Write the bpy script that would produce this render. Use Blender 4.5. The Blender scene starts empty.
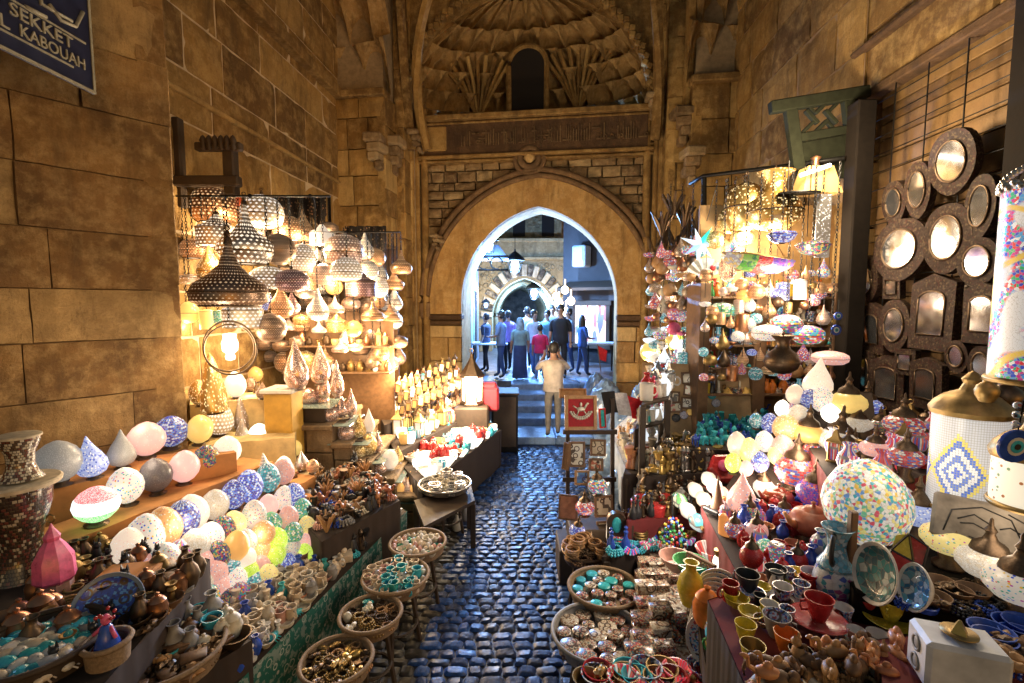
import bpy, bmesh, math, random
from math import sin, cos, pi, radians, tan, atan2, sqrt
from mathutils import Vector, Matrix, noise

R = random.Random(7)
SC = bpy.context.scene
COL = SC.collection

# ---------------------------------------------------------------- camera
H, FP, PITCH = 2.4, 480.0, radians(4.7)
cam_d = bpy.data.cameras.new('camera'); cam = bpy.data.objects.new('camera', cam_d); COL.objects.link(cam)
cam.location = (0, 0, H); cam.rotation_euler = (pi/2-PITCH, 0, 0)
cam_d.sensor_width = 36; cam_d.lens = 36*FP/1024; cam_d.clip_start = 0.05; cam_d.clip_end = 500
cam_d.dof.use_dof = False
SC.camera = cam

# ---------------------------------------------------------------- dusk sky
SUN_EL, SUN_ROT = radians(4.0), radians(150)
w = bpy.data.worlds.new("World"); SC.world = w; w.use_nodes = True
wn = w.node_tree.nodes; wl = w.node_tree.links
sky = wn.new('ShaderNodeTexSky'); sky.sky_type = 'NISHITA'; sky.sun_disc = False
sky.sun_elevation = SUN_EL; sky.sun_rotation = SUN_ROT
wl.new(sky.outputs[0], wn['Background'].inputs[0]); wn['Background'].inputs[1].default_value = 0.085

SC.view_settings.view_transform = 'Standard'; SC.view_settings.look = 'None'
SC.view_settings.gamma = 1; SC.view_settings.exposure = 0.38
EM = 0.55     # strength of the lit glass relative to the lamps
SC.cycles.max_bounces = 5; SC.cycles.diffuse_bounces = 3; SC.cycles.glossy_bounces = 3
SC.cycles.transmission_bounces = 3; SC.cycles.transparent_max_bounces = 6
SC.cycles.sample_clamp_indirect = 4.0
SC.cycles.use_denoising = True
SC.cycles.caustics_reflective = False; SC.cycles.caustics_refractive = False

# ---------------------------------------------------------------- picture -> place
def ray(px, py):
    x = (px-512)/FP; y = (341.5-py)/FP
    return Vector((x, cos(PITCH)+y*sin(PITCH), -sin(PITCH)+y*cos(PITCH)))
def P(px, py, d):
    r = ray(px, py); return Vector((0, 0, H)) + r*(d/r.y)
def G(px, py, z):
    r = ray(px, py); return Vector((0, 0, H)) + r*((z-H)/r.z)

# ---------------------------------------------------------------- names, labels
ORD = ['first','second','third','fourth','fifth','sixth','seventh','eighth','ninth','tenth','eleventh','twelfth',
 'thirteenth','fourteenth','fifteenth','sixteenth','seventeenth','eighteenth','nineteenth','twentieth',
 'twenty-first','twenty-second','twenty-third','twenty-fourth','twenty-fifth','twenty-sixth','twenty-seventh','twenty-eighth','twenty-ninth','thirtieth']
def tag(o, label=None, cat=None, group=None, kind=None):
    if label: o['label'] = label
    if cat: o['category'] = cat
    if group: o['group'] = group
    if kind: o['kind'] = kind
    return o
def empty(name, loc, label=None, cat=None, group=None, rz=0.0, scale=1.0, rot=None):
    o = bpy.data.objects.new(name, None); COL.objects.link(o); o.location = loc
    o.empty_display_size = .05
    o.rotation_euler = rot if rot else (0, 0, rz)
    o.scale = (scale,)*3 if not hasattr(scale, '__len__') else scale
    return tag(o, label, cat, group)
def inst(name, mesh, parent=None, mats=None, loc=(0,0,0), rot=(0,0,0), scale=1.0):
    o = bpy.data.objects.new(name, mesh); COL.objects.link(o)
    if parent: o.parent = parent
    o.location = loc; o.rotation_euler = rot
    o.scale = (scale,)*3 if not hasattr(scale, '__len__') else scale
    if mats is not None:
        if not isinstance(mats, (list, tuple)): mats = [mats]
        for i, m in enumerate(mats):
            if i < len(o.material_slots):
                o.material_slots[i].link = 'OBJECT'; o.material_slots[i].material = m
    return o

# ---------------------------------------------------------------- mesh builder
class MB:
    def __init__(s): s.v = []; s.f = []; s.m = []; s.t = []; s.M = Matrix.Identity(4); s.mi = 0; s.ti = .5
    def add(s, vs, fs, M=None):
        b = len(s.v); T = s.M @ M if M is not None else s.M
        for p in vs: s.v.append(T @ Vector(p)); s.t.append(s.ti)
        for f in fs: s.f.append([b+i for i in f]); s.m.append(s.mi)
        return s
    def box(s, c, d, rz=0, rot=None, bev=0.0):
        x, y, z = d[0]/2, d[1]/2, d[2]/2
        M = Matrix.Translation(c) @ (rot if rot is not None else Matrix.Rotation(rz, 4, 'Z'))
        if bev <= 0:
            vs = [(-x,-y,-z),(x,-y,-z),(x,y,-z),(-x,y,-z),(-x,-y,z),(x,-y,z),(x,y,z),(-x,y,z)]
            return s.add(vs, [(0,3,2,1),(4,5,6,7),(0,1,5,4),(1,2,6,5),(2,3,7,6),(3,0,4,7)], M)
        b = min(bev, x*.9, y*.9, z*.9); vs = []
        for sx in (-1,1):
            for sy in (-1,1):
                for sz in (-1,1):
                    vs += [(sx*x, sy*(y-b), sz*(z-b)), (sx*(x-b), sy*y, sz*(z-b)), (sx*(x-b), sy*(y-b), sz*z)]
        def i(sx, sy, sz, k): return (((sx+1)//2)*4+((sy+1)//2)*2+(sz+1)//2)*3+k
        fs = []
        for sg in (-1,1):
            fs.append([i(sg,a,b_,0) for a,b_ in ((-1,-1),(1,-1),(1,1),(-1,1))][::sg])
            fs.append([i(a,sg,b_,1) for a,b_ in ((-1,-1),(1,-1),(1,1),(-1,1))][::-sg])
            fs.append([i(a,b_,sg,2) for a,b_ in ((-1,-1),(1,-1),(1,1),(-1,1))][::sg])
        for a in (-1,1):
            for b_ in (-1,1):
                fs.append([i(a,b_,-1,0), i(a,b_,1,0), i(a,b_,1,1), i(a,b_,-1,1)][::a*b_])
                fs.append([i(a,-1,b_,0), i(a,1,b_,0), i(a,1,b_,2), i(a,-1,b_,2)][::-a*b_])
                fs.append([i(-1,a,b_,1), i(1,a,b_,1), i(1,a,b_,2), i(-1,a,b_,2)][::a*b_])
                for c_ in (-1,1):
                    fs.append([i(a,b_,c_,0), i(a,b_,c_,1), i(a,b_,c_,2)][::a*b_*c_])
        return s.add(vs, fs, M)
    def lathe(s, prof, seg=16, M=None, close=True, wob=None):
        vs = []; fs = []; n = len(prof)
        for j in range(seg):
            a = 2*pi*j/seg
            k = 1 if wob is None else wob(a)
            for r, z in prof: vs.append((r*k*cos(a), r*k*sin(a), z))
        for j in range(seg):
            q = (j+1) % seg
            for i in range(n-1):
                if prof[i][0] < 1e-6 and prof[i+1][0] < 1e-6: continue
                fs.append((j*n+i, q*n+i, q*n+i+1, j*n+i+1))
        return s.add(vs, fs, M)
    def tube(s, pts, r, seg=6, cap=True, M=None):
        pts = [Vector(p) for p in pts]; vs = []; fs = []; n = len(pts)
        up = Vector((0,0,1))
        for i, p in enumerate(pts):
            d = (pts[min(i+1,n-1)]-pts[max(i-1,0)]).normalized()
            a = d.cross(up)
            if a.length < .05: a = d.cross(Vector((1,0,0)))
            a.normalize(); b = a.cross(d)
            rr = r[i] if hasattr(r, '__len__') else r
            for k in range(seg):
                t = 2*pi*k/seg; vs.append(p + a*rr*cos(t) + b*rr*sin(t))
        for i in range(n-1):
            for k in range(seg):
                q = (k+1) % seg
                fs.append((i*seg+k, i*seg+q, (i+1)*seg+q, (i+1)*seg+k))
        if cap: fs += [tuple(range(seg))[::-1], tuple((n-1)*seg+k for k in range(seg))]
        return s.add(vs, fs, M)
    def torus(s, R_, r, M=None, seg=20, ts=6, arc=2*pi):
        vs = []; fs = []; full = abs(arc-2*pi) < 1e-3
        n = seg if full else seg+1
        for i in range(n):
            a = arc*i/seg
            for k in range(ts):
                t = 2*pi*k/ts; q = R_+r*cos(t); vs.append((q*cos(a), q*sin(a), r*sin(t)))
        for i in range(seg):
            i2 = (i+1) % n
            for k in range(ts):
                k2 = (k+1) % ts
                fs.append((i*ts+k, i2*ts+k, i2*ts+k2, i*ts+k2))
        return s.add(vs, fs, M)
    def ell(s, c, rad, seg=12, rings=8, M=None, bump=0, seed=0):
        vs = []; fs = []
        for i in range(rings+1):
            ph = pi*i/rings
            for j in range(seg):
                a = 2*pi*j/seg
                v = Vector((sin(ph)*cos(a), sin(ph)*sin(a), -cos(ph)))
                k = 1 + (bump*noise.noise(v*1.7+Vector((seed, seed*.7, 0))) if bump else 0)
                vs.append((c[0]+v.x*rad[0]*k, c[1]+v.y*rad[1]*k, c[2]+v.z*rad[2]*k))
        for i in range(rings):
            for j in range(seg):
                q = (j+1) % seg
                fs.append((i*seg+j, i*seg+q, (i+1)*seg+q, (i+1)*seg+j))
        return s.add(vs, fs, M)
    def prism(s, pts, d0, d1, M=None):
        """2-D outline (x,z) extruded along y from d0 to d1"""
        n = len(pts)
        vs = [(x, d0, z) for x, z in pts] + [(x, d1, z) for x, z in pts]
        fs = [tuple(range(n)), tuple(range(n, 2*n))[::-1]]
        fs += [(i, i+n, (i+1) % n+n, (i+1) % n) for i in range(n)]
        return s.add(vs, fs, M)
    def mesh(s, name, mats=None, smooth=False):
        me = bpy.data.meshes.new(name); me.from_pydata([tuple(v) for v in s.v], [], s.f)
        mats = mats if isinstance(mats, (list, tuple)) else [mats]
        for m in mats: me.materials.append(m)
        if any(s.m): me.polygons.foreach_set('material_index', s.m)
        if any(t != .5 for t in s.t):
            at = me.attributes.new('tint', 'FLOAT', 'POINT'); at.data.foreach_set('value', s.t)
        bm = bmesh.new(); bm.from_mesh(me); bmesh.ops.recalc_face_normals(bm, faces=bm.faces); bm.to_mesh(me); bm.free()
        if smooth is True: me.polygons.foreach_set('use_smooth', [True]*len(me.polygons))
        elif smooth: 
            me.polygons.foreach_set('use_smooth', [True]*len(me.polygons)); me.set_sharp_from_angle(angle=radians(smooth))
        me.update(); return me
    def build(s, name, mats, parent=None, smooth=False, **k):
        return inst(name, s.mesh(name, mats, smooth), parent, None, **k)

def build_lr(mb, name, mats, parent=None, smooth=False, xc=0.0):
    for s_ in (-1, 1):
        m = MB(); ids = {}
        for fc, mi in zip(mb.f, mb.m):
            cx = sum(mb.v[i].x for i in fc)/len(fc)
            if (cx-xc)*s_ <= 0: continue
            nf = []
            for i in fc:
                if i not in ids: ids[i] = len(m.v); m.v.append(mb.v[i]); m.t.append(mb.t[i])
                nf.append(ids[i])
            m.f.append(nf); m.m.append(mi)
        if m.f: m.build(name, mats, parent, smooth)
CACHE = {}
def cached(key, fn, smooth=40, nslots=1):
    if key not in CACHE:
        mb = MB(); fn(mb); CACHE[key] = mb.mesh(key, [None]*nslots, smooth)
    return CACHE[key]
def Tr(x=0, y=0, z=0): return Matrix.Translation((x, y, z))
def Rx(a): return Matrix.Rotation(a, 4, 'X')
def Ry(a): return Matrix.Rotation(a, 4, 'Y')
def Rz(a): return Matrix.Rotation(a, 4, 'Z')

# ---------------------------------------------------------------- materials
MATS = {}
class NT:
    def __init__(s, name):
        s.mat = bpy.data.materials.new(name); s.mat.use_nodes = True
        s.n = s.mat.node_tree.nodes; s.l = s.mat.node_tree.links; s.b = s.n['Principled BSDF']
    def new(s, t, **k):
        n = s.n.new(t)
        for a, v in k.items(): setattr(n, a, v)
        return n
    def link(s, a, b): s.l.new(a, b)
    def mix(s, fac, a, b, mode='MIX'):
        m = s.new('ShaderNodeMix', data_type='RGBA', blend_type=mode)
        for sock, v in ((m.inputs[0], fac), (m.inputs[6], a), (m.inputs[7], b)):
            if hasattr(v, 'links'): s.link(v, sock)
            elif hasattr(v, '__len__'): sock.default_value = (*v, 1) if len(v) == 3 else v
            else: sock.default_value = v
        return m.outputs[2]
    def ramp(s, fac, stops, const=False):
        r = s.new('ShaderNodeValToRGB'); cr = r.color_ramp
        if const: cr.interpolation = 'CONSTANT'
        while len(cr.elements) < len(stops): cr.elements.new(.5)
        for e, (p, c) in zip(cr.elements, stops):
            e.position = p; e.color = (*c, 1) if hasattr(c, '__len__') else (c, c, c, 1)
        s.link(fac, r.inputs[0]); return r.outputs[0]
    def math(s, op, a, b=0.0, c=None):
        m = s.new('ShaderNodeMath', operation=op)
        for sock, v in zip(m.inputs, (a, b, c if c is not None else 0.0)):
            if hasattr(v, 'links'): s.link(v, sock)
            else: sock.default_value = v
        return m.outputs[0]
    def coords(s, obj=True, rnd=True):
        tc = s.new('ShaderNodeTexCoord'); o = tc.outputs['Object' if obj else 'Generated']
        if not rnd: return o
        oi = s.new('ShaderNodeObjectInfo'); a = s.new('ShaderNodeVectorMath', operation='ADD')
        sc = s.new('ShaderNodeVectorMath', operation='SCALE'); cmb = s.new('ShaderNodeCombineXYZ')
        for i in range(3): s.link(oi.outputs['Random'], cmb.inputs[i])
        s.link(cmb.outputs[0], sc.inputs[0]); sc.inputs['Scale'].default_value = 17.3
        s.link(o, a.inputs[0]); s.link(sc.outputs[0], a.inputs[1]); return a.outputs[0]
    def noise(s, vec, scale, detail=4, rough=.6, out=0):
        n = s.new('ShaderNodeTexNoise'); n.inputs['Scale'].default_value = scale
        n.inputs['Detail'].default_value = detail; n.inputs['Roughness'].default_value = rough
        s.link(vec, n.inputs['Vector']); return n.outputs[out]
    def vor(s, vec, scale, feat='F1', dist='EUCLIDEAN'):
        n = s.new('ShaderNodeTexVoronoi', feature=feat); n.inputs['Scale'].default_value = scale
        if feat != 'DISTANCE_TO_EDGE': n.distance = dist
        s.link(vec, n.inputs['Vector']); return n
    def ringgrid(s, N, M):
        """rows of cells round a turned shape: (cell centre offset u, v in -.5..+.5, column index, row index)"""
        tc = s.new('ShaderNodeTexCoord'); sp = s.new('ShaderNodeSeparateXYZ'); s.link(tc.outputs['Object'], sp.inputs[0])
        v = s.math('MULTIPLY', sp.outputs[2], M); row = s.math('FLOOR', v); fv = s.math('SUBTRACT', s.math('SUBTRACT', v, row), .5)
        u = s.math('ADD', s.math('MULTIPLY', s.math('ARCTAN2', sp.outputs[1], sp.outputs[0]), N/(2*pi)), s.math('MULTIPLY', row, .5))
        col = s.math('FLOOR', u); fu = s.math('SUBTRACT', s.math('SUBTRACT', u, col), .5)
        return fu, fv, col, row
    def bump(s, h, strength=.4, dist=.01):
        b = s.new('ShaderNodeBump'); b.inputs['Strength'].default_value = strength
        b.inputs['Distance'].default_value = dist; s.link(h, b.inputs['Height']); s.link(b.outputs[0], s.b.inputs['Normal'])
    def setp(s, base=None, rough=None, metal=None, emis=None, estr=None, spec=None, trans=None, ior=None, coat=None):
        for k, v in (('Base Color', base), ('Roughness', rough), ('Metallic', metal), ('Emission Color', emis), ('Emission Strength', estr),
                     ('Specular IOR Level', spec), ('Transmission Weight', trans), ('IOR', ior), ('Coat Weight', coat)):
            if v is None: continue
            sock = s.b.inputs[k]
            if hasattr(v, 'links'): s.link(v, sock)
            elif hasattr(v, '__len__'): sock.default_value = (*v, 1) if len(v) == 3 else v
            else: sock.default_value = v
        return s.mat

def plain(name, c, rough=.6, metal=0.0, var=.25, scale=30, bump=.15, spec=None, coat=None, hue=0.0):
    """a real-looking simple surface: mottled colour, slight bump, per-object variation"""
    if name in MATS: return MATS[name]
    t = NT(name); v = t.coords()
    n = t.noise(v, scale, 4)
    lo = tuple(x*(1-var) for x in c); hi = tuple(min(1, x*(1+var)) for x in c)
    col = t.ramp(n, [(.3, lo), (.7, hi)])
    if hue:
        oi = t.new('ShaderNodeObjectInfo'); hs = t.new('ShaderNodeHueSaturation')
        t.link(t.math('MULTIPLY_ADD', oi.outputs['Random'], hue, .5-hue/2), hs.inputs['Hue'])
        t.link(t.math('MULTIPLY_ADD', oi.outputs['Random'], .6, .7), hs.inputs['Value']); t.link(col, hs.inputs['Color']); col = hs.outputs[0]
    t.setp(base=col, rough=t.math('MULTIPLY_ADD', n, .25, max(0, rough-.12)), metal=metal, spec=spec, coat=coat)
    if bump: t.bump(n, bump, .004)
    MATS[name] = t.mat; return t.mat

def stone(name, cols, rough=.85, scale=1.0, bump=.6, rnd=False, stain=.5):
    """weathered masonry: block-to-block tint from the 'tint' attribute, blotches, pits, dark patina"""
    if name in MATS: return MATS[name]
    t = NT(name); v = t.coords(rnd=rnd)
    at = t.new('ShaderNodeAttribute', attribute_name='tint')
    base = t.ramp(at.outputs['Fac'], [(0, cols[0]), (.45, cols[1]), (.8, cols[2]), (1, cols[3])])
    big = t.noise(v, 1.1*scale, 5, .65); mid = t.noise(v, 6*scale, 6, .7); fine = t.noise(v, 45*scale, 5, .75)
    c = t.mix(t.ramp(big, [(.35, 0.0), (.65, stain)]), base, tuple(x*.28 for x in cols[0]))
    c = t.mix(t.ramp(mid, [(.45, 0.0), (.72, .6)]), c, cols[3])
    mp = t.new('ShaderNodeMapping'); mp.inputs['Scale'].default_value = (3.5, 3.5, .8); t.link(v, mp.inputs[0])
    streak = t.noise(mp.outputs[0], 1.2*scale, 5, .7)
    c = t.mix(t.ramp(streak, [(.5, 0.0), (.68, .55)]), c, tuple(x*.35 for x in cols[0]))
    ero = t.noise(v, 14*scale, 7, .8)
    c = t.mix(t.ramp(fine, [(.2, .5), (.5, 0.0)]), c, tuple(x*.3 for x in cols[0]))
    h = t.math('ADD', t.math('ADD', t.math('MULTIPLY', mid, .8), t.math('MULTIPLY', ero, .9)), t.math('MULTIPLY', fine, .35))
    t.setp(base=c, rough=rough); t.bump(h, bump, .03)
    MATS[name] = t.mat; return t.mat

def nosample(m):
    try: m.cycles.emission_sampling = 'NONE'
    except Exception: pass
    return m
def mosaic(name, pal, scale=70, e=2.5, grout=(.25,.22,.2), gw=.06, base=None, rough=.25, ring=None):
    """glass mosaic lit from inside: each tessera one colour of the palette"""
    if name in MATS: return MATS[name]
    t = NT(name); v = t.coords(); n = len(pal); oi = t.new('ShaderNodeObjectInfo')
    if ring:      # tesserae laid in rows, the motif repeating round the shade
        fu, fv, col, row = t.ringgrid(*ring); wn_ = t.new('ShaderNodeTexWhiteNoise', noise_dimensions='3D'); cb = t.new('ShaderNodeCombineXYZ')
        t.link(t.math('MODULO', t.math('ADD', col, 64), ring[0]/6), cb.inputs[0]); t.link(row, cb.inputs[1]); t.link(oi.outputs['Random'], cb.inputs[2]); t.link(cb.outputs[0], wn_.inputs['Vector'])
        c = t.ramp(wn_.outputs['Value'], [(i/n, p) for i, p in enumerate(pal)], True)
        m_ = t.math('MAXIMUM', t.math('ABSOLUTE', fu), t.math('ABSOLUTE', fv)); k = t.ramp(m_, [(.36, 1.0), (.46, 0.0)])
    else:
        vo = t.vor(v, scale); sp = t.new('ShaderNodeSeparateColor'); t.link(vo.outputs['Color'], sp.inputs[0])
        c = t.ramp(sp.outputs[0], [(i/n, p) for i, p in enumerate(pal)], True)
        ed = t.vor(v, scale, 'DISTANCE_TO_EDGE')
        k = t.ramp(ed.outputs['Distance'], [(0, 0.0), (gw, 1.0)])
    c = t.mix(k, grout, c); tn = t.noise(v, 40, 2); c = t.mix(t.ramp(tn, [(.3, .25), (.6, 0.0)]), c, (.1,.08,.06))
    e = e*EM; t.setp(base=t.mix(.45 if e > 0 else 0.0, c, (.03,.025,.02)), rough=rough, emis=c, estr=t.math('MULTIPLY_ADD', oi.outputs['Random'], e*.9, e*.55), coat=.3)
    t.bump(k, .4, .003)
    MATS[name] = nosample(t.mat); return t.mat
def dots(name, bgc, pal, scale=60, e=2.0, size=.32, rough=.3):
    """frosted globe with scattered coloured beads"""
    if name in MATS: return MATS[name]
    t = NT(name); v = t.coords()
    vo = t.vor(v, scale); sp = t.new('ShaderNodeSeparateColor'); t.link(vo.outputs['Color'], sp.inputs[0])
    n = len(pal); c = t.ramp(sp.outputs[1], [(i/n, p) for i, p in enumerate(pal)], True)
    k = t.ramp(vo.outputs['Distance'], [(size, 1.0), (size+.06, 0.0)])
    c = t.mix(k, bgc, c)
    oi = t.new('ShaderNodeObjectInfo')
    e = e*EM; t.setp(base=t.mix(.45 if e > 0 else 0.0, c, (.03,.025,.02)), rough=rough, emis=c, estr=t.math('MULTIPLY_ADD', oi.outputs['Random'], e*.9, e*.55)); t.bump(k, .5, .003)
    MATS[name] = nosample(t.mat); return t.mat
def pierced(name, metal, glow, scale=45, e=3.0, size=.2, rough=.35, stars=False, mt=.85, ring=None):
    """pierced sheet metal with the lit inside showing through the holes"""
    if name in MATS: return MATS[name]
    t = NT(name); v = t.coords()
    if ring:
        fu, fv, col, row = t.ringgrid(*ring); au, av = t.math('ABSOLUTE', fu), t.math('ABSOLUTE', fv)
        dd = t.math('ADD', au, av); alt = t.math('MODULO', t.math('ADD', row, 40), 3.0); rr_ = t.math('MULTIPLY_ADD', alt, -.07, size)
        k = t.ramp(t.math('SUBTRACT', rr_, dd), [(0.0, 0.0), (.05, 1.0)])
        sc_ = t.ramp(t.vor(v, scale, 'DISTANCE_TO_EDGE').outputs['Distance'], [(.02, 1.0), (.06, 0.0)]); k = t.math('MULTIPLY', k, t.math('SUBTRACT', 1.0, t.math('MULTIPLY', sc_, .6)))
    else:
        if stars: vo = t.vor(v, scale, dist='MINKOWSKI'); vo.inputs['Exponent'].default_value = .6
        else: vo = t.vor(v, scale)
        k = t.ramp(vo.outputs['Distance'], [(size, 1.0), (size+.05, 0.0)])
    n = t.noise(v, 90, 3)
    t.setp(base=t.mix(k, metal, tuple(x*.5 for x in glow)), rough=t.math('MULTIPLY_ADD', n, .3, rough-.15), metal=t.math('MULTIPLY', t.math('SUBTRACT', 1.0, k), mt),
           emis=glow, estr=t.math('MULTIPLY', k, e*EM*1.2)); t.bump(t.math('ADD', k, t.math('MULTIPLY', n, .3)), .5, .004)
    MATS[name] = nosample(t.mat); return t.mat
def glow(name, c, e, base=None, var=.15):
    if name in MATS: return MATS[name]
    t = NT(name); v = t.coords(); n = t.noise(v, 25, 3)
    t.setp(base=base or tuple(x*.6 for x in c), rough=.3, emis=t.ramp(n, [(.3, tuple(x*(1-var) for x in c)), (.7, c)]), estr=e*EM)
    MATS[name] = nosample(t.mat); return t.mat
def lamp(name, loc, e, col, r=.05, parent=None):
    l = bpy.data.lights.new(name, 'POINT'); l.energy = e; l.color = col; l.shadow_soft_size = r
    o = bpy.data.objects.new(name, l); COL.objects.link(o); o.location = loc
    if parent: o.parent = parent
    return o
# ================================================================= SETTING
OCH = [(.16,.082,.020),(.31,.170,.044),(.43,.25,.070),(.60,.40,.15)]
S_wall = stone('ochre_stone', OCH)
S_pier = stone('smooth_ochre_stone', [(.23,.115,.032),(.34,.185,.054),(.42,.235,.075),(.56,.37,.15)], bump=.7, stain=.7, scale=1.6)
S_arch = stone('rendered_stone', [(.36,.19,.06),(.50,.28,.085),(.60,.36,.12),(.70,.48,.21)], bump=.45, stain=.4, scale=1.3)
S_mort = plain('lime_mortar', (.30,.22,.13), .95, scale=12, bump=.5)
S_dark = stone('dark_carved_stone', [(.07,.035,.014),(.11,.055,.022),(.15,.08,.03),(.20,.11,.045)], bump=.8, stain=.4)
W_dark = plain('dark_old_wood', (.045,.028,.016), .7, scale=18, bump=.4)
W_mid = plain('brown_wood', (.16,.085,.04), .55, scale=22, bump=.3)
W_tan = plain('tan_board', (.42,.27,.13), .7, scale=9, bump=.25)
W_grey = plain('grey_green_wood', (.022,.024,.014), .9, spec=.12, scale=14, bump=.5)
BLACKW = plain('blackened_wood', (.010,.007,.005), .9, spec=.15, scale=18, bump=.4)
BLACK = plain('black_iron', (.015,.014,.013), .5, .6)
VOID = plain('unlit_interior', (.012,.008,.006), .9, bump=0)

def stone_block(mb, M, w, h, d, bev=.012, tint=None):
    """one dressed block: front face at local y=0 facing -y, subdivided a little so its edges look worn"""
    mb.ti = R.random() if tint is None else tint
    mb.box((w/2, d/2, h/2), (w, d, h), bev=bev) if M is None else mb.add(*_blk(w, h, d, bev), M)
def _blk(w, h, d, bev):
    j = lambda s: (R.random()-.5)*s
    b = bev
    out = [(0,b),(w,b),(w,h),(0,h)]
    vs = [(0+j(b),b,0+j(b)),(w+j(b),b,0+j(b)),(w+j(b),b,h+j(b)),(0+j(b),b,h+j(b)),
          (b,0+j(b)*.6,b),(w-b,0+j(b)*.6,b),(w-b,0+j(b)*.6,h-b),(b,0+j(b)*.6,h-b),
          (0,d,0),(w,d,0),(w,d,h),(0,d,h)]
    return vs, [(4,5,6,7),(0,1,5,4),(1,2,6,5),(2,3,7,6),(3,0,4,7),(0,8,9,1),(1,9,10,2),(2,10,11,3),(3,11,8,0)]

def _blk_rough(w, h, d, bev, amp, seed):
    nx = max(3, int(w/.12)); nz = max(3, int(h/.12)); vs = []; fs = []
    for j in range(nz+1):
        for i in range(nx+1):
            x, z = w*i/nx, h*j/nz
            e_ = (i in (0, nx)) + (j in (0, nz))
            q = Vector((x*5+seed*3.1, seed, z*5)); n1 = noise.noise(q); n2 = noise.noise(q*3.3)
            y = amp*(n1+.5*n2) + (bev*(.9+1.4*abs(n2)) if e_ else 0) + (bev*2.0*max(0, n1) if e_ > 1 else 0)
            if i == 0: x += bev*abs(n2)
            if i == nx: x -= bev*abs(n1)
            if j == 0: z += bev*abs(n1)
            if j == nz: z -= bev*abs(n2)
            vs.append((x, y, z))
    for j in range(nz):
        for i in range(nx):
            a_ = j*(nx+1)+i; fs.append((a_, a_+1, a_+nx+2, a_+nx+1))
    ring = [i for i in range(nx+1)] + [j*(nx+1)+nx for j in range(1, nz+1)] + [nz*(nx+1)+i for i in range(nx-1, -1, -1)] + [j*(nx+1) for j in range(nz-1, 0, -1)]
    b0 = len(vs)
    for r_ in ring: vs.append((vs[r_][0], d, vs[r_][2]))
    n = len(ring)
    for i in range(n): fs.append((ring[i], b0+i, b0+(i+1) % n, ring[(i+1) % n]))
    return vs, fs
def frame_M(o, heading):
    """local x runs along the wall, local y into it, z up. heading = angle of local x from world x"""
    return Matrix.Translation(o) @ Rz(heading)

def courses(mb, M, W, z0, z1, rh, bw, gap=.012, d=.22, bev=.014, keep=None, jr=.25, proud=.012, amp=0.0):
    z = z0; k = 0
    while z < z1-.02:
        h = min(rh*(1+(R.random()-.5)*jr), z1-z)
        if z1-(z+h) < rh*.35: h = z1-z
        x = -R.random()*bw*.5 if k % 2 else 0.0
        while x < W-.01:
            w = bw*(1+(R.random()-.5)*.7); x0 = max(0, x); x1 = min(W, x+w)
            if W-x1 < bw*.3: x1 = W
            if x1-x0 > .04 and (keep is None or keep(x0, x1, z, z+h)):
                mb.ti = R.random()
                vs, fs = _blk(x1-x0-gap, h-gap, d, bev) if amp == 0 else _blk_rough(x1-x0-gap, h-gap, d, bev, amp, R.random()*50)
                mb.add(vs, fs, M @ Tr(x0+gap/2, -R.random()*proud, z+gap/2))
            x = x1 if x1 == W else x+w
        z += h; k += 1

# ---- ground sheets
mb = MB(); mb.add([(-60,-30,-.03),(60,-30,-.03),(60,120,-.03),(-60,120,-.03)], [(0,1,2,3)])
mb.build('ground', plain('packed_earth', (.05,.04,.032), .85, scale=3)); tag(bpy.data.objects['ground'], kind='structure')

# ---- wet cobbles with the blue street light painted into their colour
t = NT('wet_blue_lit_cobble'); v = t.coords(rnd=False); at = t.new('ShaderNodeAttribute', attribute_name='tint')
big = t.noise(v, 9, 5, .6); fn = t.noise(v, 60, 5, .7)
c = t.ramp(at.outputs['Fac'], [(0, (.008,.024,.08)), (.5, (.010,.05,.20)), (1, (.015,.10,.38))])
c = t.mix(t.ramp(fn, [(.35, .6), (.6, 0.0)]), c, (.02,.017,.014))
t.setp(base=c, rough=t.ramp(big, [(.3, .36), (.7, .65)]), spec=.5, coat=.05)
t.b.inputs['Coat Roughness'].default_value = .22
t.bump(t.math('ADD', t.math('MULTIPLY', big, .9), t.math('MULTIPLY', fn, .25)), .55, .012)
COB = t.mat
t = NT('dull_brown_cobble'); v = t.coords(rnd=False); at = t.new('ShaderNodeAttribute', attribute_name='tint')
big = t.noise(v, 7, 5, .6); fn = t.noise(v, 60, 5, .7)
c = t.ramp(at.outputs['Fac'], [(0, (.02,.016,.012)), (1, (.07,.055,.04))])
t.setp(base=t.mix(fn, c, (.02,.016,.012)), rough=t.ramp(big, [(.3, .35), (.7, .8)]))
t.bump(big, .6, .015); COB2 = t.mat  # dark brown stones for the ground outside the path

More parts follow.
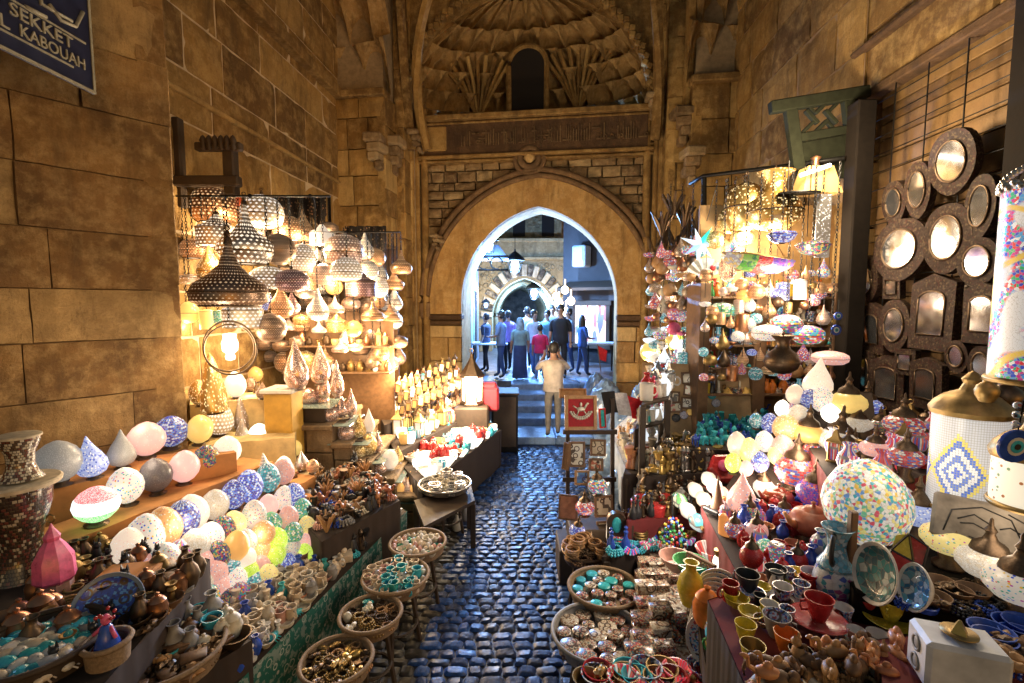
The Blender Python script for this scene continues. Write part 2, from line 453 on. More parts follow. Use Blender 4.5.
def path_l(d): return -.62 + (d-2.4)*.045 + (.0 if d < 5 else (d-5)*.03)
def path_r(d): return .30 + (d-2.6)*.105
mb = MB(); d = 1.6; row = 0
while d < 7.95:
    rd = .085*(1+(R.random()-.5)*.45)
    x = -1.75 + R.random()*.1
    while x < 1.45:
        wd = R.uniform(.08, .165); cx, cy = x+wd/2, d+rd/2
        inside = path_l(cy)-.05 < cx < path_r(cy)+.25
        mb.mi = 0 if inside else 1; mb.ti = R.random()**1.3  # painted blue light covers only the stones of the path
        g = .004; n = 7; vs = []; fs = []; hh = R.uniform(.007, .013); tl = (R.random()-.5)*.012; tm = (R.random()-.5)*.012
        rnd = R.uniform(3, 8); sk = (R.random()-.5)*.02
        for iy in range(n+1):
            for ix in range(n+1):
                a, b = ix/n*2-1, iy/n*2-1
                # squircle: pull corners in
                q = max(1e-6, (abs(a)**rnd+abs(b)**rnd)**(1/rnd)); m_ = max(abs(a), abs(b))
                aa, bb = (a*m_/q, b*m_/q) if m_ > 0 else (0, 0)
                zz = hh*(1-m_**7) + tl*aa + tm*bb + .006*noise.noise(Vector((cx*30+ix, cy*30+iy, 1)))
                if m_ > .99: zz = -.006
                vs.append((cx+aa*(wd/2-g)+sk*bb, cy+bb*(rd/2-g*.9), zz-.012))
        for iy in range(n):
            for ix in range(n):
                i = iy*(n+1)+ix; fs.append((i, i+1, i+n+2, i+n+1))
        mb.add(vs, fs); x += wd
    d += rd; row += 1
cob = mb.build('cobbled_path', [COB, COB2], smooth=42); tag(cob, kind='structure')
mb = MB(); mb.add([(-1.8,1.4,-.022),(1.6,1.4,-.022),(1.6,8,-.022),(-1.8,8,-.022)], [(0,1,2,3)])
tag(mb.build('path_bed', plain('wet_grit', (.014,.018,.030), .55, scale=80, bump=.6)), kind='structure')

# ================================================================= GATEWAY (the far wall) in its own frame
GO = Vector((.52, 9.15, 0)); GH = radians(-8)
GM = frame_M(GO, GH); GMi = GM.inverted()
def GP(px, py, v=0.0):
    """picture point on the gateway plane y=v -> (u, w)"""
    o = GMi @ Vector((0,0,H)); r = ray(px, py); dr = GMi.to_3x3() @ r
    p = o + dr*((v-o.y)/dr.y); return p.x, p.z
def arch_pts(a, h, n=24):
    """pointed arch outline from left spring to right spring, (u, w) about its centre line and spring"""
    c = max(0, (h*h-a*a)/(2*a)); Rr = a+c; th = atan2(h, c) if c > 0 else pi/2
    L = [(c - Rr*cos(th*i/n), Rr*sin(th*i/n)*1.0) for i in range(n+1)]
    return L + [(-x, y) for x, y in L[::-1][1:]]
uL, ws = GP(462, 303); uR, _ = GP(617, 303); _, wi = GP(462, 314); uc, wa = GP(540, 207)
ua = (uR-uL)/2; uc = (uL+uR)/2; ha = wa-ws
oL, _ = GP(431, 314); oR, _ = GP(656, 314); _, wo = GP(540, 176); oa = (oR-oL)/2; ho = wo-ws
_, wcb = GP(540, 152, -.1); _, wct = GP(540, 117, -.1)
gL, _ = GP(426, 200); gR, _ = GP(646, 200)
TOP = 9.6
gate = empty('stone_gateway', GO, 'tall ochre stone gateway with a pointed arch across the end of the alley', 'gateway', rz=GH)
I4 = Matrix.Identity(4)
# mortar core behind (with the opening)
def spandrel(mb, a, h, cu, s, u0, u1, top, y0, y1, z0=0.0):
    pts = [(cu+x, s+z) for x, z in arch_pts(a, h)]
    pts = [(cu-a, z0)] + pts + [(cu+a, z0)]
    n = len(pts)
    outer = []
    for i, (x, z) in enumerate(pts):
        if i <= 1: outer.append((u0, z))
        elif i >= n-2: outer.append((u1, z))
        else:
            f = (x-(cu-a))/(2*a); outer.append((u0+(u1-u0)*f, top))
    outer = [(u0, z0), (u0, s)] + [(u0, top)] + outer[3:n-3] + [(u1, top)] + [(u1, s), (u1, z0)]
    vs = []; 
    for (x, z), (X, Z) in zip(pts, outer): vs += [(x,y0,z),(X,y0,Z),(x,y1,z),(X,y1,Z)]
    fs = []
    for i in range(n-1):
        a_, b_ = i*4, (i+1)*4
        fs += [(a_, b_, b_+1, a_+1), (a_+2, a_+3, b_+3, b_+2), (a_, a_+2, b_+2, b_)]
    mb.add(vs, fs)
mb = MB(); mb.ti = .2
spandrel(mb, ua+.05, ha+.04, uc, ws, -4.6, 4.4, wcb+.1, .14, .95)
mb.build('mortar_core', S_mort, gate)
# passage soffit and jamb lining
mb = MB(); mb.ti = .7
pin = [(uc-ua, 0.0)] + [(uc+x, ws+z) for x, z in arch_pts(ua, ha)] + [(uc+ua, 0.0)]
vs = []; fs = []
for x, z in pin: vs += [(x, -.02, z), (x, .75, z)]
for i in range(len(pin)-1): fs.append((2*i, 2*i+1, 2*i+3, 2*i+2))
mb.add(vs, fs); mb.build('passage_soffit', S_arch, gate, smooth=30)
# rubble courses around the ring
def keep_ring(x0, x1, z0, z1):
    cx, cz = (x0+x1)/2-4.0, (z0+z1)/2
    if cz < ws+.1: return abs(cx-uc) > oa-.05
    k = (cx-uc)/oa
    if abs(k) >= 1: return True
    # height of outer arch at this cx
    c = max(0, (ho*ho-oa*oa)/(2*oa)); Rr = oa+c
    hh = sqrt(max(0, Rr*Rr-(abs(cx-uc)+c)**2))
    return cz > ws+hh-.12
mb = MB()
courses(mb, Tr(gL, .02, 0), gR-gL, wi-.2, wcb, .19, .34, gap=.018, d=.2, bev=.022, amp=.03, keep=lambda a, b, c_, d_: keep_ring(a+gL+4.0, b+gL+4.0, c_, d_), jr=.5, proud=.03)
build_lr(mb, 'rubble_panel', stone('rubble_stone', [(.17,.10,.045),(.30,.19,.085),(.42,.28,.13),(.55,.40,.21)], bump=.9, stain=.35), gate, xc=uc)
# the broad smooth ring
mb = MB()
pi_ = arch_pts(ua, ha, 24); po = arch_pts(oa, ho, 24); pi_ = [(-ua, wi-ws)]+pi_+[(ua, wi-ws)]; po = [(-oa, wi-ws)]+po+[(oa, wi-ws)]
for i in range(len(pi_)-1):
    mb.ti = .35+.5*noise.noise(Vector((i*.23, 3.1, 0)))+.1
    q = []
    for (x, z), (X, Z) in ((pi_[i], po[i]), (pi_[i+1], po[i+1])):
        q += [(uc+x, -.06, ws+z), (uc+X, -.06, ws+Z), (uc+x, .12, ws+z), (uc+X, .12, ws+Z)]
    mb.add(q, [(0,4,5,1),(0,2,6,4),(1,5,7,3)])
mb.build('arch_ring', S_arch, gate)
# moulding: two rolls and a loop with a boss
mb = MB(); mb.ti = .3
for k, (da, rr, yy) in enumerate(((.0, .05, -.08), (.12, .06, -.07))):
    pts = [(uc+x, yy, ws+z) for x, z in arch_pts(oa+da, ho+da*.9, 24)]
    pts = [(pts[0][0], yy, wi-.05)] + pts + [(pts[-1][0], yy, wi-.05)]
    mb.tube(pts, rr, 8)
_, wl_ = GP(530, 159); ul, _ = GP(530, 159)
mb.torus(.17, .06, Tr(ul, -.1, wl_) @ Rx(pi/2), 24, 8)
mb.torus(.27, .05, Tr(ul, -.08, wl_-.02) @ Rx(pi/2), 24, 8)
mb.build('knotted_moulding', stone('moulding_stone', [(.12,.065,.028),(.20,.11,.045),(.28,.16,.07),(.36,.22,.1)], bump=.5), gate, smooth=60)
mb = MB(); mb.ti = .9; mb.ell((ul, -.1, wl_), (.1,.08,.1), 14, 8); mb.build('boss', S_arch, gate, smooth=True)
# piers under the ring: ashlar to the floor, with impost band
mb = MB()
for u0, u1 in ((oL-.15, uL), (uR, oR+.15)):
    courses(mb, Tr(u0, -.05, 0), u1-u0, 0, wi-.22, .42, .55, gap=.012, d=.25, bev=.012)
    # side faces of the passage
build_lr(mb, 'ashlar_pier', S_arch, gate, xc=uc)
mb = MB()
for u0, u1 in ((oL-.2, uL+.01), (uR-.01, oR+.2)):
    mb.ti = .3; mb.box(((u0+u1)/2,   .03, wi-.06), (u1-u0, .26, .1), bev=.02)
    mb.ti = .6; mb.box(((u0+u1)/2,   .04, wi-.17), (u1-u0-.03, .22, .09), bev=.02)
build_lr(mb, 'impost_band', S_dark, gate, xc=uc)
# vertical mouldings that frame the bay
mb = MB(); mb.ti = .45
for u, sgn in ((gL, -1), (gR, 1)):
    for k, r_ in ((0, .07), (.14, .05), (.25, .07)):
        mb.tube([(u+sgn*k, -.06-.03*k, 0), (u+sgn*k, -.06-.03*k, wct+.25)], r_, 8)
build_lr(mb, 'frame_colonnette', S_wall, gate, smooth=50, xc=uc)
# carved inscription band
bw_ = gR-gL
mb = MB(); mb.ti = .3
mb.box(((gL+gR)/2, .02, (wcb+wct)/2), (bw_, .3, wct-wcb), bev=.01)
mb.build('inscription_band', S_dark, gate)
mb = MB()
for z, hh, pr, tt in ((wct+.05, .1, .3, .4), (wcb-.03, .06, .26, .5), (wcb+.06, .05, .2, .35), (wct-.04, .05, .22, .3), (wcb-.1, .045, .2, .3)):
    mb.ti = tt; mb.box(((gL+gR)/2, .08-pr/2, z), (bw_+.2, pr, hh), bev=.015)
mb.build('band_ledge', S_wall, gate)
mb = MB(); u = gL+.75; zc = (wcb+wct)/2; hh = (wct-wcb)*.5   # raised angular script strokes
rs = random.Random(3)
while u < gR-.12:
    mb.ti = rs.random()
    k = rs.random()
    if k < .62:
        h2 = hh*rs.uniform(.55, 1.0); mb.box((u, -.14, zc-hh*.5+h2/2), (.022, .03, h2), bev=.004); u += rs.uniform(.035, .06)
    else:
        w2 = rs.uniform(.07, .16); mb.box((u+w2/2, -.14, zc-hh*rs.choice((.42, .1, -.2))), (w2, .03, .026), bev=.004)
        mb.torus(.03, .01, Tr(u+w2, -.145, zc-hh*.3) @ Rx(pi/2), 10, 4); u += w2*.55
mb.build('raised_script', stone('script_stone', [(.10,.055,.022),(.16,.09,.04),(.2,.12,.05),(.26,.16,.07)]), gate)
mb = MB(); mb.ti = .8; a0, b0 = GP(428, 150); mb.box((gL+.27, -.1, zc), (.42, .1, wct-wcb-.12), bev=.05); mb.build('patched_stone', S_wall, gate)

# ---- niche above the band: big blind arch with stalactite tiers
nL, nz = GP(408, 121); nR, _ = GP(648, 106); nu, nap = GP(528, -8)
na = (nR-nL)/2; nc = (nL+nR)/2; nz = wct+.1; nh = nap-nz
mb = MB(); mb.ti = .35
def blind(mb, a, h, cu, s, u0, u1, top, y0, y1):
    pts = arch_pts(a, h); vs = []; fs = []
    n = len(pts); outer = []
    for i, (x, z) in enumerate(pts):
        f = i/(n-1)
        if f < .2: o_ = (u0, s+(top-s)*f/.2)
        elif f > .8: o_ = (u1, s+(top-s)*(1-f)/.2)
        else: o_ = (u0+(u1-u0)*(f-.2)/.6, top)
        outer.append(o_)
        vs += [(cu+x, y0, s+z), (o_[0], y0, o_[1]), (cu+x, y1, s+z), (o_[0], y1, o_[1])]
    for i in range(n-1):
        a_, b_ = i*4, i*4+4
        fs += [(a_, b_, b_+1, a_+1), (a_, a_+2, b_+2, b_)]
    mb.add(vs, fs)
# subdivided ashlar feel: front wall made of voussoir strips
blind(mb, na, nh, nc, nz, gL-.35, gR+.35, TOP, -.12, .5)
mb.build('upper_wall', S_wall, gate)
mb = MB()
pa = arch_pts(na+.02, nh+.02, 40)
for i in range(len(pa)-1):   # chevron bead along the big arch
    x, z = pa[i]; mb.ti = R.random()
    k = .06 if i % 2 else 0
    l_ = sqrt(x*x+z*z)+1e-6
    mb.box((nc+x*(1+k/l_), -.16, nz+z*(1+k/l_)), (.1, .12, .1), rot=Ry(atan2(x, z)+pi/4), bev=.015)
mb.build('chevron_bead', S_wall, gate)

def muq(mb, fun, nu_, nv, U=120, V=70, depth=.16):
    """surface fun(s,t)->(pos, inward normal) pushed into pointed scallops, tier over tier"""
    vs = []; fs = []
    for j in range(V+1):
        tt = j/V
        for i in range(U+1):
            s_ = i/U; tier = min(nv-1, int(tt*nv)); f = tt*nv-tier
            ph = (s_*nu_ + (.5 if tier % 2 else 0)) % 1.0; q = abs(ph-.5)*2
            inside = 1.0 if False else max(0, 1 - (q*q*1.1 + max(0, f-.1)**2.2*1.1))
            hollow = sqrt(max(0, inside)); step = f*.55
            p, nrm = fun(s_, tt)
            p = p + nrm*(hollow*depth - step*depth*.9 + .025*noise.noise(Vector((s_*22, tt*16, tier))))
            vs.append(p)
    for j in range(V):
        for i in range(U):
            a_ = j*(U+1)+i; fs.append((a_, a_+1, a_+U+2, a_+U+1))
    mb.add(vs, fs)
def apse(s_, tt):
    ph = (s_-.5)*pi; z = nh*tt
    c = max(0, (nh*nh-na*na)/(2*na)); Rr = na+c; aw = max(.02, sqrt(max(0, Rr*Rr-(z)**2))-c)
    D = .75*(aw/na)**.8
    return Vector((nc+aw*sin(ph), .0+D*cos(ph), nz+z)), Vector((sin(ph)*.5, cos(ph), .25)).normalized()
mb = MB(); mb.ti = .65; muq(mb, apse, 11, 6, 150, 90, .26)
mb.build('stalactite_niche', stone('carved_ochre', [(.26,.145,.045),(.42,.25,.09),(.54,.34,.13),(.68,.48,.22)], bump=.9, scale=2.0, stain=.35)  , gate, smooth=25)
mb = MB(); mb.box((nc, 1.6, nz+1.6), (5.6, .3, 5)); mb.build('niche_core', S_mort, gate)
# two ribbed fans in relief inside the niche
mb = MB()
for px, py in ((478, 118), (578, 110)):
    u, wv = GP(px, py, .55); 
    for k in range(9):
        a = radians(-62+124*k/8); L = 1.15; mb.ti = R.random()
        pts = [(u+.02*sin(a), .62, wv), (u+sin(a)*L*.35, .60, wv+.55+cos(a)*L*.15), (u+sin(a)*L*.62, .47, wv+.75+cos(a)*L*.35)]
        mb.tube(pts, [.02, .035, .045], 6)
build_lr(mb, 'ribbed_fan', S_wall, gate, smooth=50, xc=uc)
wu0, wz0 = GP(511, 111, .45); wu1, wz1 = GP(545, 50, .45)
mb = MB(); cu_ = (wu0+wu1)/2; ha_ = (wu1-wu0)/2
o = [(cu_-ha_, wz0-.15)] + [(cu_+x, wz1-.28+z) for x, z in arch_pts(ha_, .28, 6)] + [(cu_+ha_, wz0-.15)]
mb.prism(o, .40, 1.4); mb.build('dark_window', VOID, gate)
mb = MB(); mb.ti = .4
pts = [(cu_-ha_-.03, .42, wz0-.12)] + [(cu_+x*1.12, .42, wz1-.28+z*1.1) for x, z in arch_pts(ha_, .28, 6)] + [(cu_+ha_+.03, .42, wz0-.12)]
mb.tube(pts, .055, 6); mb.build('window_moulding', S_wall, gate, smooth=50)

# ---- stepped pilasters each side and frontal returns
mb = MB()
sL0, _ = GP(325, 200, -1.0); sL1, _ = GP(386, 200, -1.0); tL, _ = GP(402, 200, -.5)
sR0, _ = GP(690, 200, -.75); sR1, _ = GP(728, 200, -.75); tR, _ = GP(668, 200, -.4)
def pil(u0, u1, v0, v1, top, rh=.5, bw=.5):
    W = u1-u0
    courses(mb, Tr(u0, v0, 0), W, 0, top, rh, bw, d=.2, bev=.014, amp=.014)
    # side face toward the arch
    return
zt, _ = 0, 0
_, zsh = GP(350, 95, -1.0)
pil(sL0-1.2, sL1, -1.0, 0, zsh); pil(sL1-.02, tL+.05, -.5, 0, TOP); pil(tL, gL-.2, -.18, 0, TOP)
pil(sR0, sR1+1.2, -.75, 0, zsh); pil(tR-.05, sR0+.02, -.4, 0, TOP); pil(gR+.2, tR, -.16, 0, TOP)
build_lr(mb, 'stepped_pilaster', S_wall, gate, xc=uc)
mb = MB()   # flank faces of the steps
for u, v0, v1, s in ((sL1, -1.0, -.3, 1), (tL+.05, -.5, -.05, 1), (sR0, -.75, -.2, -1), (tR-.05, -.4, -.02, -1)):
    M = Tr(u, v1 if s < 0 else v0, 0) @ Rz(pi/2 if s > 0 else -pi/2)
    courses(mb, M, v1-v0, 0, TOP if u not in (sL1, sR0) else zsh, .5, .6, d=.15, bev=.012)
build_lr(mb, 'pilaster_flank', S_wall, gate, xc=uc)
mb = MB()   # solid backing so nothing leaks
mb.ti = .2
for a, b, v in ((sL0-1.2, sL1-.05, -.9), (sL1-.1, tL, -.42), (tL-.1, gL-.15, -.1), (sR0+.05, sR1+1.2, -.65), (tR, sR0+.1, -.32), (gR+.15, tR+.1, -.08)):
    mb.box(((a+b)/2, (v+.9)/2, TOP/2), (b-a, .9-v, TOP))
build_lr(mb, 'pilaster_core', S_mort, gate, xc=uc)
CAPS = stone('capital_stone', [(.2,.12,.05),(.3,.18,.08),(.4,.26,.12),(.5,.36,.19)], bump=1.0, scale=2)
for px, py, v, s in ((396, 165, -.6, .22), (418, 145, -.25, .13), (652, 110, -.2, .13), (683, 135, -.5, .2), (690, 175, -.8, .2), (378, 160, -1.05, .2), (437, 243, -.2, .1)):
    u, z = GP(px, py, v); mb = MB()
    for k in range(4):
        mb.ti = R.random(); mb.box((u+R.uniform(-.05,.05), v-.03*k, z-.1+k*s*.7), (s*(.7+.3*k), .25+.04*k, s*.75), bev=.03, rz=R.uniform(-.2,.2))
    mb.build('worn_capital', CAPS, gate)
# ---- corner vaults with scallops (left and right, springing over the returns)
def sq(u0, u1, z0, v0, out, hgt):
    def f(s_, tt):
        return Vector((u0+(u1-u0)*s_, v0-out*tt**1.5+.35*(1-tt)*cos((s_-.5)*pi), z0+hgt*tt)), Vector((0, .9, .4))
    return f
cv = stone('carved_ochre', None)
mb = MB(); mb.ti = .5
muq(mb, sq(sL0-1.2, sL1+.1, zsh, -.95, 1.5, TOP-zsh), 5, 4, 90, 60, .26); mb.ti = .35
muq(mb, sq(sR0-.1, sR1+1.2, zsh, -.72, 1.5, TOP-zsh), 5, 4, 90, 60, .26)
muq(mb, sq(sL1+.12, gL-.3, nz+1.3, -.45, .9, TOP-nz-1.3), 2, 3, 40, 50, .18)
muq(mb, sq(gR+.3, sR0-.12, nz+1.3, -.35, .9, TOP-nz-1.3), 2, 3, 40, 50, .18)
build_lr(mb, 'corner_vault', cv, gate, smooth=25, xc=uc)
mb = MB()   # ribs that climb to the vault, and a ledge under each corner vault
for a, b, c_ in (((412, 150), (402, 60), (398, -30)), ((428, 150), (404, 70), (430, -10)), ((385, 100), (372, 40), (366, -30)), ((655, 140), (664, 60), (652, -30)), ((686, 140), (690, 60), (694, -30))):
    pts = []
    for i in range(9):
        f = i/8; px = a[0]*(1-f)**2+2*b[0]*f*(1-f)+c_[0]*f*f; py = a[1]*(1-f)**2+2*b[1]*f*(1-f)+c_[1]*f*f
        v = -.3-.5*f; u, z = GP(px, py, v); pts.append((u, v, z))
    mb.ti = R.random(); mb.tube(pts, .09, 6)
for u0, u1, v in ((sL0-1.2, sL1+.04, -1.06), (sR0-.04, sR1+1.2, -.81)):
    mb.ti = .2; mb.box(((u0+u1)/2, v+.1, zsh), (u1-u0, .3, .12), bev=.02)
build_lr(mb, 'vault_rib', S_wall, gate, smooth=40, xc=uc)
mb = MB(); mb.ti = .1; mb.box((0, -.2, TOP+.1), (10, 3.2, .2)); mb.build('sky_block_slab', S_dark, gate)  # unseen flat slab added over the vault to block the sky

# ================================================================= SIDE WALLS
AH = radians(4.0)     # the alley runs this much to the right of straight ahead
def side_M(px, d, sgn):
    """wall through picture column px at distance d; local x runs away from the camera"""
    X = (px-512)/FP*d; hd = pi/2-AH
    return Matrix.Translation((X, d, 0)) @ Rz(hd)
# left long wall: starts at distance 4.6 and runs to 8.6
t_ = tan(AH); XL = (334-512)/FP*8.3
def LWx(d): return XL - (8.3-d)*t_
mb = MB()
M = Matrix.Translation((LWx(4.3), 4.3, 0)) @ Rz(pi/2-AH)   # local +y points to -x (into the wall)
Lw = empty('alley_wall', (0,0,0), 'long ochre block wall with pale mortar lines behind the hanging metal lanterns', 'wall')
courses(mb, M, 5.6, 0, TOP, .52, .9, gap=.02, d=.25, bev=.012, jr=.3, amp=.011)
mb.build('block_courses', S_wall, Lw)
mb = MB(); mb.add([(0,.016,0),(5.6,.016,0),(5.6,.016,TOP),(0,.016,TOP),(0,.6,0),(5.6,.6,0),(5.6,.6,TOP),(0,.6,TOP)], [(0,1,2,3),(4,7,6,5),(0,4,5,1),(3,2,6,7),(0,3,7,4)], M)
mb.build('mortar_core', plain('pale_mortar', (.55,.42,.26), .9, scale=8, bump=.4), Lw)
def Lz(px, py):    # height on the left wall
    dr = ray(px, py); o = Vector((0,0,H)); Mi = M.inverted(); a_ = Mi@o; b_ = Mi.to_3x3()@dr; p = a_+b_*(-a_.y/b_.y); return p
mb = MB()
for (p, q, hh, tt, pr) in (((160, 80), (340, 184), .05, .9, .03), ((240, 4), (337, 93), .16, .3, .12)):
    a_, b_ = Lz(*p), Lz(*q); z = (a_.z+b_.z)/2; mb.ti = tt
    mb.box((2.8, -pr/2+.0, z), (5.6, pr+.04, hh), rot=None, bev=.012)
mb2 = MB(); 
for v_, f_ in ((mb.v, mb.f),): mb2.add(v_, f_, M); mb2.t = mb.t
mb2.build('string_course', S_wall, Lw)
# near left pier (splayed)
PH = radians(90-39)
pf = P(182, 400, 4.0); pfar = Vector((-2.76, 4.0, 0))
dirp = Vector((sin(radians(39)), cos(radians(39)), 0))
pnear = pfar - dirp*2.6
M2 = Matrix.Translation(pnear) @ Rz(atan2(dirp.y, dirp.x))
Pw = empty('buttress_wall', (0,0,0), 'near splayed wall of large smooth ochre blocks carrying the dark street sign', 'wall')
mb = MB(); courses(mb, M2, 2.6, -.05, 7.5, .42, .85, gap=.004, d=.25, bev=.010, jr=.25, proud=.014, amp=.009)
# the return face of the pier at its far end
M3 = Matrix.Translation(pfar) @ Rz(atan2(dirp.y, dirp.x)+pi/2)
courses(mb, M3, 1.2, -.05, 7.5, .42, .6, gap=.008, d=.2, bev=.008)
mb.build('block_courses', S_pier, Pw)
mb = MB(); mb.box((1.3-.02, .5, 3.7), (2.54, .94, 7.4)); mb2 = MB(); mb2.add(mb.v, mb.f, M2)
mb2.build('mortar_core', plain('tan_mortar', (.16,.10,.05), .9, scale=8), Pw)
def on_plane(M, px, py, y=0.0):
    Mi = M.inverted(); a_ = Mi @ Vector((0,0,H)); b_ = Mi.to_3x3() @ ray(px, py)
    return a_ + b_*((y-a_.y)/b_.y)
# street sign, hung parallel to the alley on the splayed face
sg = empty('street_sign', (0,0,0), 'dark blue street sign with white lettering on the near left wall', 'sign')
SgM = Matrix.Translation(P(96, 95, 3.42)) @ Rz(pi/2-radians(1.0)); sg.matrix_world = SgM
def sp_(px, py): p = on_plane(SgM, px, py, 0); return p.x, p.z
SW, SH = 1.25, 1.05
mb = MB(); mb.box((-SW/2, .012, SH/2), (SW, .02, SH), bev=.004); mb.box((-.3, .1, SH/2), (.5, .16, SH*.6))
mb.build('sign_plate', plain('navy_enamel', (.012,.016,.045), .35, scale=10, bump=.05), sg)
la, lb_, lc_ = sp_(91, 47), sp_(88, 75), sp_(20, 38)
mb = MB()
for (cx, cz, w_, h_) in ((-SW/2, .012, SW, .016), (-.01, SH/2, .016, SH-.03), (-SW+.01, SH/2, .016, SH-.03), (-SW/2, SH-.01, SW, .016), (-SW/2-.02, la[1], SW-.07, .012), (-SW/2-.06, lb_[1], SW-.2, .012)):
    mb.box((cx, -.002, cz), (w_, .006, h_))
mb.build('sign_border', plain('cream_paint', (.26,.24,.18), .5, bump=.05), sg)
def text(body, x0, x1, z0, h, mat, parent, name='lettering', bold=.006):
    cu = bpy.data.curves.new(name, 'FONT'); cu.body = body; cu.size = 1; cu.extrude = .004; cu.offset = bold; cu.resolution_u = 3
    to = bpy.data.objects.new(name, cu); COL.objects.link(to)
    dg = bpy.context.evaluated_depsgraph_get(); me = bpy.data.meshes.new_from_object(to.evaluated_get(dg))
    bpy.data.objects.remove(to); me.materials.clear(); me.materials.append(mat)
    xs = [q.co.x for q in me.vertices]; ys = [q.co.y for q in me.vertices]
    sx_ = (x1-x0)/(max(xs)-min(xs)); sy_ = h/(max(ys)-min(ys))
    me.transform(Tr(x0, -.004, z0) @ Rx(pi/2) @ Matrix.Diagonal((sx_, sy_, 1, 1)) @ Tr(-min(xs), -min(ys), 0))
    o = bpy.data.objects.new(name, me); COL.objects.link(o); o.parent = parent; return o
cream = MATS['cream_paint']
hg = la[1]-lb_[1]
x0_, _ = sp_(9, 12); x1_, _ = sp_(72, 40); text('SEKKET', x0_, x1_, lb_[1]+hg*.56, hg*.36, cream, sg)
x0_, _ = sp_(20, 36); x1_, _ = sp_(84, 62); text('KABOUAH', x0_, x1_, lb_[1]+hg*.10, hg*.34, cream, sg)
xe, _ = sp_(6, 28); text('EL', x0_-.17, x0_-.06, lb_[1]+hg*.10, hg*.34, cream, sg)
mb = MB()   # the line of arabic above
def stroke(pts, r=.012): mb.tube([(-SW+x*SW, -.004, la[1]+z*.36) for x, z in pts], r, 5)
for pts in (((.95,.55),(.90,.2),(.82,.15),(.76,.3)), ((.88,.25),(.72,.22),(.70,.8)), ((.62,.9),(.64,.2),(.52,.2),(.50,.5)), ((.45,.2),(.42,.55),(.34,.5),(.36,.2),(.46,.2)), ((.28,.85),(.28,.2),(.20,.2)), ((.16,.6),(.08,.55),(.07,.2),(.22,.2)), ((.74,.05),(.64,.02))): stroke(pts)
mb.build('arabic_lettering', cream, sg, smooth=True)

# ---- right side: long wall then the near shop wall with its grille
XR = (728-512)/FP*7.95
def RWx(d): return XR - (7.95-d)*t_
RM = Matrix.Translation((RWx(8.7), 8.7, 0)) @ Rz(-pi/2-AH)    # local x runs TOWARD the camera, y into the wall (+x)
Rw = empty('alley_wall', (0,0,0), 'long dark stained ochre wall above the right hand lamp stall', 'wall')
mb = MB(); courses(mb, RM, 3.9, 0, TOP, .55, .9, gap=.02, d=.25, bev=.016, jr=.3, amp=.016)
mb.build('block_courses', S_wall, Rw)
mb = MB(); mb.add([(0,.03,0),(3.9,.03,0),(3.9,.03,TOP),(0,.03,TOP),(0,.6,0),(3.9,.6,0),(3.9,.6,TOP),(0,.6,TOP)], [(0,1,2,3),(4,7,6,5),(0,4,5,1),(3,2,6,7),(0,3,7,4)], RM)
mb.build('mortar_core', plain('brown_mortar', (.30,.2,.11), .9, scale=8), Rw)
# near shop front
def near_x(px, d): return (px-512)/FP*d
SM = Matrix.Translation((near_x(862, 4.85), 4.85, 0)) @ Rz(-pi/2-radians(3.0))
Sw = empty('shop_facade', (0,0,0), 'near right shop wall with stone lintel and wooden shutter behind a wire grille', 'shop front')
e_ = on_plane(SM, 867, 105); e2 = on_plane(SM, 1009, 10); e3 = on_plane(SM, 862, 74)
lint = (e_.z+e2.z)/2; x_end = on_plane(SM, 1011, 200).x
mb = MB(); courses(mb, SM @ Tr(-.05, -.12, 0), 4.2, lint, TOP, .55, 1.1, gap=.012, d=.4, bev=.02)
mb.build('stone_lintel', S_wall, Sw)
mb = MB(); mb.ti = .3
mb.box((2.0, -.16, lint+.42), (4.2, .1, .06), bev=.02); mb.box((2.0, -.1, lint-.03), (4.2, .14, .08), bev=.01)
m2 = MB(); m2.add(mb.v, mb.f, SM); m2.t = mb.t; m2.build('lintel_ledge', S_dark, Sw)
mb = MB()   # shutter boards
zz = .2
while zz < lint-.05:
    mb.ti = R.random(); mb.box((x_end/2+.1, .06, zz+.075), (x_end+.2, .03, .14), bev=.006); zz += .15
m2 = MB(); m2.add(mb.v, mb.f, SM); m2.t = mb.t
m2.build('shutter_boards', stone('amber_boards', [(.11,.058,.02),(.16,.085,.03),(.20,.11,.04),(.25,.15,.055)], rough=.55, bump=.2, scale=2, stain=.25), Sw)
mb = MB()
zz = .4
while zz < lint: mb.tube([(0, -.12, zz), (x_end+.1, -.12, zz)], .0045, 5); zz += .16
xx = .1
while xx < x_end+.1: mb.tube([(xx, -.13, .2), (xx, -.13, lint)], .006, 5); xx += .36
m2 = MB(); m2.add(mb.v, mb.f, SM); m2.build('wire_grille', BLACK, Sw)
mb = MB(); mb.box((x_end+.34, -.1, lint/2), (.4, .2, lint)); mb.box((-.12, -.02, 1.9), (.2, .1, 3.8)); mb.box((x_end/2, .2, lint/2), (x_end+.6, .1, lint))
m2 = MB(); m2.add(mb.v, mb.f, SM); m2.build('shutter_post', BLACKW, Sw)
# ================================================================= STEPS AND STREET BEYOND
ZS = .65
S_step = stone('blue_lit_step', [(.12,.18,.28),(.17,.26,.4),(.24,.34,.5),(.32,.44,.6)], rough=.35, bump=.3, scale=2, stain=.3)  # blue street light put into the stone colour
st = empty('stone_steps', P(560, 430, 8.4).xy.to_3d(), 'five worn stone steps rising through the pointed arch', 'steps')
X0, X1 = -.02, 2.15
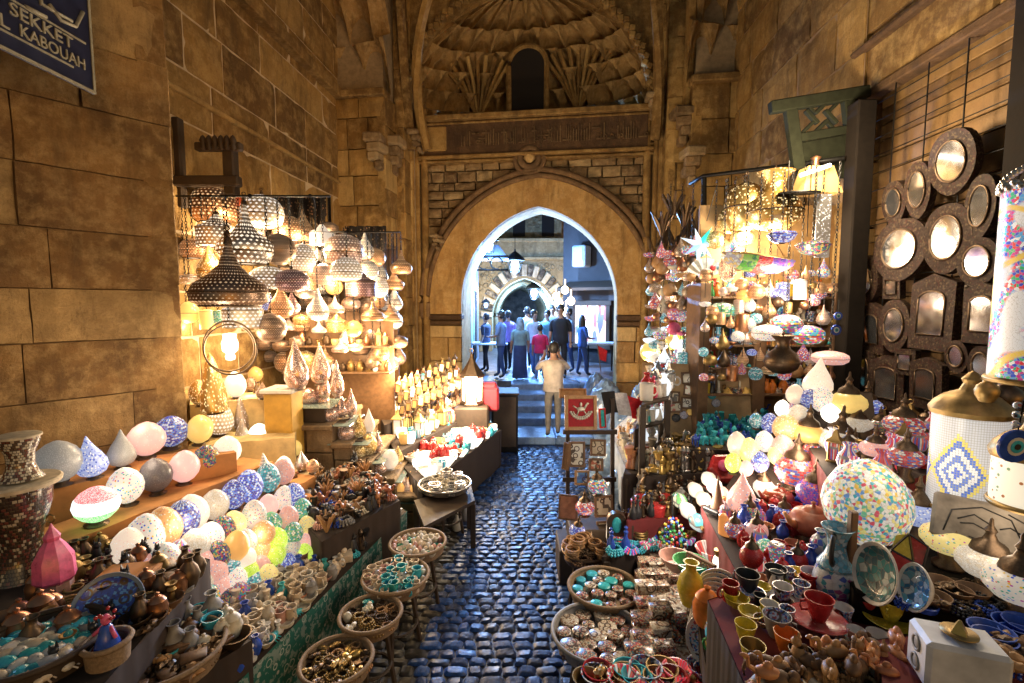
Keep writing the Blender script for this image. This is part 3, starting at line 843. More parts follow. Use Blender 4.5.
# (front distance, top height)
lev = [(7.92, .13), (8.72, .26), (9.2, .39), (9.7, .52), (10.2, .65)]
for i, (d0, z) in enumerate(lev):
    d1 = lev[i+1][0] if i < 4 else 10.9
    mb = MB(); x = X0
    while x < X1-.01:
        w_ = min(R.uniform(.5, .9), X1-x)
        if X1-(x+w_) < .3: w_ = X1-x
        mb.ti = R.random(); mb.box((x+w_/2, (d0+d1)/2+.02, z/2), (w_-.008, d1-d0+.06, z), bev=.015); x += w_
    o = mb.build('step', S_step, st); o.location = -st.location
mb = MB(); mb.add([(-9,10.6,ZS-.004),(9,10.6,ZS-.004),(9,60,ZS-.004),(-9,60,ZS-.004),(-9,10.6,-.2),(9,10.6,-.2)], [(0,1,2,3),(0,4,5,1)])
tag(mb.build('street', stone('street_paving', [(.10,.11,.13),(.14,.16,.19),(.2,.22,.26),(.26,.29,.33)], rough=.4, scale=.7, bump=.3)), kind='structure')

# far gate building
FG = 17.0
S_far = stone('pale_far_stone', [(.2,.15,.08),(.32,.24,.12),(.42,.33,.18),(.5,.42,.26)], bump=.5, scale=1)
def Fp(px, py, d=FG): return P(px, py, d)
fa = Fp(494, 330); fb = Fp(549, 330); fapex = Fp(522, 281); fs_ = Fp(522, 318)
far = empty('gate_building', (fapex.x, FG, ZS), 'pale carved building with a striped arch at the far end of the street', 'building')
def far_local(o): o.location = (-fapex.x, -FG, -ZS); return o
mb = MB(); a_ = (fb.x-fa.x)/2*1.15; h_ = fapex.z-fs_.z+.1
cxf = (fa.x+fb.x)/2+.1
def spand_world(mb, a, h, cu, s, u0, u1, top, y0, y1, z0): spandrel(mb, a, h, cu, s, u0, u1, top, y0, y1, z0)
mb.ti = .6; spand_world(mb, a_+.02, h_, cxf, fs_.z, Fp(464, 300).x-3, Fp(563, 300).x, Fp(500, 259).z, FG, FG+1.0, ZS)
far_local(mb.build('facade', S_far, far))
mb = MB(); n = 21
for i in range(n):
    th = pi*(i+.5)/n; mb.ti = 0 if i % 2 else 1
    ro, ri = a_*1.38, a_*1.02; r_ = (ro+ri)/2
    mb.box((cxf-cos(th)*r_, FG-.06, fs_.z+sin(th)*r_*h_/a_), (ro-ri, .14, pi*r_/n*.93), rot=Ry(th if th < pi else th), bev=.02)
far_local(mb.build('striped_voussoirs', stone('striped_stone', [(.05,.045,.04),(.2,.16,.1),(.4,.33,.2),(.62,.56,.42)]), far))
mb = MB(); z0 = Fp(500, 259).z; z1 = Fp(500, 241).z; z2 = Fp(500, 200).z; xa, xb = Fp(464,300).x-3, Fp(563,300).x
mb.ti = .35; mb.box(((xa+xb)/2, FG+.2, (z0+z1)/2), (xb-xa, .9, z1-z0), bev=.03)
mb.ti = .8; mb.box(((xa+xb)/2, FG+.1, z0), (xb-xa, .9, .1), bev=.02); mb.box(((xa+xb)/2, FG+.1, z1), (xb-xa, .9, .12), bev=.02)
mb.ti = .3; mb.box(((xa+xb)/2, FG+1.1, (z1+z2)/2+.9), (xb-xa, 1, z2-z1+2), bev=.02)
far_local(mb.build('cornice', S_far, far))
for px in (519, 548):
    p = Fp(px, 236, FG+.5); q = Fp(px, 214, FG+.5); mb = MB()
    mb.prism([(p.x-.22, p.z), (p.x-.22, q.z), (p.x, q.z+.3), (p.x+.22, q.z), (p.x+.22, p.z)], FG+.52, FG+.62)
    far_local(mb.build('window', VOID, far))
# carved dapple over the facade
mb = MB()
for k in range(90):
    px = R.uniform(470, 561); py = R.uniform(262, 300); p = Fp(px, py)
    if (p.x-cxf)**2 + (p.z-fs_.z)**2 < (a_*1.5)**2: continue
    mb.ti = R.random(); mb.torus(R.uniform(.05,.1), .02, Tr(p.x, FG-.02, p.z) @ Rx(pi/2), 8, 4)
for k in range(60):
    px = R.uniform(500, 561); py = R.uniform(206, 238); p = Fp(px, py, FG+.55)
    mb.ti = R.random(); mb.box((p.x, FG+.57, p.z), (.16, .08, .1), bev=.02)
far_local(mb.build('carved_ornament', S_far, far))
# passage vault deeper in, with a bright lamp
mb = MB(); mb.ti = .7
for k in range(5):
    yy = FG+1.5+k*2.0; pts = [(cxf+x, yy, fs_.z+z) for x, z in arch_pts(a_*.95, h_*.95, 12)]
    mb.tube([(pts[0][0], yy, ZS)]+pts+[(pts[-1][0], yy, ZS)], .14, 6)
far_local(mb.build('vault_rib', S_far, far, smooth=40))
mb = MB(); mb.ti = .5
pin = [(cxf-a_*1.05, ZS)] + [(cxf+x, fs_.z+z) for x, z in arch_pts(a_*1.05, h_*1.05, 12)] + [(cxf+a_*1.05, ZS)]
vs = []; fs = []
for x, z in pin: vs += [(x, FG+.9, z), (x, FG+11, z)]
for i in range(len(pin)-1): fs.append((2*i, 2*i+1, 2*i+3, 2*i+2))
mb.add(vs, fs); far_local(mb.build('passage_wall', S_far, far, smooth=40))
mb = MB(); mb.box((cxf, FG+11, 3.5), (6, .2, 7)); far_local(mb.build('passage_end', plain('far_shop_blur', (.25,.2,.16), .7, scale=3, var=.7), far))

# dark right-hand building with lit shop window
rb = empty('dark_building', (3.2, 13, ZS), 'dark wooden fronted building with a lit shop window right of the crowd', 'building')
xr0 = P(563, 300, 14).x; xr1 = P(640, 300, 12.4).x
Mr = Matrix.Translation((P(563,300,14.5).x, 14.5, 0)) @ Rz(-radians(38)); 
def rbp(px, py, y=0): return on_plane(Mr, px, py, y)
def radd(name, mb, mat, smooth=False): 
    m2 = MB(); m2.add(mb.v, mb.f, Mr); m2.t = mb.t[:len(m2.t)]; o = m2.build(name, mat, rb, smooth); o.location = (-3.2,-13,-ZS); return o
mb = MB(); a0 = rbp(575, 305); a1 = rbp(608, 345); full = rbp(640, 300).x
mb.box((a0.x/2-.0, .3, 4), (a0.x, .6, 8)); mb.box(((a1.x+full)/2, .3, 4), (full-a1.x+2, .6, 8)); mb.box(((a0.x+a1.x)/2, .3, (8+a0.z)/2), (a1.x-a0.x, .6, 8-a0.z)); mb.box(((a0.x+a1.x)/2, .3, a1.z/2), (a1.x-a0.x, .6, a1.z))
radd('wall', mb, plain('dark_street_wood', (.035,.032,.034), .7, scale=6, bump=.4))
mb = MB(); mb.box(((a0.x+a1.x)/2, .02, (a0.z+a1.z)/2), (a1.x-a0.x, .05, a0.z-a1.z))
t = NT('lit_shop_display'); v = t.coords(rnd=False); vv = t.new('ShaderNodeMapping'); vv.inputs['Scale'].default_value = (1, 1, .22); t.link(v, vv.inputs[0])
vo = t.vor(vv.outputs[0], 9); sp = t.new('ShaderNodeSeparateColor'); t.link(vo.outputs['Color'], sp.inputs[0])
c = t.ramp(sp.outputs[0], [(0,(.5,.5,.7)),(.25,(.9,.85,.9)),(.45,(.12,.15,.4)),(.6,(.8,.5,.5)),(.7,(.75,.8,1)),(.88,(.25,.1,.1))], True)
t.setp(base=c, emis=c, estr=1.6); radd('lit_display', mb, nosample(t.mat))
mb = MB()
for x in (a0.x-.04, a1.x+.04): mb.box((x, -.05, (a0.z+a1.z)/2), (.12, .16, a0.z-a1.z+.2), bev=.01)
mb.box(((a0.x+a1.x)/2, -.05, a0.z+.06), (a1.x-a0.x+.3, .2, .14), bev=.01); mb.box(((a0.x+a1.x)/2, -.05, a1.z-.06), (a1.x-a0.x+.3, .2, .12), bev=.01)
mb.box(((a0.x+a1.x)/2+.15, -.35, a0.z+.55), (a1.x-a0.x+.7, .7, .08), rot=Rx(.3))
radd('window_frame', mb, W_dark)
ac = rbp(585, 257, -.05); mb = MB(); mb.box((ac.x, -.25, ac.z), (.42, .4, .6), bev=.04); mb.box((ac.x, -.46, ac.z+.05), (.3, .02, .34))
o = radd('wall_box', mb, plain('pale_grey_paint', (.4,.46,.55), .5)); o.parent = None; o.location = (0,0,0); tag(o, 'pale square metal cabinet high on the dark building inside the arch', 'cabinet')
# left blue-lit shop fronts
lb = empty('shop_building', (-1.3, 12, ZS), 'narrow shop front lit blue at the left edge of the arch', 'building')
mb = MB(); 
for d0, d1, px in ((11.2, 12.6, 468), (13.0, 14.8, 474)):
    x = (px-512)/FP*d0; mb.box((x-.35, (d0+d1)/2, 2.4), (.7, d1-d0, 3.5), bev=.02); mb.box((x-.2, (d0+d1)/2, 4.4), (1.1, d1-d0+.1, .25), rot=Ry(.2), bev=.02)
o = mb.build('wall', plain('blue_lit_wall', (.22,.3,.42), .6, scale=5, var=.4), lb); o.location = (1.3,-12,-ZS)  # blue glow of the street is painted into this wall colour
mb = MB()
for d0, px in ((11.6, 468.5), (13.6, 475)):
    x = (px-512)/FP*d0; mb.box((x+.02, d0, 1.75), (.04, .7, 1.9)); 
o = mb.build('door', VOID, lb); o.location = (1.3,-12,-ZS)
# hanging fixtures with blue-white light
LEDC = (.92,.96,1.0)
led = glow('cold_led', (.55,.75,1.0), 14, base=(.8,.8,.8), var=.02)
BL = (.22,.48,1.0)
def street_lantern(px, py, d, s, label, e):
    c = P(px, py, d); r = empty('street_lantern', c, label, 'lantern')
    mb = MB(); mb.lathe([(0,.75),(.04,.7),(.05,.6),(.28,.42),(.5,.22),(.5,.12),(.36,.1)], 8); mb.tube([(0,0,.7),(0,0,1.3)], .02, 6)
    for k in range(8): a = k*pi/4; mb.tube([(.4*cos(a), .4*sin(a), .12), (.22*cos(a), .22*sin(a), -.42)], .015, 4)
    mb.lathe([(.24,-.42),(.26,-.46),(.05,-.55),(0,-.58)], 8); mb.build('lantern_frame', BLACK, r, scale=s)
    mb = MB(); mb.ell((0,0,-.1), (.2,.2,.3), 12, 8); mb.build('bulb', led, r, smooth=True, scale=s)
    lamp('lantern_light', c+Vector((0,-.1,-.5*s)), e, BL, .15)
street_lantern(489, 243, 10.15, .42, 'blue-white lantern hanging under the left side of the arch', 280)
street_lantern(515, 263, 12.5, .5, 'small blue-white lantern hanging in the middle of the arch opening', 1800)
street_lantern(534, 291, 17.8, .6, 'brightest round lantern hanging inside the far striped arch', 1000)
street_lantern(486, 304, 13.5, .25, 'little star-like lantern glowing low at the left of the arch', 60)
mb = MB()   # scrolled iron bracket & canopy box on the left of the arch
b = empty('iron_canopy', P(486, 258, 10.8), 'scrolled iron shop canopy jutting in at the left of the arch', 'canopy')
for k in range(3): mb.torus(.13, .015, Tr(-.32+.28*k, -.1, -.12) @ Rx(pi/2), 16, 5, 1.6*pi)
mb.tube([(-.5,-.1,.03),(.5,-.1,.03)], .02, 5); mb.tube([(-.5,-.1,-.27),(.5,-.1,-.27)], .02, 5)
mb.build('scrollwork', BLACK, b, smooth=True)
mb = MB(); mb.prism([(-.5,-.02),(.5,-.02),(.28,.28),(-.28,.28)], -.08, .6); mb.build('canopy_roof', plain('dark_blue_tin', (.05,.07,.11), .4, .5), b)
# bulbs around the right shop
for i, (px, py, d) in enumerate(((565, 290, 13.5), (559, 303, 13), (566, 312, 12.8), (556, 296, 14.5), (571, 301, 12.9))):
    mb = MB(); mb.ell((0,0,0), (.11,.11,.12), 10, 8); mb.tube([(0,0,.1),(0,0,.3)], .02, 5)
    o = mb.build('bulb', glow('warm_bulb', (1,.75,.45), 7), smooth=True, loc=P(px, py, d)); tag(o, 'round warm bulb, %s from the top beside the lit shop window' % ORD[(3,2,0,1,4).index(i)] if False else '', 'bulb')
    o['label'] = ['largest warm bulb at the top of the cluster beside the street shop window','warm bulb low on the left of the cluster beside the street shop window','lowest warm bulb beside the street shop window','high warm bulb farthest back in the street beside the dark building','warm bulb touching the corner of the lit street shop window'][i]; o['group'] = 'bulbs beside the street shop'
lamp('shop_light', P(566, 300, 12.9), 60, (1,.8,.6), .2)
lamp('facade_light', P(490, 300, 15.8)+Vector((0,0,.2)), 90, (1,.72,.3), .2)
lamp('facade_light', P(556, 300, 16)+Vector((0,0,.2)), 60, (1,.72,.3), .2)
# wares in the street: pale plastic-wrapped heaps right of the steps
def street_table(px, py, d, w_, label):
    c = G(px, py, ZS); c.y = c.y; r = empty('cafe_table', c, label, 'table')
    mb = MB(); mb.box((0,0,.72), (w_,.6,.04), bev=.01); mb.build('tabletop', plain('pale_blue_cloth', (.5,.6,.75), .6), r)
    for sx in (-1,1):
        for sy in (-1,1):
            mb = MB(); mb.tube([(sx*(w_/2-.06), sy*.24, .7), (sx*(w_/2-.06), sy*.24, 0)], .02, 6); mb.build('leg', BLACK, r)
street_table(490, 372, 11.5, .9, 'pale table left of the crowd beyond the steps')
street_table(600, 372, 11.8, .8, 'pale table at the right of the crowd beyond the steps')

# ================================================================= PEOPLE
def skin_mesh(name, verts, edges, radii, region, mats, sub=1):
    me = bpy.data.meshes.new(name+'_cage'); me.from_pydata(verts, edges, []); o = bpy.data.objects.new(name+'_cage', me); COL.objects.link(o)
    bpy.context.view_layer.objects.active = o
    sk = o.modifiers.new('s', 'SKIN'); sk.use_smooth_shade = True; sk.branch_smoothing = .6
    if not me.skin_vertices:
        bpy.ops.object.select_all(action='DESELECT'); o.select_set(True); bpy.ops.mesh.customdata_skin_add()
    for i, r_ in enumerate(radii):
        rr = r_ if hasattr(r_, '__len__') else (r_, r_); me.skin_vertices[0].data[i].radius = rr
        me.skin_vertices[0].data[i].use_root = (i == 0)
    ss = o.modifiers.new('u', 'SUBSURF'); ss.levels = sub; ss.render_levels = sub
    dg = bpy.context.evaluated_depsgraph_get(); out = bpy.data.meshes.new_from_object(o.evaluated_get(dg))
    bpy.data.objects.remove(o); out.name = name; out.materials.clear()
    for m in mats: out.materials.append(m)
    segs = [(Vector(verts[a]), Vector(verts[b]), region[(a, b)]) for a, b in edges]
    for p in out.polygons:
        c = p.center; best = 9; bi = 0
        for a, b, g in segs:
            ab = b-a; t_ = max(0, min(1, (c-a).dot(ab)/max(1e-9, ab.length_squared))); dd = (a+ab*t_-c).length
            if dd < best: best = dd; bi = g
        p.material_index = bi; p.use_smooth = True
    return out
SKIN = plain('warm_skin', (.36,.20,.13), .5, bump=.03, var=.08)
HAIR = plain('dark_hair', (.02,.015,.012), .5, bump=.3, scale=120)
HAIRB = plain('grey_scarf', (.22,.3,.36), .8, scale=20, var=.5)
SHOE = plain('dark_shoes', (.03,.028,.03), .5)
def person(loc, height, facing, top, leg, label, arms='down', hair=HAIR, skirt=False, long_hair=False, stride=.06):
    """standing figure built in a unit of 1 = body height; facing = heading of the chest (0 looks to +y, away from the camera)"""
    V = []; E = []; Rd = []; G_ = {}
    def v(x, y, z, r_): V.append((x, y, z)); Rd.append(r_); return len(V)-1
    def e(a, b, g): E.append((a, b)); G_[(a, b)] = g; return b
    # 0 skin 1 top 2 legs 3 shoes 4 sleeve=top
    pel = v(0, 0, .52, (.088,.06)); wst = v(0, 0, .60, (.086,.056)); chs = v(0, .005, .71, (.104,.064)); shl = v(0, 0, .775, (.092,.052)); nk = v(0, .0, .845, (.030,.030))
    hd = v(0, .012, .90, (.042,.048)); hd2 = v(0, .008, .955, (.043,.05)); 
    e(pel, wst, 1); e(wst, chs, 1); e(chs, shl, 1); e(shl, nk, 0); e(nk, hd, 0); e(hd, hd2, 0)
    for s in (-1, 1):
        hp = v(s*.048, 0, .47, (.055,.056)); kn = v(s*(.052), stride*s*.5+.01, .27, (.038,.038)); an = v(s*.056, stride*s-.005, .055, (.024,.026)); toe = v(s*.062, stride*s+.075, .022, (.024,.018))
        e(pel, hp, 2); e(hp, kn, 2); e(kn, an, 2); e(an, toe, 3)
        sh = v(s*.112, 0, .775, .038)
        if arms == 'photo': el = v(s*.165, .07, .70, .029); wr = v(s*.075, .17, .84, .019); dirh = Vector((-s*.01, .03, .035))
        elif arms == 'front': el = v(s*.15, .02, .64, .028); wr = v(s*.10, .13, .61, .019); dirh = Vector((-s*.02, .045, .01))
        elif arms == 'one' and s > 0: el = v(s*.15, .03, .65, .028); wr = v(s*.08, .12, .72, .019); dirh = Vector((-s*.02, .03, .03))
        else: el = v(s*.132, -.012, .635, .027); wr = v(s*.138, .03, .50, .018); dirh = Vector((0, .012, -.045))
        e(shl, sh, 1); e(sh, el, 1); e(el, wr, 0)
        W = Vector(V[wr]); pm = v(*(W+dirh*.7), (.018,.012)); e(wr, pm, 0)
        side = dirh.normalized().cross(Vector((0,1,0) if arms == 'photo' else (0,0,1) if abs(dirh.z) < .03 else (0,1,0))).normalized()
        Pm = Vector(V[pm])
        for k, L in enumerate((.85, 1.0, .95, .7)):
            off = side*(.0085*(k-1.5)); f1 = v(*(Pm+off+dirh*.45*L), .0048); f2 = v(*(Pm+off*1.1+dirh*.9*L+Vector((0,.004,-.004))), .0038)
            e(pm, f1, 0); e(f1, f2, 0)
        th = v(*(W+dirh*.5+side*(-.02)), .0055); th2 = v(*(W+dirh*.95+side*(-.027)), .0045); e(wr, th, 0); e(th, th2, 0)
    me = skin_mesh('body', V, E, Rd, G_, [SKIN, top, leg, SHOE], 1)
    r = empty('person', loc, label, 'person', rz=facing, scale=height)
    inst('body', me, r)
    mb = MB()   # hair cap that follows the skull
    if long_hair: mb.lathe([(.001,1.0),(.03,.995),(.052,.97),(.06,.93),(.064,.88),(.068,.8),(.062,.70),(.03,.69),(.001,.70)], 14, Tr(0,-.012,0) @ Matrix.Diagonal((1,.8,1,1)), wob=lambda a: 1+.05*sin(9*a))
    else: mb.lathe([(.001,1.003),(.028,.998),(.045,.982),(.053,.955),(.053,.925),(.045,.895),(.03,.88),(.001,.88)], 14, Tr(0,-.012,0) @ Matrix.Diagonal((.95,1.0,1,1)), wob=lambda a: 1+.03*sin(7*a))
    mb.build('hair', hair, r, smooth=True)
    mb = MB()   # face: nose, brow, ears
    mb.ell((0,.062,.918), (.007,.012,.012), 8, 6); mb.ell((-.052,.005,.92), (.006,.012,.017), 8, 6); mb.ell((.052,.005,.92), (.006,.012,.017), 8, 6)
    mb.build('ears_and_nose', SKIN, r, smooth=True)
    mb = MB(); mb.lathe([(.098,.485),(.106,.50),(.101,.56),(.098,.62),(.110,.69),(.120,.745),(.108,.785),(.06,.815),(.03,.825)], 26, Matrix.Diagonal((1,.66,1,1)), wob=lambda a: 1+.03*sin(6*a+1)+.015*sin(13*a)); mb.build('shirt', top, r, smooth=True)
    if skirt: mb = MB(); mb.lathe([(.098,.56),(.105,.48),(.11,.3),(.125,.05),(.12,.04)], 20, Matrix.Diagonal((1,.8,1,1)), wob=lambda a: 1+.05*sin(8*a)); mb.build('long_skirt', leg, r, smooth=True)
    return r
cl = lambda n, c, v_=.25: plain('cloth_'+n, c, .85, scale=14, var=v_, bump=.3)
def foot(px, py, z): g = G(px, py, z); return g
ph = foot(554, 438, .13)
pm_ = person(foot(553, 437, .13), 1.62, .05, cl('taupe', (.50,.42,.34)), cl('khaki', (.22,.19,.15)), 'man in a pale shirt and khaki trousers, back turned, raising a phone on the steps', arms='photo', stride=.03)
mb = MB(); mb.box((0,0,0), (.15,.012,.075), bev=.005); o = mb.build('smartphone', plain('black_glass', (.02,.02,.025), .15), loc=pm_.location+Vector((0,.33,1.44))); tag(o, 'phone held up in both hands by the man on the lowest step', 'phone')
crowd = [ # px, py foot, dist-free (on street), height, facing, top, leg, arms, label, opts
 (486, 372, 1.5, 1.2, 'navy', (.03,.04,.08), 'black', (.02,.02,.025), 'one', 'person in dark clothes at the far left of the crowd', {}),
 (501, 378, 1.62, 1.3, 'steelblue', (.16,.24,.42), 'navyjean', (.03,.06,.16), 'front', 'man in a blue shirt facing right with forearms raised, left in the crowd', {}),
 (508, 371, 1.55, .4, 'violet', (.25,.16,.42), 'black', (.02,.02,.025), 'down', 'person in purple half hidden behind the man in the blue shirt', {}),
 (520, 380, 1.48, .1, 'greyteal', (.18,.3,.36), 'navyskirt', (.03,.05,.15), 'down', 'woman with long pale scarf and long navy skirt seen from behind', dict(skirt=True, long_hair=True, hair=HAIRB)),
 (534, 374, 1.6, -2.6, 'white', (.62,.66,.72), 'jeans', (.08,.13,.26), 'down', 'man in a white t-shirt facing the camera in the middle of the crowd', {}),
 (540, 380, 1.32, -.2, 'crimson', (.55,.02,.10), 'jeans', (.08,.13,.26), 'down', 'youngster in a crimson shirt and jeans in front of the crowd', {}),
 (547, 372, 1.58, 2.6, 'teal', (.12,.28,.34), 'black', (.02,.02,.025), 'one', 'person in a teal top behind the crimson shirt', {}),
 (560, 379, 1.78, 2.9, 'black2', (.015,.017,.024), 'black', (.02,.02,.025), 'down', 'tallest man of the crowd in a black t-shirt', {}),
 (568, 372, 1.62, 1.9, 'greyblue', (.25,.32,.42), 'navyjean', (.03,.06,.16), 'front', 'person in grey-blue behind the tall man in black', {}),
 (582, 376, 1.5, -1.3, 'royal', (.03,.09,.34), 'navyjean', (.03,.06,.16), 'front', 'woman in a royal blue top beside the lit shop window', dict(long_hair=True)),
 (527, 368, 1.62, .2, 'grey', (.3,.34,.4), 'black', (.02,.02,.025), 'down', 'person far back in grey between the scarf and the white t-shirt', {}),
 (552, 368, 1.66, 3.0, 'slate', (.14,.18,.24), 'black', (.02,.02,.025), 'down', 'person far back in slate grey beside the tall man', {}),
]
for px, py, h_, fc, tn, tc, ln, lc, ar, lb_, kw in crowd:
    g = foot(px, py, ZS); person(g, .95*h_*min(1.12, 1+(g.y-10.6)*.03), fc, cl(tn, tc), cl(ln, lc), lb_, arms=ar, **kw)
# ================================================================= WARES KIT
BRASS = plain('aged_brass', (.33,.22,.085), .46, .85, scale=25)
BRONZE = plain('dark_bronze', (.12,.08,.05), .4, .8, scale=25)
SILVER = plain('worn_silver', (.5,.46,.42), .3, .9, scale=25)
COPPER = plain('copper_sheet', (.45,.22,.12), .35, .9, scale=25)
PAL = [(.75,.05,.05),(.05,.12,.6),(.9,.55,.05),(.03,.4,.25),(.85,.85,.8),(.0,.45,.6),(.55,.05,.4)]
WH = (1,.86,.66); CW = (1,.95,.88)
P_SILV = pierced('pierced_silver', (.62,.54,.46), WH, 9, 1.5, .42, ring=(26, 13))
P_ROSE = pierced('pierced_rose_metal', (.60,.40,.32), (1,.8,.6), 12, 1.2, .36, ring=(30, 16))
P_COP = pierced('pierced_copper', (.52,.27,.14), (1,.62,.3), 12, 1.2, .38, ring=(28, 15))
P_BRZ = pierced('pierced_bronze', (.24,.155,.11), (1,.7,.42), 14, .5, .34, ring=(44, 24))
P_GOLD = pierced('pierced_gold', (.62,.40,.13), (1,.74,.35), 17, 1.8, .27)
P_STAR = pierced('star_pierced_silver', (.52,.44,.38), CW, 11, 2.6, .38, stars=True)
P_IVO = pierced('ivory_lattice', (.62,.54,.42), CW, 10, 1.1, .46, mt=.1, ring=(22, 12))
P_PUR = pierced('purple_metal', (.20,.11,.12), (1,.7,.6), 14, .7, .34, ring=(36, 20))
G_ROSE = pierced('mirrored_rose_glass', (.66,.44,.36), (1,.82,.66), 34, 1.1, .20, rough=.22, mt=.75)
G_WHITE = glow('frosted_white', (1,.88,.74), .85)
G_HOT = glow('bright_bulb_glass', (1,.90,.74), 3.5)
G_AMB = glow('amber_glass', (1,.52,.15), .8)
G_YEL = glow('yellow_glass', (1,.72,.22), .75)
G_INNER = glow('lit_inside', (1,.82,.56), 3.5)
M_MULTI = mosaic('multicolour_mosaic', PAL, 24, .9, ring=(30, 15))
M_RED = mosaic('red_mosaic', [(.75,.03,.04),(.6,.02,.05),(.85,.15,.1),(.9,.8,.7),(.1,.1,.5)], 24, .75, ring=(30, 14))
M_BLUE = mosaic('blue_mosaic', [(.03,.06,.6),(.1,.25,.85),(.02,.03,.35),(.6,.7,.95)], 26, 1.0, ring=(36, 18))
M_GRN = mosaic('green_mosaic', [(.02,.35,.15),(.2,.6,.2),(.0,.45,.4),(.85,.85,.6)], 24, .8, ring=(30, 15))
M_TURQ = mosaic('turquoise_mosaic', [(.0,.4,.45),(.1,.65,.7),(.75,.9,.9),(.02,.2,.3)], 24, .8, ring=(30, 15))
M_DARK = mosaic('dark_bead_mosaic', [(.03,.03,.08),(.6,.05,.1),(.03,.3,.2),(.04,.05,.3),(.7,.5,.1)], 20, .45)
M_CREAM = mosaic('cream_crackle', [(.95,.85,.7),(.9,.75,.55),(1,.92,.8)], 26, .55, grout=(.5,.38,.22))
D_WHITE = dots('white_beaded_glass', (.90,.80,.68), PAL, 15, .85, .30)
D_PINK = dots('pink_beaded_glass', (.95,.50,.42), [(.9,.25,.2),(.2,.4,.7),(1,1,1)], 14, .8, .24)
D_PEACH = dots('peach_beaded_glass', (1,.52,.20), [(1,.9,.7),(.8,.3,.15)], 15, .85, .3)
D_LIME = dots('lime_beaded_glass', (.62,.85,.1), [(.9,1,.5),(.3,.6,.05)], 15, .9, .3)
D_PALE = dots('pale_frosted_glass', (.98,.80,.62), [(1,.95,.85),(.9,.62,.5)], 18, .85, .22)
D_GREY = dots('grey_sugar_glass', (.20,.18,.2), [(.42,.4,.42),(.1,.1,.12)], 42, .10, .3)
D_WGREY = dots('sugared_white_glass', (.52,.52,.5), [(.8,.8,.78)], 42, .22, .3)
D_BLUEW = dots('blue_white_beaded_glass', (.45,.55,.95), [(.05,.1,.6),(1,1,1)], 16, .8, .34)
D_PINKP = dots('plain_pink_glass', (1,.56,.50), [(1,.72,.66)], 14, .75, .15)
D_YELD = dots('yellow_dotted_glass', (1,.8,.3), PAL, 14, .85, .24)

SHAPES = {
 'onion': [(.30,-.30),(.42,-.24),(.5,-.08),(.49,.06),(.40,.17),(.22,.30),(.11,.48),(.055,.7),(.02,.9)],
 'ufo': [(.38,-.20),(.49,-.14),(.5,-.02),(.44,.10),(.26,.22),(.13,.36),(.065,.54),(.02,.74)],
 'dome': [(.30,-.36),(.44,-.28),(.5,-.08),(.47,.12),(.36,.29),(.18,.38),(.03,.42)],
 'drum': [(.43,-.24),(.45,-.26),(.46,.18),(.43,.22),(.22,.32),(.09,.48),(.03,.6)],
 'globe': [(.12,-.46),(.3,-.40),(.44,-.24),(.5,0),(.44,.24),(.3,.4),(.14,.47),(.04,.5)],
 'oval': [(.16,-.33),(.36,-.28),(.48,-.14),(.5,0),(.48,.14),(.36,.26),(.16,.34),(.04,.36)],
 'drop': [(.05,-.5),(.24,-.46),(.40,-.32),(.46,-.12),(.40,.10),(.26,.32),(.13,.55),(.05,.8),(.02,.98)],
 'bowl': [(.02,-.24),(.22,-.22),(.40,-.12),(.5,.05),(.44,.12),(.2,.16),(.05,.2)],
 'cone': [(.38,-.5),(.42,-.46),(.33,-.2),(.22,.1),(.12,.4),(.04,.66)],
 'cyl': [(.40,-.6),(.44,-.58),(.44,.55),(.40,.6),(.2,.66),(.04,.7)],
 'jug': [(.05,-.4),(.25,-.38),(.43,-.24),(.5,-.04),(.42,.18),(.24,.32),(.17,.44),(.2,.6),(.34,.74)],
}
def lamp_mesh(kind, seg=22):
    return cached('shade_'+kind, lambda mb: mb.lathe(SHAPES[kind], seg), 50)
def rim_mesh(kind):
    r0, z0 = SHAPES[kind][0]; r0 = max(r0, .1)
    def f(mb): mb.torus(r0, .018, Tr(0,0,z0), 20, 5); k = SHAPES[kind]; m = max(k); mb.torus(m[0]*1.0, .012, Tr(0,0,m[1]), 22, 5)
    return cached('rim_'+kind, f, True)
def inner_mesh(kind):
    r0, z0 = SHAPES[kind][0]; r0 = max(r0*.93, .09)
    return cached('inner_'+kind, lambda mb: mb.lathe([(0,z0+.02),(r0,z0+.015),(r0,z0+.03),(0,z0+.035)], 14))
def cap_mesh(kind):
    k = SHAPES[kind]; zt = k[-1][1]; rt = max(k[-2][0]*.9, .06)
    def f(mb): mb.lathe([(rt,zt-.1),(rt*.8,zt-.03),(.03,zt),(.045,zt+.04),(.02,zt+.08),(0,zt+.1)], 12); mb.torus(.03, .01, Tr(0,0,zt+.12) @ Rx(pi/2), 10, 4)
    return cached('cap_'+kind, f, 50)
def chain_mesh(n):
    def f(mb):
        for i in range(n*2):
            mb.torus(.013, .0035, Tr(0,0,(i+.5)/(n*2)*n*.06) @ Rz(pi/2*(i%2)) @ Rx(pi/2) @ Matrix.Diagonal((.7,1.35,1,1)), 8, 4)
    return cached('chain_%d' % n, f, True)
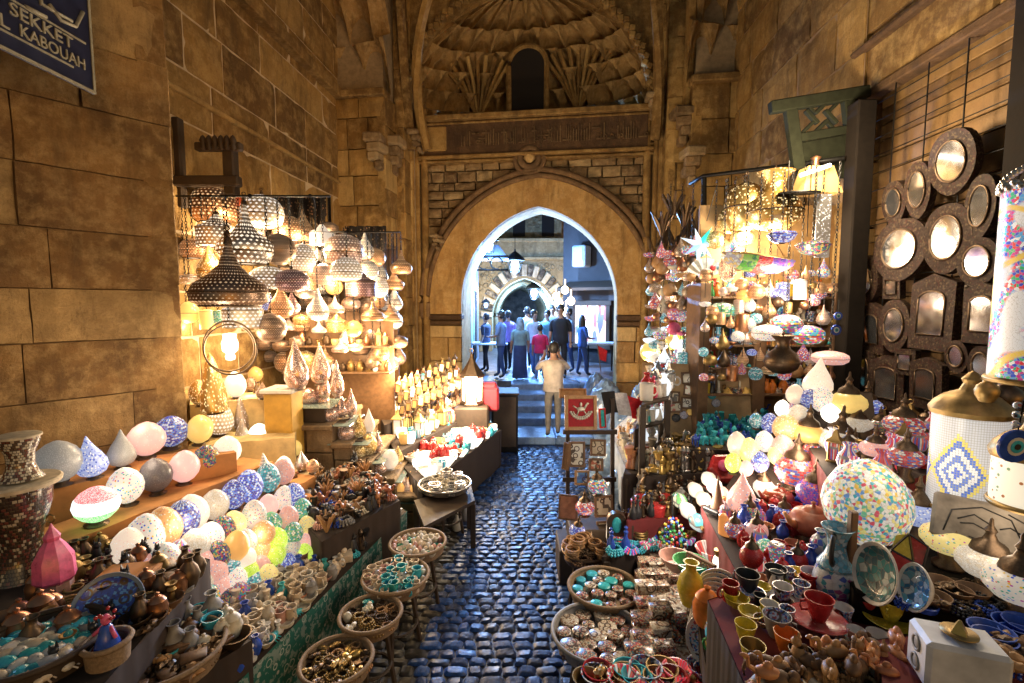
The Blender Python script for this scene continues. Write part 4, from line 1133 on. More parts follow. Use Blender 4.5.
def pendant(px, py, w, kind, mat, d, label, top_py=None, group='pierced lamps hanging over the left stall', name='hanging_lamp', trim=BRONZE, sq=1.0, light=0, lc=(1,.74,.44), inner=True, cat='lamp'):
    c = P(px, py, d); s = w*1.12/FP*d
    r = empty(name, c, label, cat, group, rz=R.uniform(0, 6))
    inst('shade', lamp_mesh(kind), r, mat, scale=(s, s, s*sq))
    inst('rim', rim_mesh(kind), r, trim, scale=(s, s, s*sq)); inst('finial', cap_mesh(kind), r, trim, scale=(s, s, s*sq))
    if inner and SHAPES[kind][0][0] > .14: inst('lit_opening', inner_mesh(kind), r, G_INNER, scale=(s, s, s*sq))
    zt = (SHAPES[kind][-1][1]+.12)*s*sq
    if top_py is not None:
        L = P(px, top_py, d).z - (c.z+zt)
        if L > .03:
            n = max(1, round(L/.06)); n = min(n, 40)
            inst('chain', chain_mesh(n), r, BLACK, loc=(0,0,zt), scale=(1,1,L/(n*.06)))
    if light: lamp('bulb_light', c + Vector((0,-.05,-s*.62)), light*.55, lc, .07)
    return r
def stand_lamp(px, py, w, mat, label, z=None, d=None, h=1.1, shape='egg', group='glass lamps on the orange stand', trim=BRONZE, base=.12, light=0, lc=(1,.8,.58), tilt=.15):
    """glass shade on a low turned base; (px,py) is the CENTRE of the shade; its base stands z_support below"""
    if z is not None:
        # centre height unknown: solve so that base sits on z
        for _ in range(4):
            if d is None: d = G(px, py, z).y
            s = w/FP*d; zc = z + s*(h/2+base); d = G(px, py, zc).y
    s = w/FP*d; c = P(px, py, d); b = c - Vector((0,0,s*(h/2+base)))
    r = empty('glass_lamp', b, label, 'lamp', group, rot=(R.uniform(-tilt, tilt), R.uniform(-tilt, tilt), R.uniform(0, 6)))
    pr = {'egg': [(.16,0),(.32,.10),(.45,.26),(.5,.44),(.47,.62),(.36,.80),(.20,.93),(.06,.99),(0,1)],
          'flat': [(.14,0),(.36,.1),(.49,.35),(.5,.5),(.46,.68),(.3,.88),(.12,1),(.1,1)],
          'drop': [(.18,0),(.36,.07),(.46,.2),(.44,.36),(.32,.55),(.18,.72),(.09,.86),(.03,.97),(0,1)],
          'cone': [(.36,0),(.42,.05),(.40,.3),(.26,.62),(.12,.9),(0,1)],
          'cyl': [(.44,0),(.46,.03),(.46,.97),(.42,1),(.1,1)]}[shape]
    inst('shade', cached('stand_'+shape, lambda mb: mb.lathe(pr, 22), 60), r, mat, loc=(0,0,s*base), scale=(s, s, s*h))
    inst('base', cached('lamp_foot', lambda mb: mb.lathe([(0,0),(.26,0),(.27,.2),(.16,.5),(.2,1.0),(.15,1.1)], 14), 50), r, trim, scale=(s, s, s*base))
    if shape in ('flat',): inst('cap', cached('lamp_cap', lambda mb: mb.lathe([(.30,0),(.26,.12),(.12,.22),(.07,.34),(.1,.40),(.04,.5),(.03,.62),(0,.66)], 16), 50), r, trim, loc=(0,0,s*(base+h*.90)), scale=s)
    if light: lamp('bulb_light', c + Vector((0,-s*.5,s*(.55*h+.25))), light*.4, lc, .1)
    return r

# ------------------------------------------------ small wares (real size, metres); each entry: builder -> mesh with one slot
def k_mug(mb): mb.lathe([(0,0),(.03,0),(.032,.005),(.034,.08),(.037,.085),(.033,.085),(.03,.01),(0,.01)], 14); mb.torus(.02, .005, Tr(.045,0,.045) @ Rx(pi/2) @ Matrix.Diagonal((1,1.2,1,1)), 10, 5)
def k_vase(mb): mb.lathe([(0,0),(.022,0),(.03,.02),(.038,.05),(.03,.08),(.015,.1),(.014,.115),(.022,.125),(.018,.125),(.01,.11)], 14)
def k_bowl(mb): mb.lathe([(0,0),(.02,0),(.025,.008),(.045,.03),(.052,.045),(.048,.045),(.03,.015),(0,.01)], 16)
def k_jar(mb): mb.lathe([(0,0),(.025,0),(.034,.02),(.036,.05),(.028,.07),(.03,.075),(.02,.088),(.006,.095),(.009,.104),(0,.11)], 14)
def k_egg(mb): mb.ell((0,0,.03), (.026,.026,.032), 12, 8)
def k_cat(mb):
    mb.lathe([(0,0),(.026,0),(.028,.01),(.022,.035),(.017,.065),(.012,.075)], 12, Matrix.Diagonal((.8,1.15,1,1)))
    mb.ell((0,-.008,.085), (.014,.016,.014), 10, 7); mb.prism([(-.013,.09),(-.004,.095),(-.01,.112)], -.01, -.002); mb.prism([(.013,.09),(.004,.095),(.01,.112)], -.01, -.002)
    mb.tube([(0,-.018,.05),(.004,-.024,.0)], .006, 6); mb.tube([(0,.02,.01),(.025,.0,.006),(.02,-.03,.005)], .004, 5)
def k_camel(mb):
    mb.ell((0,0,.06), (.02,.036,.018), 10, 7); mb.ell((0,.0,.078), (.01,.014,.014), 8, 6)
    mb.tube([(0,-.03,.06),(0,-.048,.07),(0,-.052,.095)], [.008,.006,.006], 6); mb.ell((0,-.06,.098), (.006,.013,.006), 8, 5)
    for x in (-.01,.01):
        for y in (-.022,.022): mb.tube([(x,y,.055),(x,y*1.1,.028),(x,y,.0)], [.006,.004,.004], 5)
def k_elephant(mb):
    mb.ell((0,0,.045), (.022,.034,.024), 10, 7, bump=.1); mb.ell((0,-.036,.056), (.015,.016,.017), 9, 6)
    mb.tube([(0,-.05,.052),(0,-.058,.03),(0,-.055,.012)], [.007,.005,.003], 6)
    for s in (-1,1):
        mb.ell((s*.018,-.03,.056), (.003,.012,.014), 8, 5)
        for y in (-.02,.02): mb.tube([(s*.012,y,.04),(s*.012,y,0)], .008, 6)
def k_pyramid(mb): mb.add([(-.04,-.04,0),(.04,-.04,0),(.04,.04,0),(-.04,.04,0),(0,0,.06)], [(0,3,2,1),(0,1,4),(1,2,4),(2,3,4),(3,0,4)])
def k_scarab(mb):
    mb.ell((0,0,.014), (.022,.032,.018), 12, 7); mb.ell((0,-.03,.012), (.014,.01,.011), 8, 6)
    mb.tube([(0,-.02,.031),(0,.03,.02)], .0025, 4)
    for s in (-1,1):
        for y in (-.015,0,.015): mb.tube([(s*.015,y,.008),(s*.03,y*1.3,.0)], .003, 4)
def k_bust(mb):
    mb.lathe([(0,0),(.02,0),(.022,.012),(.014,.03),(.012,.05)], 12); mb.ell((0,-.002,.065), (.014,.017,.02), 10, 8); mb.lathe([(.015,.07),(.022,.1),(.024,.108),(0,.11)], 12, Tr(0,.006,0)@Rx(-.15)); mb.ell((0,-.018,.062),(.003,.004,.005),6,4)
def k_obelisk(mb):
    mb.box((0,0,.008),(.035,.035,.016), bev=.002); a=.011; b=.007; mb.add([(-a,-a,.016),(a,-a,.016),(a,a,.016),(-a,a,.016),(-b,-b,.11),(b,-b,.11),(b,b,.11),(-b,b,.11),(0,0,.125)], [(0,1,5,4),(1,2,6,5),(2,3,7,6),(3,0,4,7),(4,5,8),(5,6,8),(6,7,8),(7,4,8)])
def k_box(mb): mb.box((0,0,.018),(.09,.06,.034), bev=.002); mb.box((0,0,.041),(.094,.064,.010), bev=.003); mb.box((0,-.033,.034),(.012,.004,.012))
def k_round(mb): mb.lathe([(0,0),(.04,0),(.042,.004),(.042,.036),(.044,.037),(.044,.050),(.040,.053),(.012,.056),(0,.056)], 16)
def k_octbox(mb): mb.lathe([(0,0),(.055,0),(.056,.03),(.059,.031),(.059,.044),(.053,.047),(0,.048)], 8, Rz(pi/8))
def k_ash(mb): mb.lathe([(0,0),(.045,0),(.05,.02),(.044,.022),(.036,.008),(0,.007)], 14)
def k_bottle(mb): mb.lathe([(0,0),(.018,0),(.022,.01),(.02,.04),(.008,.06),(.007,.08),(.011,.083),(.011,.088),(.004,.094),(.01,.108),(0,.118)], 12)
def k_stack(mb):
    for i in range(6): mb.torus(.033+.001*(i%2), .005, Tr(R.uniform(-.003,.003),R.uniform(-.003,.003),.006+.0105*i), 16, 6)
def k_beads(mb):
    for k in range(3):
        for i in range(16): a=i*pi/8; mb.ell((cos(a)*(.045-.01*k), sin(a)*(.04-.006*k), .008+.008*k+.003*sin(3*a)), (.007,.007,.007), 6, 4)
def k_book(mb): mb.box((0,0,.01),(.12,.085,.018), bev=.002)
def k_shell(mb):
    for k in range(5): a=k*1.3; mb.ell((cos(a)*.02,sin(a)*.02,.015+.006*k), (.022,.015,.013), 8, 6, bump=.5, seed=k)
def k_candle(mb): mb.lathe([(0,0),(.03,0),(.032,.008),(.012,.015),(.008,.04),(.016,.05),(.01,.06),(.02,.075),(.016,.075),(.0,.065)], 12)
def k_tealight(mb): mb.lathe([(0,0),(.022,0),(.03,.02),(.034,.045),(.032,.06),(.029,.06),(.02,.012),(0,.01)], 12)
def k_figure(mb):
    mb.box((0,0,.006),(.04,.03,.012), bev=.002); mb.tube([(0,0,.01),(0,0,.05),(0,0,.075)], [.014,.011,.013], 8); mb.ell((0,-.001,.092),(.010,.011,.013),8,6)
    for s in (-1,1): mb.tube([(s*.013,0,.075),(s*.022,-.004,.055),(s*.01,-.016,.045)], .005, 5)
    mb.lathe([(.012,.088),(.016,.1),(.006,.118),(0,.12)],10)
def k_lantern(mb):
    for s in range(4):
        a=s*pi/2+pi/4; mb.tube([(cos(a)*.033,sin(a)*.033,.012),(cos(a)*.033,sin(a)*.033,.10)], .004, 4)
    mb.box((0,0,.006),(.06,.06,.012), bev=.002); mb.lathe([(.045,.098),(.048,.104),(.02,.125),(.012,.15),(0,.16)], 4, Rz(pi/4)); mb.torus(.012,.002,Tr(0,0,.168)@Rx(pi/2),8,4)
def k_lantglass(mb): mb.box((0,0,.056),(.042,.042,.085))
def k_plume(mb):
    for k in range(9): a=k*.7; mb.tube([(0,0,0),(cos(a)*.02,sin(a)*.02,.05),(cos(a)*.045,sin(a)*.045,.08+.01*(k%3))], [.006,.009,.004], 5)
ALAB = plain('cream_alabaster', (.62,.50,.36), .3, scale=25, var=.2); MARB = plain('white_marble', (.66,.62,.56), .3, scale=18, var=.15)
TERR = plain('terracotta_glaze', (.50,.20,.09), .4, hue=.03); TURQ = plain('turquoise_glaze', (.05,.42,.48), .25, hue=.05)
ONYX = plain('green_onyx', (.04,.25,.15), .25, scale=30, var=.5); BASALT = plain('black_basalt', (.02,.02,.022), .4)
PINKS = plain('rose_stone', (.55,.30,.24), .35); BONE = plain('bone_white', (.60,.54,.42), .5); REDL = plain('red_lacquer', (.42,.03,.03), .25)
GREYS = plain('grey_soapstone', (.24,.23,.22), .5); BLUEG = plain('cobalt_glaze', (.03,.08,.42), .2); HONEY = plain('honey_wood', (.40,.22,.09), .5)
GOLDP = plain('gilt_plaster', (.55,.36,.10), .3, .6); GRNG = plain('green_glaze', (.05,.3,.09), .25); PURP = plain('purple_glass', (.2,.06,.3), .2); PINKB = plain('pink_enamel', (.7,.12,.25), .3); ORNG = plain('orange_enamel', (.7,.2,.03), .3); YELG = plain('yellow_glaze', (.65,.5,.05), .25)
def inlay(name, cols, sc=170):
    if name in MATS: return MATS[name]
    t = NT(name); v = t.coords(); vo = t.vor(v, sc, dist='CHEBYCHEV'); sp = t.new('ShaderNodeSeparateColor'); t.link(vo.outputs['Color'], sp.inputs[0])
    c = t.ramp(sp.outputs[0], [(i/len(cols), q) for i, q in enumerate(cols)], True)
    c = t.mix(t.ramp(t.vor(v, 17).outputs['Distance'], [(.3, 0.0), (.34, 1.0), (.42, 1.0), (.46, 0.0)]), c, (.06,.03,.02))
    t.setp(base=c, rough=.3, coat=.4); MATS[name] = t.mat; return t.mat
INL = inlay('bone_inlay', [(.62,.52,.38),(.12,.05,.02),(.5,.38,.24),(.35,.07,.04),(.68,.62,.5),(.03,.10,.12)])
INR = inlay('red_inlay', [(.4,.03,.03),(.6,.5,.35),(.1,.03,.02),(.45,.2,.08),(.05,.2,.25)])
INW = inlay('pale_inlay', [(.66,.60,.48),(.55,.46,.34),(.3,.16,.08),(.7,.66,.56)], 120)
INB = inlay('blue_white_china', [(.7,.72,.74),(.05,.12,.5),(.75,.76,.78),(.1,.35,.6),(.7,.7,.7),(.5,.1,.1)], 130)
KIND = {  # kind: (builder, noun)
 'mug': (k_mug,'mug','mug'), 'vase': (k_vase,'little vase','vase'), 'bowl': (k_bowl,'bowl','bowl'), 'jar': (k_jar,'lidded jar','jar'), 'egg': (k_egg,'stone egg','egg'), 'cat': (k_cat,'seated cat figurine','figurine'),
 'camel': (k_camel,'camel figurine','figurine'), 'elephant': (k_elephant,'elephant figurine','figurine'), 'pyramid': (k_pyramid,'pyramid','pyramid'), 'scarab': (k_scarab,'scarab','scarab'), 'bust': (k_bust,'tall-crowned bust','bust'),
 'obelisk': (k_obelisk,'obelisk','obelisk'), 'box': (k_box,'lidded box','box'), 'round': (k_round,'round box','box'), 'octbox': (k_octbox,'eight-sided box','box'), 'ashtray': (k_ash,'shallow dish','dish'), 'bottle': (k_bottle,'perfume bottle','bottle'),
 'bangles': (k_stack,'stack of bangles','bangles'), 'beads': (k_beads,'coil of beads','beads'), 'book': (k_book,'flat box','box'), 'shells': (k_shell,'heap of shells','shells'), 'candle': (k_candle,'candlestick','candlestick'),
 'tealight': (k_tealight,'tealight cup','candle cup'), 'figure': (k_figure,'standing figurine','figurine'), 'lantern': (k_lantern,'little lantern','lantern'), 'plume': (k_plume,'spray of dried stalks','dried stalks')}
COLN = {}
for m_, n_ in ((ALAB,'cream'),(MARB,'white'),(TERR,'terracotta'),(TURQ,'turquoise'),(ONYX,'dark green'),(BASALT,'black'),(PINKS,'rose'),(BONE,'bone white'),(REDL,'red'),(GREYS,'grey'),(BLUEG,'cobalt'),(HONEY,'honey brown'),(GOLDP,'gilt'),(GRNG,'green'),
  (PURP,'purple'),(PINKB,'pink'),(ORNG,'orange'),(YELG,'yellow'),(INL,'inlaid'),(INR,'red inlaid'),(INW,'pale inlaid'),(INB,'blue and white'),(BRASS,'brass'),(BRONZE,'dark bronze'),(SILVER,'silver'),(COPPER,'copper'),(W_mid,'brown wood'),(G_WHITE,'glowing white'),(G_AMB,'glowing amber'),(G_YEL,'glowing yellow'),
  (M_MULTI,'multicolour mosaic'),(M_TURQ,'turquoise mosaic'),(G_HOT,'brightly lit'),(M_RED,'red mosaic'),(M_BLUE,'blue mosaic')): COLN[m_.name] = n_
LG = {}
def small(kind, mat, loc, s, label, group, rz=None, rx=0):
    fn, noun, cat = KIND[kind]
    o = inst(('small_'+cat if False else noun.replace(' ', '_').replace('-', '_')), cached('ware_'+kind, fn, 45), None, mat, loc, (rx, 0, R.uniform(0, 6.28) if rz is None else rz), s)
    tag(o, label, cat, group)
    if kind == 'lantern':
        inst('lantern_glass', cached('ware_lglass', k_lantglass), o, R.choice([G_WHITE, G_AMB, M_TURQ, G_YEL, M_RED]))
    return o
def lerp(a, b, t): return a+(b-a)*t
def clutter_bg(): pass
def fill(px4, z, na, nc, picks, zone, group, s=1.0, jit=.28, zf=None, skip=0.0, heap=0, rz=None, front='front'):
    """px4: picture corners on height z: near/path side, far/path side, far/wall side, near/wall side"""
    if zf is None: A, B, C, D = [G(x, y, z) for x, y in px4]
    else: A, B, C, D = [P(x, y, z) for x, y in px4]
    for j in range(nc):
        for i in range(na):
            if R.random() < skip: continue
            u = (i+.5+R.uniform(-jit, jit))/na; v = (j+.5+R.uniform(-jit, jit))/nc
            p = lerp(lerp(A, B, u), lerp(D, C, u), v)
            kind, mat = R.choice(picks); fn, noun, cat = KIND[kind]
            cn = COLN.get(mat.name, '')
            p = Vector((p.x, p.y, z+heap*sin(pi*u)*sin(pi*v)+.002*((i+j) % 2)))
            lab = '%s %s, %s from front, %s row, %s' % (cn, noun, ORD[i], ORD[j], zone)
            small(kind, mat, p, s*R.uniform(.85, 1.2), lab, group, rz)
def shelf_row(p0, p1, n, picks, zone, group, s=1.0, depth=.12, rows=1):
    """a row standing on a shelf between two places"""
    for j in range(rows):
        for i in range(n):
            u = (i+.5+R.uniform(-.25,.25))/n; p = p0.lerp(p1, u)+Vector((0, depth*j, 0))
            kind, mat = R.choice(picks); fn, noun, cat = KIND[kind]
            lab = '%s %s, %s from left %s%s' % (COLN.get(mat.name,''), noun, ORD[i], zone, '' if rows == 1 else (', front row' if j == 0 else ', back row'))
            small(kind, mat, p, s*R.uniform(.85,1.2), lab, group)
def table(name, px4, z, label, topm=None, cloth=None, legs=True, thick=.035, cat='table', floor=0.0, grow=.03):
    A, B, C, D = [G(x, y, z) for x, y in px4]; q = [A, B, C, D]; c = sum(q, Vector())/4; c.z = floor
    q = [Vector(((p.x-c.x)*(1+grow), (p.y-c.y)*(1+grow), 0)) for p in q]
    r = empty(name, c, label, cat); h = z-floor
    mb = MB(); mb.add([(p.x,p.y,h-thick) for p in q]+[(p.x,p.y,h-.003) for p in q], [(0,3,2,1),(4,5,6,7),(0,1,5,4),(1,2,6,5),(2,3,7,6),(3,0,4,7)])
    mb.build('tabletop', topm or W_mid, r)
    if cloth:
        m, lo = cloth; mb = MB(); n = 26; ring = []
        for k in range(4):
            a, b = q[k], q[(k+1) % 4]
            for i in range(n): ring.append(a.lerp(b, i/n)*1.008)
        vs = []; N = len(ring)
        for i, p in enumerate(ring):
            d_ = 1+.012*sin(i*1.9)+.008*sin(i*.7)
            vs += [(p.x, p.y, h-.001), (p.x*d_, p.y*d_, max(.01, lo-floor)+.012*sin(i*.8))]
        mb.add(vs, [(2*i, 2*((i+1) % N), 2*((i+1) % N)+1, 2*i+1) for i in range(N)])
        mb.build('cloth_skirt', m, r, smooth=True)
    if legs:
        for p in q:
            mb = MB(); mb.box((p.x*.93, p.y*.93, (h-thick)/2), (.05, .05, h-thick), bev=.006); mb.build('leg', W_dark, r)
    return r
# ================================================================= LEFT SIDE
ORC = plain('orange_cloth', (.55,.24,.07), .85, scale=6, bump=.3); YLB = plain('mustard_paint', (.52,.30,.05), .6, scale=6)
GRC = NT('embroidered_green_velvet'); _v = GRC.coords(rnd=False); _k = GRC.ramp(GRC.vor(_v, 16).outputs['Distance'], [(.26,0.0),(.29,1.0),(.34,1.0),(.37,0.0)]); _k2 = GRC.ramp(GRC.noise(_v, 26, 2), [(.53,0.0),(.56,1.0)])
_c = GRC.mix(_k, (.01,.11,.085), (.40,.42,.36)); _c = GRC.mix(GRC.math('MULTIPLY', _k2, .5), _c, (.35,.38,.34)); GRC.setp(base=_c, rough=.85); GRC = GRC.mat; DKC = plain('dark_cloth', (.035,.022,.016), .9, scale=8, bump=.3)
GLT = plain('glass_tray', (.25,.33,.31), .08, .3, bump=0)
# --- stepped orange stand for the glass lamps, running along the near left pier
def step_stand(name, rows, label, mat, width, extra_n=.25, cat='stand', drop=.04):
    """rows: (pxA, pyA, pxB, pyB, z) back to front; each is a straight shelf line"""
    r = empty(name, (0,0,0), label, cat)
    for k, (xa, ya, xb, yb, z) in enumerate(rows):
        a, b = G(xa, ya, z), G(xb, yb, z); dv = (b-a).normalized(); a = a-dv*extra_n; b = b+dv*extra_n*.7
        nv = Vector((dv.y, -dv.x, 0)); w2 = width[k] if hasattr(width, '__len__') else width
        q = [a-nv*w2*.5, b-nv*w2*.5, b+nv*w2*.5, a+nv*w2*.5]
        mb = MB(); n = 14; vs = []
        for (p0, p1) in ((q[0], q[1]), (q[3], q[2])):
            for i in range(n+1):
                p = p0.lerp(p1, i/n); vs.append((p.x, p.y, z+.004*sin(i*1.7+k)))
        for i in range(n+1):
            p = q[3].lerp(q[2], i/n)+nv*(.012*sin(i*2.1+k)+.008); vs.append((p.x, p.y, max(.0, z-.55)))
        for i in range(n+1):
            p = q[0].lerp(q[1], i/n); vs.append((p.x, p.y, max(.0, z-.55)))
        N = n+1; fs = [(i, i+1, N+i+1, N+i) for i in range(n)] + [(N+i, N+i+1, 2*N+i+1, 2*N+i) for i in range(n)] + [(3*N+i, 3*N+i+1, i+1, i) for i in range(n)] + [(0, N, 2*N, 3*N), (n, N+n, 2*N+n, 3*N+n)]
        mb.add(vs, fs); mb.build('shelf_step', mat, r, smooth=30)
        mb = MB(); mb.box(((a.x+b.x)/2, (a.y+b.y)/2, z/2-.12), ((b-a).length*.9, w2*.7, max(.1, z-.3)), rz=atan2(dv.y, dv.x)); mb.build('support', W_dark, r)
    return r
LR = [ # far-left rows: start px, end px (centres), n, z of shelf, w start, w end
 ((58,461),(190,436),5,1.22,42,30), ((93,500),(226,450),6,1.06,40,28),
 ((127,547),(286,470),10,.86,36,22), ((148,571),(298,492),11,.78,31,20), ((159,590),(304,508),11,.70,29,19),
 ((166,602),(308,524),10,.62,27,18), ((176,615),(306,540),10,.54,27,18), ((200,622),(300,556),8,.47,26,18)]
step_stand('lamp_stand', [(60,480,205,452,1.22),(90,522,240,466,1.06),(127,566,292,482,.86),(150,590,300,503,.78),(160,606,305,519,.70),(168,618,308,534,.62),(178,630,306,550,.54),(202,636,300,566,.47)],
  'stepped stand draped in orange cloth below the near left pier', ORC, [.34,.34,.2,.17,.16,.16,.16,.16])
spec = {0: [(D_WGREY,'sugared grey-white',1,'egg',1.0),(None,)*5], }
row0 = [(58,461,42,D_WGREY,'large sugared white round lamp at the left end of the orange stand','egg',1.0),
 (93,455,30,D_BLUEW,'onion lamp in blue and white bands with a round blue medallion','drop',1.4),
 (121,447,27,D_WGREY,'grey pear-shaped lamp with dark red star flowers on top row','drop',1.4),
 (145,438,34,D_PINKP,'large plain pale pink round lamp in the top row','egg',1.0),
 (171,430,31,M_BLUE,'light blue crackled round lamp at the right of the top row','egg',1.0),
 (198,429,24,G_YEL,'mustard yellow round lamp beside the light blue one','egg',1.15),
 (95,503,40,None,'round lamp banded red, white and green on the second row','egg',.9),
 (128,484,32,D_WHITE,'white round lamp with scattered multicolour beads on the second row','egg',1.15),
 (157,474,30,D_GREY,'dark grey sugared round lamp on the second row','egg',1.15),
 (183,466,28,D_PINKP,'pale pink round lamp right of the dark grey one','egg',1.15),
 (206,458,26,M_DARK,'black round lamp with coloured flowers, rimmed in light blue','egg',1.1),
 (226,450,27,D_PALE,'pale cream round lamp at the right of the second row','egg',1.1)]
t = NT('red_white_green_bands'); v = t.coords(rnd=False); sp = t.new('ShaderNodeSeparateXYZ'); t.link(v, sp.inputs[0])
c = t.ramp(sp.outputs[2], [(0,(.03,.55,.06)),(.33,(.75,.92,.92)),(.68,(.75,.04,.06))], True); c = t.mix(t.ramp(t.vor(v, 34).outputs['Distance'], [(.3,.0),(.6,.45)]), c, (.9,.85,.8))
t.setp(base=c, rough=.3, emis=c, estr=1.3); BANDS = nosample(t.mat)
for i, (px, py, w_, m_, lb_, sh, h_) in enumerate(row0):
    stand_lamp(px, py, w_, m_ or BANDS, lb_, z=1.22 if i < 6 else 1.06, h=h_, shape=sh, tilt=.1, light=6 if i in (3, 8) else 0)
GM_ = [(D_WHITE,'white multicolour-beaded',5),(D_PALE,'pale frosted',2),(D_PEACH,'peach',3),(D_PINK,'pink beaded',4),(D_PINKP,'plain pink',2),(M_MULTI,'multicolour mosaic',4),(M_BLUE,'blue mosaic',2),(M_DARK,'dark flowered',2),
  (D_LIME,'lime green',1),(G_WHITE,'glowing white',1),(D_YELD,'yellow dotted',2),(M_GRN,'green mosaic',1),(M_TURQ,'turquoise mosaic',1),(G_AMB,'glowing amber',1),(M_CREAM,'cream crackled',3)]
bag = [g for g in GM_ for _ in range(g[2])]
fixed = {(2,0):(D_PALE,'pale frosted'),(2,1):(D_WHITE,'white multicolour-beaded'),(2,2):(D_PEACH,'peach'),(2,3):(M_BLUE,'blue mosaic'),(2,4):(D_PALE,'pale frosted'),(3,0):(D_PINK,'pink beaded'),(7,7):(D_LIME,'lime green'),(6,5):(D_LIME,'lime green'),(4,4):(M_DARK,'dark flowered')}
for k, (a, b, n, z, w0, w1) in enumerate(LR):
    if k < 2: continue
    for i in range(n):
        f = i/(n-1); px = lerp(a[0], b[0], f)+R.uniform(-2,2); py = lerp(a[1], b[1], f**.92)+R.uniform(-2,2)
        m_, nm = fixed.get((k, i), R.choice(bag)[:2])
        stand_lamp(px, py, lerp(w0, w1, f)*R.uniform(.9,1.12), m_, '%s egg lamp, %s from left in %s row up on orange stand' % (nm, ORD[i], ORD[7-k]), z=z, h=R.uniform(1.1,1.3),
            light=(9 if ((i, k) in ((4, 3), (1, 6), (6, 5))) else 0))
# --- green-edged table with stone wares
GT = [(232,690),(402,512),(345,486),(150,690)]
table('display_table', [(228,690),(404,512),(340,486),(120,690)], .50, 'long low stall table edged with green velvet beside the cobbles', topm=DKC, cloth=(GRC, .02))
wpk = [('mug',ALAB),('mug',MARB),('bowl',ALAB),('vase',BONE),('jar',ALAB),('egg',MARB),('bowl',PINKS),('elephant',ALAB),('mug',ALAB),('candle',MARB),('ashtray',BONE),('vase',TURQ),('bowl',BONE),('jar',GREYS),('figure',ALAB),('box',ALAB),('mug',BONE),('scarab',TURQ),('shells',ALAB),('vase',BLUEG),('bowl',TERR),('mug',PINKS),('bust',ALAB)]
fill([(236,683),(352,560),(302,540),(186,655)], .50, 21, 9, wpk, 'green velvet table', 'stone wares on the green-edged table', s=1.0)
fill([(352,560),(402,514),(350,504),(304,543)], .50, 14, 8, [('cat',BASALT),('elephant',ONYX),('bowl',BONE),('scarab',TURQ),('camel',W_mid),('bust',BASALT),('shells',MARB),('beads',TURQ),('figure',BRONZE),('vase',TURQ),('mug',ALAB),('bowl',PINKS)], 'far end of green table', 'dark wares on the green-edged table', s=1.2)
# pieces of patterned ribbon on the velvet
# raised dark display behind it
table('display_table', [(322,540),(398,500),(355,462),(275,490)], .72, 'raised dark cloth table crowded with dark trinkets in front of the stone stair', topm=DKC, cloth=(DKC, .02))
fill([(324,536),(396,500),(356,464),(280,488)], .72, 13, 11, [('camel',BRONZE),('shells',BASALT),('plume',HONEY),('beads',BONE),('shells',HONEY),('camel',TERR),('beads',GREYS),('pyramid',HONEY),('figure',BRONZE),('elephant',BASALT),('cat',BASALT),('beads',PINKS),('bust',BRONZE),('beads',BLUEG),('shells',GREYS)],
  'dark trinket table', 'trinkets on the dark table', s=1.3)
# --- round trays on stands by the path
WICK = plain('woven_wicker', (.24,.16,.09), .75, scale=80, bump=.8)
def tray(px, py, rpx, z, label, deep=.03, mat=None, ctr=None, legs=True, floor=0.0):
    c = G(px, py, z-.02); rr = rpx/FP*c.y; base = Vector((c.x, c.y, floor)); h = z-floor
    r = empty('round_tray', base, label, 'tray', 'round wicker trays along the cobbles')
    mb = MB(); mb.lathe([(0,h-.03),(rr*.9,h-.03),(rr,h+deep),(rr*1.03,h+deep),(rr*1.0,h+deep-.02),(rr*.93,h-.045),(0,h-.045)], 32, wob=lambda a: 1+.006*sin(24*a)); mb.build('tray_dish', mat or WICK, r, smooth=30)
    mb = MB(); mb.torus(rr*1.02, .012, Tr(0,0,h+deep), 36, 6); mb.build('tray_rim', mat or WICK, r, smooth=True)
    if legs:
        for k in range(3): a = k*2.1+.5; mb = MB(); mb.tube([(cos(a)*rr*.75, sin(a)*rr*.75, 0), (cos(a)*rr*.45, sin(a)*rr*.45, h-.04)], .016, 6); mb.build('leg', W_dark, r)
        mb = MB(); mb.torus(rr*.62, .01, Tr(0,0,h*.35), 20, 5); mb.build('leg_hoop', W_dark, r)
    return Vector((c.x, c.y, z-.028)), rr
def fill_round(c, rr, rings, picks, zone, group, s=1.0, heap=.03):
    for k, n in enumerate(rings):
        rad = rr*(k/(len(rings)-.4)) if len(rings) > 1 else 0
        for i in range(n):
            a = 2*pi*i/n+k*.7+R.uniform(-.1,.1); kind, mat = R.choice(picks); fn, noun, cat = KIND[kind]
            where = 'at the centre,' if n == 1 else '%s clockwise, %s ring,' % (ORD[i], ('inner','middle','outer','rim')[min(3, k-1 if k else 0)])
            p = c+Vector((sin(a)*rad, cos(a)*rad, heap*max(0, 1-(rad/rr)**2)))
            small(kind, mat, p, s*R.uniform(.85,1.15), '%s %s %s %s' % (COLN.get(mat.name,''), noun, where, zone), group)
c_, r_ = tray(418, 548, 28, .52, 'farthest of the wicker trays, heaped with small cream and green stones'); fill_round(c_, r_, [1,7,14,20,26], [('egg',ALAB),('egg',MARB),('egg',ALAB),('scarab',ONYX),('bowl',BONE),('egg',PINKS),('scarab',ALAB)], 'farthest wicker tray', 'stones on the farthest wicker tray', .85)
c_, r_ = tray(396, 582, 33, .50, 'second farthest wicker tray, full of cream shells and cups'); fill_round(c_, r_, [1,7,14,20,26], [('egg',ALAB),('mug',ALAB),('shells',MARB),('egg',MARB),('bowl',BONE),('egg',BONE),('bangles',PINKS),('mug',TURQ)], 'second farthest tray', 'cream wares on the second farthest tray', .85)
